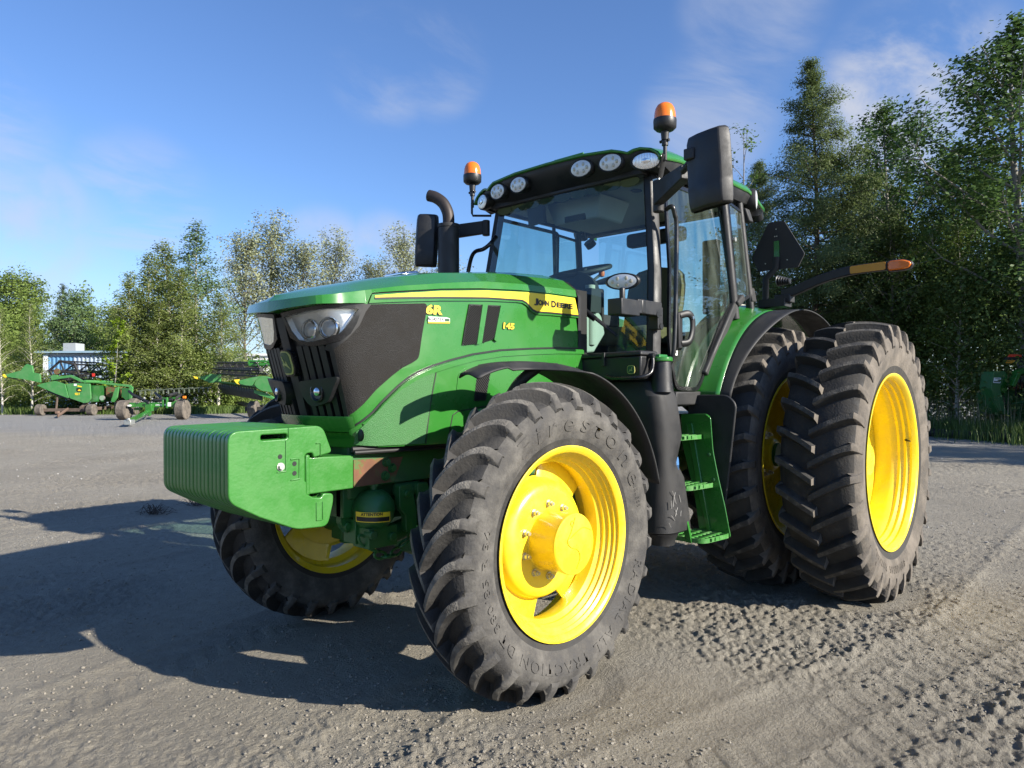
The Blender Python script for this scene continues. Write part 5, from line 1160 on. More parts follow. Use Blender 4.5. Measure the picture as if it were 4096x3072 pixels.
def gheight(x, y):
    h = .030*vnoise(x, y, 2.6, 1)+.018*vnoise(x, y, .9, 2)+.009*vnoise(x, y, .34, 3)
    rough = np.clip(vnoise(x, y, 1.3, 9)*2.4+.62, .12, 1.15)*np.clip(1.1-.35*vnoise(x, y, .5, 19), .4, 1.4)
    r1 = vnoise(x, y, .13, 4); r2_ = vnoise(x, y, .06, 5); r3_ = vnoise(x, y, .028, 6)
    h = h+rough*(.004*np.maximum(r1, -.15)+.010*np.maximum(r2_-.05, 0)+.020*r3_+.012*vnoise(x, y, .017, 7))
    cl = vnoise(x, y, .075, 31)+.5*vnoise(x, y, .035, 32)
    h = h+.050*np.clip(cl-.33, 0, .25)*np.clip(rough, 0, 1)
    for P, w, dp in TRACKS:
        dp = dp*.5; d, al, sd = dist_path(x, y, P); m = np.clip(1-(d/w)**4, 0, 1); ph = al/.16+d/.30*1.0+(sd > 0)*.5
        h = h*(1-.55*m)-m*dp*(1-.2*vnoise(x, y, .3, 8))+m*.0045*np.clip(np.sin(2*PI*ph)*2, -.4, 1)*np.clip(vnoise(x, y, .8, 55)*4+.8, 0, 1)+.007*np.exp(-((d-w*1.12)/.05)**2)
    # keep the ground just under the tyres
    for (cx, cy, rx, ry) in ((2.757, .93, .34, .26), (2.757, -.955, .34, .26), (0, 1.53, .42, .32), (0, .86, .42, .32), (0, -.86, .42, .32), (0, -1.53, .42, .32)):
        q = np.clip(1.35-np.sqrt(((x-cx)/rx)**2+((y-cy)/ry)**2), 0, 1)/.35; q = np.clip(q, 0, 1); h = h*(1-q)-.010*q
    return h
cxy = (CP.x, CP.y)
yawd = math.degrees(YAW)
angs = np.radians(np.concatenate([np.linspace(yawd-52, yawd+52, 1000), np.linspace(yawd+52, yawd+308, 220)[1:-1]]))
rads = np.concatenate([np.linspace(.5, 2.4, 8)[:-1], 2.4*np.exp(np.linspace(0, math.log(26/2.4), 640)), 26*np.exp(np.linspace(0, math.log(3000/26), 70))[1:]])
A_, R_ = np.meshgrid(angs, rads); gx = cxy[0]+R_*np.cos(A_); gy = cxy[1]+R_*np.sin(A_)
gz = np.where(R_ < 60, gheight(gx, gy)*np.clip((60-R_)/30, 0, 1), 0)
na, nr = len(angs), len(rads)
idx = np.arange(na*nr).reshape(nr, na); nx_ = np.roll(idx, -1, 1)
quads = np.stack([idx[:-1], idx[1:], nx_[1:], nx_[:-1]], -1).reshape(-1, 4)
Vg = np.stack([gx, gy, gz], -1).reshape(-1, 3)
Vg = np.vstack([Vg, [[cxy[0], cxy[1], 0]]]); fan = np.stack([np.roll(idx[0], -1), np.full(na, len(Vg)-1), idx[0]], -1)[:, ::-1]
# ground material
def ground_mat():
    m, n, l, b = nt('dirt_yard')
    tc = n.new('ShaderNodeTexCoord'); P = tc.outputs['Object']
    def noise(sc, det=6, rough=.6, vec=None):
        q = n.new('ShaderNodeTexNoise'); q.inputs['Scale'].default_value = sc; q.inputs['Detail'].default_value = det; q.inputs['Roughness'].default_value = rough; l.new(vec or P, q.inputs['Vector']); return q.outputs['Fac']
    def mix(f, a, b_):
        q = n.new('ShaderNodeMix'); q.data_type = 'RGBA'
        for k, v in (('Factor', f), ('A', a), ('B', b_)):
            if isinstance(v, tuple): q.inputs[k].default_value = (*v, 1)
            elif isinstance(v, float): q.inputs[k].default_value = v
            else: l.new(v, q.inputs[k])
        return q.outputs['Result']
    def rng(v, a, b_, c=0.0, d=1.0):
        q = n.new('ShaderNodeMapRange'); q.inputs['From Min'].default_value = a; q.inputs['From Max'].default_value = b_; q.inputs['To Min'].default_value = c; q.inputs['To Max'].default_value = d; l.new(v, q.inputs[0]); return q.outputs[0]
    base = mix(rng(noise(.55, 8), .35, .68), (.285, .258, .206), (.362, .332, .270))
    base = mix(rng(noise(9, 9, .7), .40, .75, 0, .6), base, (.19, .172, .142))
    base = mix(rng(noise(60, 4, .7), .55, .75, 0, .6), base, (.30, .28, .25))
    base = mix(rng(noise(22, 7, .8), .55, .70, 0, .5), base, (.10, .086, .067))
    base = mix(rng(noise(3.2, 8, .75), .5, .64, 0, .5), base, (.30, .27, .215))
    base = mix(rng(noise(1.7, 3), .60, .72, 0, .4), base, (.27, .25, .21))
    # pale dried puddles
    pd = n.new('ShaderNodeMapping'); pd.inputs['Rotation'].default_value = (0, 0, R(40)); pd.inputs['Scale'].default_value = (.35, 1.5, 1); l.new(P, pd.inputs[0])
    base = mix(rng(noise(.8, 5, .6, pd.outputs[0]), .68, .76, 0, .4), base, (.36, .34, .31))
    # grey gravel pad further off
    sp = n.new('ShaderNodeSeparateXYZ'); l.new(P, sp.inputs[0])
    def M_(op, a, b_):
        q = n.new('ShaderNodeMath'); q.operation = op
        for i, v in enumerate((a, b_)):
            if isinstance(v, (int, float)): q.inputs[i].default_value = v
            else: l.new(v, q.inputs[i])
        return q.outputs[0]
    d = M_('ADD', M_('MULTIPLY', sp.outputs[0], -.899), M_('MULTIPLY', sp.outputs[1], -.438)); d = M_('SUBTRACT', d, 12.1)
    d = M_('ADD', d, M_('MULTIPLY', noise(.25, 4), 6.0))
    grav = mix(rng(noise(28, 6, .8), .3, .7), (.185, .178, .162), (.34, .33, .305)); grav = mix(rng(noise(.4, 5), .5, .75, 0, .5), grav, (.22, .20, .17))
    base = mix(rng(d, 2.2, 5.0), base, grav)
    l.new(base, b.inputs['Base Color']); b.inputs['Roughness'].default_value = .93; b.inputs['Specular IOR Level'].default_value = .25
    bp = n.new('ShaderNodeBump'); bp.inputs['Strength'].default_value = 1.0; bp.inputs['Distance'].default_value = .03
    hh_ = M_('ADD', M_('MULTIPLY', noise(60, 6, .75), 1.0), M_('MULTIPLY', noise(18, 5, .7), .7)); l.new(hh_, bp.inputs['Height']); l.new(bp.outputs[0], b.inputs['Normal'])
    return m
M['ground'] = ground_mat()
G = np_mesh('ground', Vg, [quads, fan], M['ground'], None, 180); tag(G, kind='structure')
# loose clods and stones
def ico(sub=1):
    bm = bmesh.new(); bmesh.ops.create_icosphere(bm, subdivisions=sub, radius=1); V = np.array([v.co[:] for v in bm.verts]); F = np.array([[v.index for v in f.verts] for f in bm.faces]); bm.free(); return V, F
IV, IF = ico(1)
def scatter_stones(name, n_, rmin, rmax, smin, smax, mat, power=2.2, sink=.3, spread=48, flat=.7):
    a = np.radians(yawd+RNG.uniform(-spread, spread, n_)); r = rmin+(rmax-rmin)*RNG.random(n_)**power
    x = cxy[0]+r*np.cos(a); y = cxy[1]+r*np.sin(a); keep = vnoise(x, y, 1.1, 77)+RNG.uniform(-.25, .25, n_) > -.05
    x, y, r = x[keep], y[keep], r[keep]; k = len(x); z = gheight(x, y); s = smin+(smax-smin)*RNG.random(k)**3
    rot = RNG.uniform(0, 2*PI, k); V = IV[None]*(1+RNG.uniform(-.28, .28, (k, len(IV), 1)))*s[:, None, None]*np.array([1, 1, flat])[None, None]*(1+RNG.uniform(-.3, .3, (k, 1, 3)))
    c, s_ = np.cos(rot)[:, None], np.sin(rot)[:, None]; X = V[..., 0]*c-V[..., 1]*s_; Y = V[..., 0]*s_+V[..., 1]*c
    V = np.stack([X+x[:, None], Y+y[:, None], V[..., 2]+z[:, None]+(s*(1-sink)*.5)[:, None]], -1)
    F = (IF[None]+(np.arange(k)*len(IV))[:, None, None]).reshape(-1, 3)
    o = np_mesh(name, V.reshape(-1, 3), F, mat, None, 25); tag(o, kind='stuff'); return o
M['clod'] = paint('dirt_clod', (.22, .20, .165), .95, var=.25, scale=5, dust=(.22, .195, .155), dustamt=.5, bump=.6, bscale=90)
M['stone'] = paint('pale_stone', (.36, .35, .33), .85, var=.3, scale=4)
tag(scatter_stones('dirt_clods', 42000, 2.4, 14, .002, .009, M['clod']), 'loose dirt clods scattered over the yard', 'dirt', kind='stuff')
tag(scatter_stones('gravel', 5000, 8, 40, .005, .014, M['stone'], 1.3), 'pale stones scattered on the grey gravel', 'gravel', kind='stuff')

# ================================================================== PLANTS
def leafmat(name, col, col2, trans=.35, rough=.55):
    m, n, l, b = nt(name); out = n['Material Output']
    gi = n.new('ShaderNodeNewGeometry'); mx = n.new('ShaderNodeMix'); mx.data_type = 'RGBA'; mx.inputs['A'].default_value = (*col, 1); mx.inputs['B'].default_value = (*col2, 1)
    tc = n.new('ShaderNodeTexCoord'); nz = n.new('ShaderNodeTexNoise'); nz.inputs['Scale'].default_value = .9; nz.inputs['Detail'].default_value = 3; l.new(tc.outputs['Object'], nz.inputs['Vector'])
    a = n.new('ShaderNodeMath'); a.operation = 'ADD'; l.new(gi.outputs['Random Per Island'], a.inputs[0]); l.new(nz.outputs['Fac'], a.inputs[1]); a2 = n.new('ShaderNodeMath'); a2.operation = 'MULTIPLY'; a2.inputs[1].default_value = .5; l.new(a.outputs[0], a2.inputs[0])
    l.new(a2.outputs[0], mx.inputs['Factor']); l.new(mx.outputs['Result'], b.inputs['Base Color']); b.inputs['Roughness'].default_value = rough; b.inputs['Specular IOR Level'].default_value = .35
    tr = n.new('ShaderNodeBsdfTranslucent'); l.new(mx.outputs['Result'], tr.inputs['Color']); ms = n.new('ShaderNodeMixShader'); ms.inputs[0].default_value = trans
    l.new(b.outputs[0], ms.inputs[1]); l.new(tr.outputs[0], ms.inputs[2]); l.new(ms.outputs[0], out.inputs['Surface']); return m
LM = {'aspen': leafmat('aspen_leaf', (.055, .110, .025), (.12, .20, .055), .4), 'larch': leafmat('larch_needle', (.085, .125, .04), (.165, .21, .075), .45), 'birch': leafmat('birch_leaf', (.15, .195, .05), (.28, .33, .10), .5),
      'bluebirch': leafmat('dark_birch_leaf', (.10, .165, .06), (.19, .27, .11), .4), 'willow': leafmat('willow_leaf', (.20, .23, .11), (.46, .48, .30), .4), 'spruce': leafmat('spruce_needle', (.06, .09, .04), (.13, .165, .075), .15), 'shrub': leafmat('shrub_leaf', (.11, .17, .035), (.26, .34, .08), .45),
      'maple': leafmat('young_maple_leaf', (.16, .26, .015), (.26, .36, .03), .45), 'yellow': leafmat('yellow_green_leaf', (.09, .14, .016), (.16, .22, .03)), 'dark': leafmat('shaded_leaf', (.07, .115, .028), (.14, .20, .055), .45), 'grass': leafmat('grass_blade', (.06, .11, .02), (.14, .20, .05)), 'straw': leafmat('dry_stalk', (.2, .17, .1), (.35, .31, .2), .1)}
BK = {'grey': paint('grey_bark', (.20, .19, .17), .85, var=.35, scale=12), 'white': paint('white_birch_bark', (.46, .43, .38), .8, var=.3, scale=9, dust=(.05, .045, .04), dustamt=.8, dscale=14, dlo=.6, dhi=.7), 'brown': paint('brown_bark', (.09, .075, .06), .9, var=.35, scale=12)}
def leaves_np(P, Nn, size, rng, aspect=.62, jitter=.55, up=.35):
    """P (k,3) positions, Nn (k,3) outward hints; diamond leaf faces"""
    k = len(P); n_ = Nn+rng.normal(0, jitter, (k, 3)); n_[:, 2] += up; n_ /= np.linalg.norm(n_, axis=1)[:, None]+1e-9
    t = rng.normal(0, 1, (k, 3)); t -= (t*n_).sum(1)[:, None]*n_; t /= np.linalg.norm(t, axis=1)[:, None]+1e-9; b = np.cross(n_, t)
    s = size*rng.uniform(.65, 1.3, k)[:, None]
    V = np.stack([P-t*s*.5, P+b*s*.5*aspect-t*s*.08, P+t*s*.55, P-b*s*.5*aspect-t*s*.08], 1).reshape(-1, 3)
    return V, np.arange(k*4).reshape(-1, 4)
def tree_geo(style, h, seed, dens_=1.0):
    """returns list of limbs [(pts, radii)] and leaf (pos, normal, size, aspect)"""
    rng = np.random.default_rng(seed); limbs = []; LP = []; LN = []
    S = {'aspen': dict(base=.22, w=.27, n=38, ang=(58, 40), leaf=.095, sig=.20, per=700, droop=.02, prof=lambda t: (.55+.45*math.sin(PI*min(t*1.15, 1)))*(1-t**3.2)+.08, tr=.013, twig=5),
         'larch': dict(base=.06, w=.20, n=130, ang=(86, 62), leaf=.062, sig=.14, per=1700, droop=-.03, prof=lambda t: min(1, 2.05*(1-t))*(.86+.14*math.sin(t*31))+.03, tr=.012, twig=8),
         'spruce': dict(base=.05, w=.2, n=90, ang=(92, 60), leaf=.10, sig=.14, per=200, droop=-.1, prof=lambda t: (1-t)**.9+.03, tr=.014, twig=6),
         'birch': dict(base=.10, w=.24, n=54, ang=(52, 30), leaf=.075, sig=.24, per=300, droop=-.10, prof=lambda t: (.55+.45*math.sin(PI*min(t*1.2+.1, 1)))*(1-t**2.6)+.13, tr=.009, twig=7),
         'willow': dict(base=.30, w=.27, n=44, ang=(40, 26), leaf=.12, sig=.26, per=210, droop=.03, prof=lambda t: .35+.65*(1-(t-.35)**2*1.6), tr=.011, twig=6),
         'broad': dict(base=.1, w=.33, n=46, ang=(70, 35), leaf=.16, sig=.36, per=260, droop=0, prof=lambda t: math.sqrt(max(0, 1-(t*1.05-.25)**2*1.2))*.95+.05, tr=.014, twig=5),
         'sapling': dict(base=.22, w=.24, n=16, ang=(58, 35), leaf=.13, sig=.16, per=120, droop=0, prof=lambda t: (1-t)**.6*.9+.1, tr=.008, twig=3)}[style]
    lean = rng.normal(0, .012, 2); npt = 9; tp = []
    for i in range(npt+1):
        t = i/npt; tp.append(np.array([lean[0]*h*t+.012*h*math.sin(t*5+seed), lean[1]*h*t+.012*h*math.cos(t*4+seed*2)-.012*h*math.cos(seed*2), h*t*.985-.1]))
    tr0 = S['tr']*h+.02
    limbs.append((tp, [tr0*(1-.93*(i/npt)**.9) for i in range(npt+1)]))
    def trunk(t):
        f = min(t, .999)*npt; i = int(f); return tp[i]*(1-f+i)+tp[i+1]*(f-i)
    for k in range(S['n']):
        t = S['base']+(1-S['base'])*((k+rng.random())/S['n'])**.92; tt = (t-S['base'])/(1-S['base'])
        L_ = S['w']*h*S['prof'](tt)*rng.uniform(.65, 1.15); az = k*2.39996+rng.normal(0, .35); a = R(S['ang'][0]+(S['ang'][1]-S['ang'][0])*tt+rng.normal(0, 7))
        d = np.array([math.sin(a)*math.cos(az), math.sin(a)*math.sin(az), math.cos(a)]); p0 = trunk(t); pts = []
        for i in range(5):
            s = i/4; p = p0+d*L_*s; p[2] += S['droop']*L_*s*s*3+(.10*L_*s*s if style in ('aspen', 'willow') else 0); p += rng.normal(0, .03*L_*s, 3); pts.append(p)
        limbs.append((pts, [max(tr0*.32*(1-.7*tt)*(1-.85*i/4), .006) for i in range(5)]))
        ntw = S['twig']
        for q in range(ntw):
            s = .25+.75*(q+rng.random())/ntw; f = min(s, .999)*4; i = int(f); pb = pts[i]*(1-f+i)+pts[i+1]*(f-i)
            dv = d*.55+rng.normal(0, .55, 3); dv[2] += .15 if style != 'larch' else -.05; dv /= np.linalg.norm(dv); tl = L_*rng.uniform(.16, .34)+.08
            pe = pb+dv*tl; pe[2] += S['droop']*tl*2
            if style in ('aspen', 'willow', 'sapling', 'broad') and tl > .25: limbs.append(([pb, (pb+pe)/2+rng.normal(0, .02, 3), pe], [.008+.0005*h, .006, .004]))
            m = max(3, int(S['per']*dens_*rng.uniform(.4, 1.3)/ntw*(.12+.88*min(L_/(S['w']*h), 1.1))))
            u = rng.random((m, 1)); pp = pb+(pe-pb)*u+rng.normal(0, S['sig']*(.55+.45*L_/(S['w']*h)), (m, 3))*np.array([1, 1, .8]); LP.append(pp)
            c = trunk(max(t-.05, 0)); nn = pp-c; LN.append(nn/(np.linalg.norm(nn, axis=1)[:, None]+1e-9))
    return limbs, np.vstack(LP), np.vstack(LN), S['leaf']
def limb_mesh(limbs, seg=5):
    V, F = [], []; off = 0
    for pts, rs_ in limbs:
        P = np.array(pts); n_ = len(P); sg = 8 if rs_[0] > .06 else seg; T = np.gradient(P, axis=0); T /= np.linalg.norm(T, axis=1)[:, None]+1e-9
        ref = np.array([0, 0, 1.]) if abs(T[0][2]) < .8 else np.array([1., 0, 0]); u = np.cross(T, ref); u /= np.linalg.norm(u, axis=1)[:, None]+1e-9; v = np.cross(T, u)
        a = np.linspace(0, 2*PI, sg, endpoint=False); ring = P[:, None]+(u[:, None]*np.cos(a)[None, :, None]+v[:, None]*np.sin(a)[None, :, None])*np.array(rs_)[:, None, None]
        V.append(ring.reshape(-1, 3)); ix = np.arange(n_*sg).reshape(n_, sg)+off; nx2 = np.roll(ix, -1, 1)
        F.append(np.stack([ix[:-1], nx2[:-1], nx2[1:], ix[1:]], -1).reshape(-1, 4)); off += n_*sg
    return np.vstack(V), np.vstack(F)
TREES = {}
def tree(name, label, cat, loc, h, style, leaf, bark, seed, rz=0.0, group=None, dens_=1.0, size=1.0, sx=1.0):
    key = (style, seed, leaf, bark, dens_, size)
    T = thing(name, label, cat, (loc[0], loc[1], 0), rz, group)
    if key not in TREES:
        limbs, P, Nn, ls = tree_geo(style, 10.0, seed, dens_); rng = np.random.default_rng(seed+99)
        V, F = limb_mesh(limbs); t = np_mesh('trunk', V, F, BK[bark], T, 60)
        LV, LF = leaves_np(P, Nn, ls*size, rng, aspect=.35 if style in ('larch', 'spruce') else .7); c = np_mesh('crown', LV, LF, LM[leaf], T)
        TREES[key] = (t.data, c.data)
    else:
        for nm, me in zip(('trunk', 'crown'), TREES[key]):
            o = bpy.data.objects.new(nm, me); COL.objects.link(o); o.parent = T
    k = h/10.0; T.scale = (k*sx, k*sx, k)
    return T
tree('larch_tree', 'tall feathery cone shaped larch rising behind the mirror and warning sign', 'tree', (-20.9, -6.7), 13.4, 'larch', 'larch', 'brown', 21, 0, size=1.15)
tree('aspen_tree', 'round topped aspen standing between the big larch and the tallest aspen', 'tree', (-24.0, -4.7), 12.1, 'aspen', 'aspen', 'grey', 31, .4, dens_=1.5)
tree('aspen_tree', 'tallest aspen with pale trunk and spreading limbs at the right picture edge', 'tree', (-19.9, -.35), 12.2, 'aspen', 'aspen', 'grey', 32, 2.0, dens_=1.35, sx=1.25)
tree('birch_tree', 'thin airy birch whose top shows beside the left cab mirror', 'tree', (-18.3, -8.0), 10.6, 'sapling', 'aspen', 'grey', 33, 1.0, size=.8, dens_=1.6)
tree('aspen_tree', 'shorter aspen standing just left of the tallest aspen, above the indicator arm', 'tree', (-22.9, -2.5), 9.4, 'aspen', 'aspen', 'grey', 32, 4.0, dens_=1.35)
tree('larch_tree', 'smaller larch half hidden behind the cab, left of the big larch', 'tree', (-22.6, -8.9), 10.6, 'larch', 'larch', 'brown', 22, 1.3, size=1.15)
tree('birch_tree', 'yellow green birch between the two aspens', 'tree', (-25.9, -4.0), 9.0, 'birch', 'yellow', 'white', 41, .7, dens_=1.5)
tree('aspen_tree', 'dark green aspen in the second row right of the yellow green birch', 'tree', (-26.3, -2.0), 10.4, 'aspen', 'dark', 'grey', 31, 3.0, dens_=1.5)
tree('larch_tree', 'second row larch close right of the big larch', 'tree', (-25.6, -6.6), 10.2, 'larch', 'larch', 'brown', 22, 3.3, size=1.15)
tree('aspen_tree', 'far aspen behind the gap between big larch and round topped aspen', 'tree', (-29.6, -7.0), 11.2, 'aspen', 'dark', 'grey', 32, 5.0, dens_=1.35)
tree('aspen_tree', 'low dark aspen right above the rear tyre', 'tree', (-21.2, -3.9), 7.4, 'aspen', 'dark', 'grey', 31, 5.4, dens_=1.5, sx=1.2)
tree('birch_tree', 'young pale trunked birch in the shade above the green machine', 'tree', (-20.6, -1.9), 6.6, 'birch', 'yellow', 'white', 42, 2.2, dens_=1.2)
BL = [('birch_tree', 'left shoulder birch of the clump behind the empty trailer', (-11.1, -43.7), 8.6, 'birch', 41, 0, 'birch', 1.35), ('birch_tree', 'second birch from the left in the clump behind the empty trailer', (-12.3, -44.2), 9.9, 'birch', 42, 1, 'birch', 1.35), ('birch_tree', 'broad light green birch with the clump’s left peak', (-13.4, -44.6), 11.0, 'birch', 43, 2, 'birch', 1.45), ('birch_tree', 'front birch with white trunk in the middle of the clump', (-13.2, -41.6), 8.8, 'birch', 42, 3.4, 'birch', 1.35), ('birch_tree', 'tallest bluish birch with pointed top in the clump', (-16.0, -44.9), 12.6, 'bluebirch', 44, .5, 'birch', 1.3), ('birch_tree', 'rounded birch at the right end of the clump by the black reel', (-15.0, -40.4), 7.4, 'birch', 41, 4.2, 'birch', 1.35), ('birch_tree', 'bushy birch low in the clump behind the trailer tongue', (-12.2, -41.9), 6.8, 'birch', 43, 5.0, 'birch', 1.45)]
for nm, lb, loc, h, leaf, seed, rz, st, sx in BL: tree(nm, lb.replace('’', "'").replace("clump's left peak", 'left peak of the clump'), 'tree', loc, h, st, leaf, 'white', seed, rz, group='birches in the clump behind the trailers', dens_=1.5, size=1.35, sx=sx)
tree('maple_sapling', 'young maple with bright yellow green leaves by the shed wall', 'sapling', (-9.8, -42.2), 5.6, 'sapling', 'maple', 'grey', 51, 0, dens_=1.8, size=2.0)
tree('birch_sapling', 'thin sapling with bare pale stem left of the combine header', 'sapling', (-6.6, -46.4), 6.6, 'birch', 'birch', 'white', 44, 2.0, dens_=.8, size=1.3)
tree('birch_sapling', 'slender birch at the left picture edge beside the white pickup', 'sapling', (-5.2, -46.6), 6.0, 'birch', 'birch', 'white', 41, 1.1, dens_=.9, size=1.3)
tree('spruce_tree', 'dark pointed spruce on the far skyline above the shed', 'tree', (-17.0, -78.6), 12.2, 'spruce', 'spruce', 'brown', 61, 0, size=1.9)
tree('spruce_tree', 'lower spruce just right of the dark pointed spruce', 'tree', (-19.4, -78.0), 10.4, 'spruce', 'spruce', 'brown', 61, 2, size=1.9)
tree('weeping_birch', 'broad drooping grey green birch behind the shed', 'tree', (-15.6, -70.5), 9.2, 'broad', 'bluebirch', 'grey', 71, 0, dens_=1.7, size=1.2)
for lb, loc, h, rz in (('light green round tree on the skyline at the far left edge', (-14.3, -86.0), 12.3, 0), ('light green round tree between the left edge and the spruce', (-16.6, -88.5), 12.2, 2), ('lower round tree nearest the left edge', (-8.4, -68.0), 8.4, 1), ('round tree right of the shed, left of the birch clump', (-17.4, -66.0), 7.8, 3)):
    tree('round_tree', lb, 'tree', loc, h, 'broad', 'shrub', 'brown', 72, rz, dens_=1.7, size=1.25)
for lb, loc, h, rz, sd in (('pale willow with bare stems right of the birch clump', (-23.6, -53.7), 13.2, 0, 81), ('pale willow above the headlight, tallest of its row', (-26.1, -54.1), 14.2, 2, 82), ('third pale willow from the birch clump', (-27.1, -50.6), 12.6, 4, 81), ('pale willow showing above the bright glint on the hood', (-32.0, -53.3), 13.6, 1, 82), ('low pale willow above the middle of the hood', (-34.5, -50.9), 12.0, 3, 81), ('greener willow just left of the exhaust', (-33.6, -45.3), 13.1, 5, 82), ('willow partly hidden behind the exhaust stack', (-37.7, -44.5), 12.0, 2.5, 81)):
    tree('willow_tree', lb, 'tree', loc, h, 'willow', 'willow', 'brown', sd, rz, group='pale willows on the far side', dens_=1.3, size=1.15)

# masses nobody could count
def thicket(name, label, pts, wid, hgt, n_, leaf, size, seed, stems=0, base=0.0):
    rng = np.random.default_rng(seed); P = np.array(pts, float); seg = rng.integers(0, len(P)-1, n_); t = rng.random(n_)
    c = P[seg]*(1-t)[:, None]+P[seg+1]*t[:, None]; x = c[:, 0]+rng.normal(0, wid, n_); y = c[:, 1]+rng.normal(0, wid, n_)
    top = hgt*(.5+1.0*(vnoise(x, y, 1.7, seed)+.5))*(.75+.6*(vnoise(x, y, .6, seed+1)+.5)); z = base+top*rng.random(n_)**.75
    z += rng.normal(0, .05, n_); ok = (vnoise(x*1.0+z, y+z*.7, .45, seed+2) > -.12); x, y, z = x[ok], y[ok], np.maximum(z[ok], .03)
    Nn = np.stack([rng.normal(0, .6, len(x)), rng.normal(0, .6, len(x)), rng.random(len(x))], -1)
    V, F = leaves_np(np.stack([x, y, z], -1), Nn, size, rng); o = np_mesh(name, V, F, LM[leaf]); return tag(o, label, name.replace('_', ' ').split()[-1], kind='stuff')
thicket('undergrowth', 'shrubs massed under the birches along the left verge', [(-5, -52), (-8.5, -46.5), (-12, -43.4), (-14.5, -41.0), (-17.0, -41.5), (-24, -46)], .75, 2.4, 70000, 'shrub', .15, 5)
thicket('undergrowth', 'dark undergrowth at the foot of the forest on the right', [(-30, -13), (-25, -9.5), (-22.5, -5.5), (-20.8, -2.6), (-19.2, .6), (-18.0, 4.5)], .8, 3.8, 95000, 'dark', .11, 6)
thicket('undergrowth', 'taller thicket filling the wood behind the rear wheels', [(-33, -13), (-28.5, -9), (-26.5, -5.5), (-25, -2.5), (-23, 1.5), (-21, 6)], 1.4, 6.5, 110000, 'dark', .15, 7)
thicket('woodland', 'leafy far wood filling the skyline at the far left', [(-2, -82), (-12, -84), (-20, -76), (-24, -70)], 2.2, 8.0, 45000, 'shrub', .32, 9)
thicket('woodland', 'far belt of bushes behind the shed and willows', [(-4, -92), (-16, -86), (-26, -76), (-34, -66), (-42, -58), (-52, -50)], 1.8, 4.6, 45000, 'shrub', .34, 8)
def grass(name, label, pts, wid, n_, hgt, leaf, seed, lean=.35, w=.008):
    rng = np.random.default_rng(seed); P = np.array(pts, float); seg = rng.integers(0, len(P)-1, n_); t = rng.random(n_); c = P[seg]*(1-t)[:, None]+P[seg+1]*t[:, None]
    x = c[:, 0]+rng.normal(0, wid, n_); y = c[:, 1]+rng.normal(0, wid, n_); h = hgt*rng.uniform(.35, 1.15, n_); a = rng.uniform(0, 2*PI, n_); l_ = h*lean*rng.uniform(.2, 1.3, n_)
    ax, ay = np.cos(a), np.sin(a); B = np.stack([x, y, np.zeros(n_)], -1); sx = np.stack([-ay, ax, 0*x], -1)*w*rng.uniform(.7, 1.4, n_)[:, None]
    mid = B+np.stack([ax*l_*.35, ay*l_*.35, h*.6], -1); tip = B+np.stack([ax*l_, ay*l_, h], -1)
    V = np.stack([B-sx, B+sx, mid+sx*.8, tip, mid-sx*.8], 1).reshape(-1, 3); i0 = np.arange(n_)*5
    F4 = np.stack([i0, i0+1, i0+2, i0+4], -1); F3 = np.stack([i0+4, i0+2, i0+3], -1); o = np_mesh(name, V, [F4, F3], LM[leaf]); return tag(o, label, 'grass', kind='stuff')
grass('grass', 'bright grass verge below the shrubs on the left', [(-3.5, -50.5), (-6.8, -47.6), (-9.2, -45.4), (-11.5, -42.2), (-13.5, -39.9), (-16.5, -38.6)], .9, 26000, .42, 'grass', 15, w=.02)
grass('grass', 'tall grass and seed heads along the log on the right', [(-22.5, -6.5), (-20.3, -3.8), (-19.2, -2.2), (-17.6, .2), (-16.6, 1.7)], .55, 14000, .55, 'grass', 16, w=.008)
grass('dry_stalks', 'dry stalks standing at the edge of the dark wood', [(-21.6, -5.0), (-20.0, -2.8), (-18.8, -.8), (-17.4, 1.2)], .45, 700, 1.25, 'straw', 17, lean=.25, w=.007)
# trees outside the frame on the sunny side shade that wood: one mass
rng_ = np.random.default_rng(3); VV, FF, off = [], [], 0
lim, P0, N0, ls0 = tree_geo('aspen', 10.0, 31, 1.0)
for (x, y, h) in ((-23.2, 12.4, 12), (-17.2, 16.1, 11)):
    k = h/10; a = rng_.uniform(0, 6); c, s_ = math.cos(a), math.sin(a); Q = np.stack([P0[:, 0]*c-P0[:, 1]*s_, P0[:, 0]*s_+P0[:, 1]*c, P0[:, 2]], -1)*k+np.array([x, y, 0]); V, F = leaves_np(Q, N0, .2, rng_); VV.append(V); FF.append(F+off); off += len(V)
tag(np_mesh('woodland', np.vstack(VV), np.vstack(FF), LM['aspen']), 'wood continuing beyond the right picture edge', 'woodland', kind='stuff')
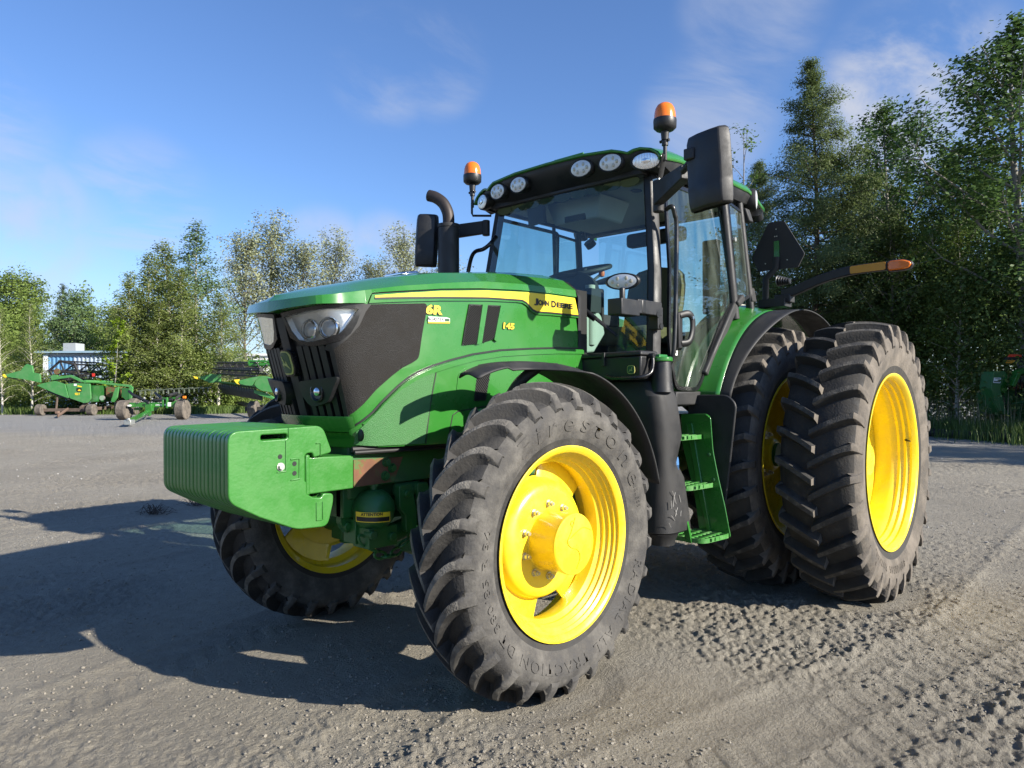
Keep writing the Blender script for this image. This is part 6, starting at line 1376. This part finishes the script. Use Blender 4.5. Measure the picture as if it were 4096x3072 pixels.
# ================================================================== BACKGROUND OBJECTS
RZ = YAW-PI/2                      # local x to the right, local y away from the viewer's side, both on the ground
RZ = math.atan2(.734, -.679)
def wheel_small(parent, c, r_, w_, mat='rubberold', rimc='silver', axis='y', ribs=5):
    b = MB(); prof = [(r_*.58, -w_*.46), (r_*.80, -w_*.5), (r_*.94, -w_*.47), (r_, -w_*.40)]
    for k in range(ribs-1):
        y = -w_*.40+w_*.8*(k+1)/ribs; prof += [(r_, y-w_*.018), (r_*.965, y-w_*.012), (r_*.965, y+w_*.012), (r_, y+w_*.018)]
    prof += [(r_, w_*.40), (r_*.94, w_*.47), (r_*.80, w_*.5), (r_*.58, w_*.46)]
    b.lathe(prof, axis, c, 36); T = b.build('wheel', M[mat], parent, smooth=35)
    b = MB(); b.lathe([(r_*.59, -w_*.44), (r_*.5, -w_*.3), (r_*.2, -w_*.2), (.0001, -w_*.2)], axis, c, 24); b.lathe([(r_*.59, w_*.44), (r_*.5, w_*.3), (r_*.2, w_*.2), (.0001, w_*.2)], axis, c, 24); b.build('rim', M[rimc], T, smooth=40)
    return T
# ---- old combine header with its reel, seen end on (local metres: x right, y away, z up)
k_ = .003126
def HA(cx, cy): return ((cx-1106)*k_, (1388-cy)*k_)
HX = thing('combine_header', 'old green combine header with black reel and long yellow tipped divider', 'combine header', (-7.05, -42.22, 0), RZ)
def plate(name, pts, y0, th, mat, parent, rad=.03, bev=.012):
    b = MB(); b.prism(round_poly([HA(*p) for p in pts], rad), y0, y0+th, 'y'); return b.build(name, mat, parent, bevel=bev)
LEN = Vector((-1.15, 6.4, .1))
M['hgreen'] = paint('faded_green_paint', (.05, .22, .055), .4, var=.12, scale=3, dust=(.15, .22, .12), dustamt=.4)
SPn = plate('side_panel', [(1180, 832), (1330, 820), (1600, 828), (1618, 1090), (1565, 1165), (1490, 1170), (1245, 1085), (1235, 1060)], -.06, .10, M['hgreen'], HX, .05)
plate('divider', [(672, 858), (760, 822), (985, 778), (1170, 842), (1232, 1070), (1220, 1082), (1000, 1000)], -.10, .14, M['hgreen'], HX, .02)
plate('divider', [(130, 662), (405, 592), (440, 540), (500, 478), (600, 510), (622, 632), (735, 655), (750, 800), (740, 805), (420, 742), (160, 705)], -.16, .10, M['hgreen'], HX, .02)
plate('divider_tip', [(75, 680), (95, 655), (150, 690), (140, 718), (110, 712)], -.16, .10, M['decal'], HX, .01)
b = MB(); p = [HA(*q) for q in [(150, 705), (420, 780), (670, 856)]]; b.tube([(a, -.1, z) for a, z in p], .02, 6); b.build('divider_rod', M['black'], HX)
b = MB(); b.prism(round_poly([HA(*q) for q in [(1365, 905), (1455, 905), (1460, 960), (1440, 975), (1385, 972), (1362, 955)]], .02), -.065, -.06, 'y'); b.build('badge', M['decalblack'], SPn)
b = MB(); b.prism([HA(*q) for q in [(1385, 945), (1415, 925), (1440, 940), (1450, 955), (1400, 955)]], -.069, -.065, 'y'); b.build('stag', M['decal'], SPn)
me = text_mesh('922 F', .16, .008); a0, z0 = HA(1338, 1027); put_text('lettering', me, lambda x, y, z: Vector((a0+x*.75, -.068, z0+y)), M['decal'], SPn)
b = MB(); b.prism([HA(*q) for q in [(1320, 830), (1368, 830), (1368, 865), (1320, 865)]], -.064, -.06, 'y'); b.build('label', M['white'], SPn)
b = MB(); b.prism([HA(*q) for q in [(1385, 855), (1460, 875), (1460, 890), (1385, 880)]], -.064, -.06, 'y'); b.build('label', M['decal'], SPn)
# reel: end spiders, bats with tines
hexp = [HA(*q) for q in [(735, 590), (930, 418), (1180, 478), (1272, 668), (1090, 760), (795, 705)]]; hc = HA(1000, 610)
b = MB(); NR = 8
for y in (.15, .45, .72, 1.0):
    off = LEN*y
    ring = [Vector((a, 0, z))+off for a, z in hexp]; c = Vector((hc[0], 0, hc[1]))+off
    for i in range(6):
        if y in (.15, 1.0): b.tube([ring[i], ring[(i+1) % 6]], .07 if y < .5 else .05, 6, flat=(1, .45))
        b.tube([c, ring[i]], .05, 6, flat=(1, .4))
b.build('reel_spider', M['blackdull'], HX, smooth=30)
b = MB()
for a, z in hexp:
    b.tube([Vector((a, 0, z))+LEN*.12, Vector((a, 0, z))+LEN*1.02], .045, 8)
    for q in np.linspace(.16, 1.0, 34): p = Vector((a, 0, z))+LEN*float(q); b.tube([p, p+Vector((-.02, 0, -.22))], .008, 4)
b.tube([Vector((hc[0], 0, hc[1]))+LEN*.02, Vector((hc[0], 0, hc[1]))+LEN*1.03], .09, 10); b.build('reel_bat', M['blackdull'], HX, smooth=30)
b = MB(); b.lathe([(.165, -.03), (.17, 0), (.165, .03), (.0001, .035)], 'y', (hc[0], .05, hc[1]), 20); b.build('reel_pulley', M['rust'], HX)
plate('reel_arm', [(880, 690), (980, 650), (1010, 700), (1240, 672), (1340, 715), (1480, 790), (1440, 810), (1240, 715), (1020, 745), (900, 770)], .05, .12, M['hgreen'], HX)
b = MB(); p0 = HA(1330, 830); p1 = HA(1480, 790); b.tube([(p1[0], .1, p1[1]), (p1[0]+.12, LEN.y, p1[1]-.05)], .09, 8); b.build('back_beam', M['hgreen'], HX)
b = MB(); x0, z0 = HA(1600, 860); x1, z1 = HA(1620, 1100); b.hexa([(x0-.05, .1, z1-.2), (x0+.10, .1, z1-.15), (x0+.10-.6, LEN.y, z1-.15), (x0-.05-.6, LEN.y, z1-.2), (x0-.05, .1, z0), (x0+.10, .1, z0), (x0+.10-.6, LEN.y, z0), (x0-.05-.6, LEN.y, z0)]); b.build('back_wall', M['darkgreen'], HX)
b = MB(); p = HA(1250, 1000); b.tube([(p[0], .15, p[1]), Vector((p[0], .15, p[1]))+LEN*.98], .26, 14); b.build('auger', M['rust'], HX)
b = MB(); pts = [HA(*q) for q in [(850, 960), (1000, 1010), (1250, 1095), (1230, 1120), (1000, 1040), (870, 985)]]
A0 = [Vector((a, .0, z)) for a, z in pts]; b._add(A0+[v+LEN for v in A0], [(0, 1, 2, 3, 4, 5), (11, 10, 9, 8, 7, 6)]+[(i, (i+1) % 6, (i+1) % 6+6, i+6) for i in range(6)]); b.build('cutter_bar', M['blackdull'], HX)
# rear frame that shows right of the panel
plate('rear_frame', [(1480, 790), (2100, 850), (2150, 900), (2120, 1110), (2060, 1130), (2040, 1060), (2090, 960), (2080, 890), (1640, 840), (1480, 815)], 1.2, .10, M['hgreen'], HX)
plate('rear_frame', [(1880, 905), (1945, 880), (1910, 1080), (1850, 1165), (1800, 1150)], .9, .12, M['hgreen'], HX)
plate('feeder_housing', [(1640, 880), (1870, 890), (1810, 1100), (1640, 1060)], 1.3, .5, M['rust'], HX)
plate('feeder_housing', [(1960, 900), (2100, 920), (2110, 1110), (2040, 1130), (1960, 1060)], 1.1, .3, M['darkgreen'], HX)
b = MB(); x, z = HA(1665, 1085); b.lathe([(.14, -.06), (.14, .06), (.06, .1), (.0001, .1)], 'y', (x, .8, z), 16); b.build('drive_hub', M['silver'], HX)
plate('reflector_plate', [(1460, 640), (1510, 640), (1512, 695), (1462, 697)], .9, .02, M['red'], HX, .005, .002)
for pts in ([(1820, 745), (1990, 800), (2080, 840), (2060, 850), (1950, 815), (1820, 775)],): plate('reel_arm', pts, 5.2, .15, M['hgreen'], HX)
# ---- its transport cart
HC = thing('header_cart', 'rusty header cart with small wheels under the old combine header', 'trailer', (-7.05, -42.22, 0), RZ)
for cx, cy, y, rr_ in ((728, 1290, -.05, .31), (1630, 1290, -.05, .31), (1965, 1255, 2.6, .33), (1260, 1250, 5.0, .3)):
    a, z = HA(cx, cy); wheel_small(HC, (a, y, rr_), rr_, .37, 'rubberold', 'silver', 'x', 4)
b = MB(); a0, z0 = HA(830, 1285); a1, z1 = HA(1500, 1280); b.box(((a0+a1)/2, .05, .30), (a1-a0+.5, .22, .17)); b.box((a1+.1, 2.4, .35), (.2, 5.2, .18)); b.box((a1+.6, 2.6, .38), (1.8, .2, .15)); b.box((a0+1.0, 5.0, .32), (1.9, .18, .16)); b.tube([(HA(985, 1230)[0], .05, .35), (HA(1005, 1070)[0], .05, 1.02)], .06, 6); b.tube([(HA(1400, 1240)[0], .1, .4), (HA(1520, 1180)[0], .2, .75)], .09, 6); b.tube([(HA(1840, 1240)[0], 1.4, .4), (HA(1850, 1150)[0], 1.4, .8)], .09, 6); b.build('cart_frame', paint('rusty_frame', (.09, .065, .05), .8, var=.4, scale=8, dust=(.22, .17, .13), dustamt=.6), HC, bevel=.01)
b = MB(); a, z = HA(1200, 1270); b.tube([(a, .0, .36), (2.2, -3.9, .12)], .08, 6, flat=(1, .7)); b.tube([(2.2, -3.9, .12), (2.24, -4.0, .34)], .05, 6); b.box((2.24, -4.0, .30), (.14, .2, .12)); b.build('tow_bar', paint('rusty_bar', (.17, .11, .08), .8, var=.3, scale=10), HC, bevel=.008)

# ---- empty green header trailer
k2 = 34/2892/5.53
def TB_(cx, cy): return ((cx-1106)*k2, (1555-cy)*k2)
TL = thing('header_trailer', 'empty green header trailer with black arms and tow bar on the gravel', 'trailer', (-7.97, -32.39, 0), RZ)
def tbox(b, cx0, cy0, cx1, cy1, y, d): 
    a0, z0 = TB_(cx0, cy1); a1, z1 = TB_(cx1, cy0); b.box(((a0+a1)/2, y, (z0+z1)/2), (a1-a0, d, z1-z0))
b = MB(); tbox(b, 640, 1175, 1690, 1280, .1, .16); tbox(b, 700, 1290, 850, 1345, .3, .2); tbox(b, 1380, 1110, 1420, 1270, .0, .12); tbox(b, 1480, 1060, 1515, 1300, -.05, .12); tbox(b, 1050, 1215, 1190, 1360, -.1, .26)
b.prism([TB_(*q) for q in [(1560, 1180), (1690, 1130), (1690, 1280), (1560, 1280)]], 0, .14, 'y'); b.prism([TB_(*q) for q in [(880, 1050), (1000, 1080), (1350, 1060), (1360, 1110), (1000, 1125)]], 1.8, 1.95, 'y')
b.tube([(TB_(1180, 0)[0], .2, .55), (-3.1, 7.0, .55)], .14, 4); b.box((-3.1, 7.0, .55), (2.6, .2, .2)); b.build('trailer_frame', M['green'], TL, bevel=.012)
for cx, y in ((500, .15), (1795, .15)): a, z = TB_(cx, 0); wheel_small(TL, (a, y, .46), .46, .44, 'rubberold', 'silver', 'x', 5)
for a, y in ((-4.4, 7.0), (-1.8, 7.0)): wheel_small(TL, (a, y, .46), .46, .40, 'rubberold', 'silver', 'x', 5)
b = MB(); a, z = TB_(1130, 1395); b.hexa([(a-.13, -.2, .25), (a+.13, -.2, .25), (-.80, -6.0, .08), (-1.0, -6.0, .08), (a-.13, -.2, .50), (a+.13, -.2, .50), (-.80, -6.0, .24), (-1.0, -6.0, .24)]) if False else b.tube([(a, -.15, .38), (2.28, -6.1, .20)], .13, 4, flat=(1, .85)); b.lathe([(.16, -.05), (.16, .05)], 'x', (a, -.2, .34), 14); b.build('tow_bar', M['green'], TL, bevel=.01)
b = MB(); b.box((2.40, -6.35, .18), (.26, .34, .2)); b.box((2.44, -6.5, .29), (.1, .1, .1)); b.build('coupling', M['steel'], TL, bevel=.02)
b = MB(); p = lambda cx, cy, y: (TB_(cx, cy)[0], y, TB_(cx, cy)[1])
for A_0, B_0 in ((p(1090, 1180, .0), p(590, 1010, .6)), (p(1270, 1085, .4), p(850, 970, 1.6)), (p(1690, 1080, .0), p(1500, 1010, 1.4)), (p(1600, 1120, .1), p(1100, 1130, .2)), (p(590, 1010, .6), p(390, 925, 1.0)), (p(1400, 1020, .6), p(1270, 975, 2.0))): b.tube([A_0, B_0], .085, 4, flat=(1, .8))
b.build('support_arm', M['blackdull'], TL, bevel=.01)
M['pads'] = paint('olive_pads', (.09, .11, .075), .7, var=.2)
for k in range(7):
    b = MB(); q = p(600+60*k, 905-10*k, 1.0+.9*k); b.box((q[0]+.25, q[1], q[2]), (.62, .10, .05), rot=(0, R(-8), 0)); b.box((q[0]+.1, q[1], q[2]-.13), (.06, .08, .24)); b.box((q[0]+.35, q[1], q[2]-.13), (.06, .08, .24)); b.build('rest_pad', M['pads'], TL, bevel=.01)
b = MB(); q = p(1890, 1060, -.1); b.box(q, (.16, .08, .12)); b.build('marker_lamp', paint('orange_lamp', (.75, .2, .01), .3), TL, bevel=.02)
b = MB(); b.tube([q, (q[0]+.02, q[1], .75), (q[0]-.15, q[1], .55)], .012, 6); b.build('lamp_stalk', M['black'], TL)
b = MB(); tbox(b, 1515, 1170, 1585, 1260, -.07, .02); tbox(b, 655, 1220, 690, 1255, -.07, .22); tbox(b, 1432, 1205, 1465, 1240, -.01, .03); b.build('label', M['white'], TL)
me = text_mesh('AWS-36', .16, .004); a0, z0 = TB_(1225, 1245); put_text('lettering', me, lambda x, y, z: Vector((a0+x*.55, .012, z0+y*.65)), M['white'], TL)
me = text_mesh('UNI', .16, .008); a1, z1 = TB_(935, 1245); put_text('lettering', me, lambda x, y, z: Vector((a1+x*.6, .012, z1+y*.7)), M['decalblack'], TL)
b = MB(); 
for cx, cy in ((820, 1180), (852, 1180), (820, 1275), (852, 1275), (1095, 1180), (1165, 1160), (1475, 950), (1520, 945), (1275, 1050), (1165, 1100)): q = p(cx, cy, .0); b.lathe([(.02, -.03), (.02, .0), (.0001, .005)], 'y', q, 8)
b.build('bolt', M['steel'], TL)

# ---- newer draper header on a second cart, half hidden by the tractor nose
k3 = 34/2892/4.74
def TC_(cx, cy): return ((cx-948)*k3, (1500-cy)*k3)
DH_ = thing('draper_header', 'newer wide green header with black reel and yellow tips behind the tractor nose', 'combine header', (-11.16, -28.94, 0), RZ)
NE = Vector((0, 0, 0)); LV = Vector((-5.2, 8.2, .30))
pc = lambda cx, cy, y=0.0: Vector((TC_(cx, cy)[0], y, TC_(cx, cy)[1]))
def plateC(name, pts, y0, th, mat, parent=DH_, rad=.03):
    b = MB(); b.prism(round_poly([TC_(*q) for q in pts], rad), y0, y0+th, 'y'); return b.build(name, mat, parent, bevel=.012)
plateC('divider', [(740, 765), (1030, 700), (1170, 680), (1060, 770), (1005, 860), (900, 855), (780, 825)], -.12, .22, M['hgreen'])
plateC('side_panel', [(1175, 676), (1290, 690), (1420, 760), (1440, 1000), (1180, 960), (1090, 905), (1035, 840), (1075, 745)], -.06, .18, M['hgreen'], rad=.05)
plateC('divider_tip', [(668, 745), (745, 742), (750, 775), (738, 810), (770, 838), (720, 820), (685, 780)], -.14, .2, M['decal'], rad=.01)
plateC('belly_plate', [(1010, 940), (1180, 985), (1420, 1110), (1390, 1125), (1130, 1050), (1010, 1000)], .1, .3, M['hgreen'])
b = MB(); P4 = [pc(1250, 640, .2), pc(1250, 470, .2), pc(1050, 420, .2), pc(960, 560, .2), pc(1050, 680, .2)]; cc = pc(1120, 560, .2)
for f in np.linspace(0, 1, 7):
    o_ = LV*float(f)
    for i in range(5): b.tube([cc+o_, P4[i]+o_], .035, 5)
for q in P4:
    b.tube([q, q+LV], .05, 6)
    for f in np.linspace(0, 1, 46): b.tube([q+LV*float(f), q+LV*float(f)+Vector((-.10, 0, -.24))], .012, 4)
b.tube([cc-LV*.02, cc+LV*1.02], .10, 8); b.build('reel', M['blackdull'], DH_, smooth=30)
b = MB()
for q in P4:
    for f in np.linspace(0, 1, 22): v = q+LV*float(f)+Vector((0, -.05, .02)); b.lathe([(.018, -.02), (.02, 0), (.0001, .02)], 'y', v, 6)
b.build('reel_clip', M['steel'], DH_)
b = MB(); b.tube([pc(870, 470, .4), pc(870, 395, .4)], .05, 6); b.tube([pc(870, 385, .4), pc(1400, 400, .4)], .05, 6); b.tube([pc(880, 460, .4), pc(1400, 450, .4)], .09, 6); b.build('reel_arm', M['green'], DH_)
b = MB(); A0 = [pc(1010, 880, .2), pc(1300, 960, .2), pc(1300, 900, .2), pc(1010, 850, .2)]; b._add(A0+[v+LV for v in A0], [(0, 1, 2, 3), (7, 6, 5, 4)]+[(i, (i+1) % 4, (i+1) % 4+4, i+4) for i in range(4)]); b.build('draper_deck', M['hgreen'], DH_)
b = MB(); A0 = [pc(1010, 1000, .3), pc(1150, 1150, .3), pc(1150, 1060, .3), pc(1010, 940, .3)]; b._add(A0+[v+LV*.95 for v in A0], [(0, 1, 2, 3), (7, 6, 5, 4)]+[(i, (i+1) % 4, (i+1) % 4+4, i+4) for i in range(4)]); b.build('underside', M['blackdull'], DH_)
b = MB()
for f in np.linspace(.02, .9, 15): o_ = LV*float(f); b.hexa([A0[0]+o_+Vector((-.03, 0, .02)), A0[1]+o_+Vector((-.03, 0, .02)), A0[1]+o_+Vector((-.16, .42, .03)), A0[0]+o_+Vector((-.16, .42, .03)), A0[0]+o_+Vector((-.03, 0, .26)), A0[1]+o_+Vector((-.03, 0, .26)), A0[1]+o_+Vector((-.16, .42, .27)), A0[0]+o_+Vector((-.16, .42, .27))])
b.build('skid_plate', paint('dull_skid', (.10, .11, .085), .6, var=.2), DH_, bevel=.01)
o_ = LV*1.0; b = MB(); q = pc(1030, 790)+o_
b.prism([(q.x-1.0, q.z+.05), (q.x-.2, q.z+.25), (q.x+.35, q.z+.2), (q.x+.3, q.z-.25), (q.x-.3, q.z-.28)], o_.y-.1, o_.y+.1, 'y'); b.build('divider', M['hgreen'], DH_, bevel=.02)
b = MB(); b.prism([(q.x-1.25, q.z+.12), (q.x-1.15, q.z-.02), (q.x-.98, q.z-.06), (q.x-.98, q.z+.08)], o_.y-.1, o_.y+.1, 'y'); b.build('divider_tip', M['decal'], DH_, bevel=.01)
DC = thing('header_cart', 'dark header cart with two rubber tyres under the newer wide header', 'trailer', (-11.16, -28.94, 0), RZ)
a, _z = TC_(820, 0); wheel_small(DC, (a, 1.4, .42), .42, .40, 'rubberold', 'silver', 'x', 4); a2_ = TC_(440, 0)[0]; wheel_small(DC, (-6.6, 13.5, .46), .46, .44, 'rubberold', 'silver', 'x', 4)
b = MB(); b.box((a+.4, 1.4, .45), (1.6, .2, .2)); b.tube([(a+.5, 1.4, .5), (-6.0, 13.5, .55)], .13, 4); b.box((-6.1, 13.5, .5), (1.2, .2, .2)); b.tube([(a+1.1, 1.4, .5), (a+1.1, 1.5, .85)], .07, 6); b.build('cart_frame', M['blackdull'], DC)

# ---- shed, pickup, far buildings, hill
def corr(b, x0, x1, y, z0, z1, pitch=.33, dp=.06, mi=0):
    n_ = int((x1-x0)/pitch*4); row0, row1 = [], []
    for k in range(n_+1):
        x = x0+(x1-x0)*k/n_; q = [0, 0, 1, 1][k % 4]; row0.append((x, y+dp*q, z0)); row1.append((x, y+dp*q, z1))
    b.grid([row0, row1])
M['shedwhite'] = paint('shed_white', (.42, .45, .48), .6, var=.1)
SH = thing('shed', 'blue and white corrugated steel shed behind the saplings', 'shed', (-11.67, -63.73, 0), RZ)
b = MB(); b.box((3.1, 4.1, 2.15), (6.0, 8.0, 4.3)); b.build('wall', M['shedwhite'], SH)
b = MB(); corr(b, .38, 2.4, -.08, 0, 4.05); b.build('blue_panel', paint('blue_steel', (.10, .25, .42), .4, var=.1, scale=2), SH, smooth=20)
b = MB(); corr(b, 2.4, 6.05, -.06, 0, 4.1); b.build('white_panel', paint('pale_steel', (.33, .41, .5), .5, var=.1, scale=2), SH, smooth=20)
b = MB(); b.box((.18, -.07, 2.1), (.36, .16, 4.2)); b.build('corner_post', M['white'], SH)
b = MB(); b.box((2.9, 3.9, 4.42), (6.9, 8.6, .16)); b.build('roof', paint('pale_blue_roof', (.25, .36, .44), .5, var=.06), SH)
b = MB(); b.box((1.65, 1.2, 4.85), (1.05, 1.2, .66)); b.build('roof_unit', paint('grey_unit', (.32, .34, .35), .6, var=.06), SH, bevel=.02)
TK = thing('pickup_truck', 'white pickup truck parked at the far left picture edge', 'pickup truck', (-8.82, -63.87, 0), RZ)
b = MB(); b.prism(round_poly([(-3.3, .55), (.75, .55), (.80, .95), (.70, 1.18), (-.35, 1.28), (-1.05, 1.92), (-2.5, 1.95), (-3.3, 1.9)], .08), -.9, .9, 'y'); b.build('body', M['white'], TK, bevel=.06)
b = MB(); b.prism(round_poly([(-.55, 1.32), (-1.10, 1.82), (-1.75, 1.85), (-1.75, 1.30)], .04), -.93, -.90, 'y'); b.prism(round_poly([(-1.85, 1.30), (-1.85, 1.85), (-2.6, 1.85), (-2.6, 1.30)], .04), -.93, -.90, 'y'); b.build('window', M['blackgloss'], TK)
for x in (-.1, -3.0): wheel_small(TK, (x, -.82, .40), .40, .26, 'rubber', 'silver', 'y', 3)
b = MB(); b.box((.77, -.6, .98), (.08, .4, .16)); b.build('headlight', M['lampwhite'], TK, bevel=.03)
WB_ = thing('warehouse', 'long white warehouse glimpsed behind the willows', 'warehouse', (-38.5, -90.0, 0), RZ)
b = MB(); b.box((5.5, 6, 2.9), (15, 12, 5.8)); b.build('wall', M['white'], WB_); b = MB(); b.box((5.5, 6, 5.9), (15.6, 12.6, .25)); b.build('roof', M['white'], WB_)
b = MB(); b.box((2, -.05, 1.6), (3, .1, 3.2)); b.box((8, -.05, 1.6), (3, .1, 3.2)); b.build('door', M['silver'], WB_)
WC_ = thing('warehouse', 'pale wall of a warehouse seen through the birch clump', 'warehouse', (-24.2, -66.0, 0), RZ)
b = MB(); b.box((0, 3, 1.7), (3.6, 6, 3.4)); b.build('wall', M['white'], WC_); b = MB(); b.box((0, 3, 3.5), (4.0, 6.4, .2)); b.build('roof', M['silver'], WC_)
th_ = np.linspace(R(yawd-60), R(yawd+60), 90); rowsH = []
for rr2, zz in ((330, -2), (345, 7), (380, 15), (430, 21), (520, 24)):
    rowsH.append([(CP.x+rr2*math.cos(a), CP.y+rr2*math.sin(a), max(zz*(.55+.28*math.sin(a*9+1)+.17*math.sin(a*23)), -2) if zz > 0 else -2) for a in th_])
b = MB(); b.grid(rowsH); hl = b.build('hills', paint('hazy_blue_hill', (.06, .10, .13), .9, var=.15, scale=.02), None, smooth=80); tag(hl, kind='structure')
# ---- green machine at the right edge, timber and weeds
GM = thing('hay_machine', 'dark green machine with red marker sign at the right picture edge', 'farm machine', (-18.42, -.48, 0), RZ)
k4 = 20/2892/3.016
def TM(cx, cy): return ((cx-1206)*k4, (1390-cy)*k4)
def plateM(name, pts, y0, th, mat, rad=.02, parent=None, bev=.008):
    b = MB(); b.prism(round_poly([TM(*q) for q in pts], rad), y0, y0+th, 'y'); return b.build(name, mat, parent or GM, bevel=bev)
PN = plateM('side_panel', [(1100, 580), (1240, 575), (1255, 600), (1180, 790), (1225, 960), (1260, 1090), (1190, 1100), (1130, 990), (1070, 780)], -.1, .5, M['darkgreen'], .03)
plateM('top_guard', [(1215, 600), (1250, 580), (1330, 610), (1330, 800), (1290, 850), (1200, 800), (1185, 740)], .1, .6, M['green'])
plateM('lift_arm', [(1295, 750), (1375, 570), (1500, 525), (1700, 480), (1700, 540), (1500, 575), (1400, 620), (1330, 770)], -.2, .25, M['green'])
plateM('main_frame', [(1220, 850), (1330, 800), (1700, 800), (1700, 1190), (1420, 1180), (1370, 1120), (1270, 1090)], .3, .8, M['darkgreen'], .05)
b = MB(); q = TM(1360, 755); b.cyl((q[0], .1, q[1]), (q[0]+1.2, .2, q[1]-.02), .10, seg=16); b.build('roller', M['rust'], GM)
plateM('marker_sign', [(1255, 380), (1385, 380), (1395, 410), (1232, 410)], -.25, .04, paint('red_marker', (.8, .05, .02), .3), .004)
plateM('marker_backing', [(1232, 411), (1395, 411), (1420, 470), (1330, 475), (1200, 440)], -.24, .10, M['blackdull'], .006)
plateM('marker_lamp', [(1195, 450), (1310, 450), (1285, 485), (1215, 485)], -.28, .06, M['amberrefl'], .006)
b = MB(); q = TM(1415, 460); w_ = TM(1460, 540); b.tube([(q[0], -.2, q[1]), (w_[0], -.1, w_[1])], .012, 6); b.build('marker_stalk', M['steel'], GM)
b = MB(); b.prism([TM(*q) for q in [(1105, 655), (1187, 658), (1178, 722), (1095, 718)]], -.112, -.10, 'y'); LB = b.build('label', M['white'], PN)
b = MB(); b.prism([TM(*q) for q in [(1120, 664), (1178, 667), (1176, 676), (1118, 673)]], -.116, -.112, 'y'); b.prism([TM(*q) for q in [(1103, 695), (1175, 700), (1173, 712), (1101, 708)]], -.116, -.112, 'y'); b.build('lettering', M['decalblack'], LB)
b = MB(); 
for k in range(6): q = TM(1230+6*k, 885+30*k); b.box((q[0]+.1, .26, q[1]), (.28, .06, .03))
for k in range(5): b.tube([(TM(1400+45*k, 640)[0], -.05, TM(0, 640+20*k)[1]), (TM(1420+45*k, 900)[0], .1, TM(0, 900)[1])], .02, 6)
b.build('linkage', M['blackdull'], GM)
b = MB(); q = TM(1370, 1120); b.tube(smooth_path([(q[0], .2, .9), (q[0]+.3, .0, 1.0), (q[0]+.7, .1, .9)]), .03, 8); b.cyl((q[0]+.5, .2, 0), (q[0]+.5, .2, .9), .07, seg=10); b.build('jack_stand', M['darkgreen'], GM)
LG = MB(); LG.tube([(-21.2, -7.3, .11), (-18.6, -2.9, .12), (-16.75, .25, .12)], .115, 8); lg = LG.build('timber_beam', paint('dark_timber', (.03, .027, .024), .85, var=.3, scale=5, bump=.4, bscale=40), None, smooth=40); tag(lg, 'long dark timber beam lying along the grass edge', 'timber')
b = MB(); b.box((-18.7, -2.35, .07), (.5, .3, .14), rot=(0, 0, .7)); st = b.build('flat_rock', M['stone'], None, bevel=.03); tag(st, 'flat grey rock lying against the timber beam', 'rock')
def weed(loc, label, seed, sc):
    rng = np.random.default_rng(seed); b = MB()
    for k in range(46):
        a = rng.uniform(0, 2*PI); l_ = rng.uniform(.06, .2)*sc; h = rng.uniform(.01, .12)*sc; p = Vector((rng.normal(0, .06*sc), rng.normal(0, .06*sc), 0)); b.tube([p, p+Vector((math.cos(a)*l_*.5, math.sin(a)*l_*.5, h)), p+Vector((math.cos(a)*l_, math.sin(a)*l_, h*.5))], [.004*sc, .003*sc, .0015*sc], 4)
    o = b.build('dead_weed', paint('dead_weed', (.06, .045, .035), .9, var=.4), None); o.location = loc; tag(o, label, 'dead weed')
weed((2.09, -5.55, .015), 'clump of dead brown weed lying left of the front weights', 3, 1.0); weed((1.48, -5.79, .015), 'small dead weed tuft close under the weights', 4, .8)
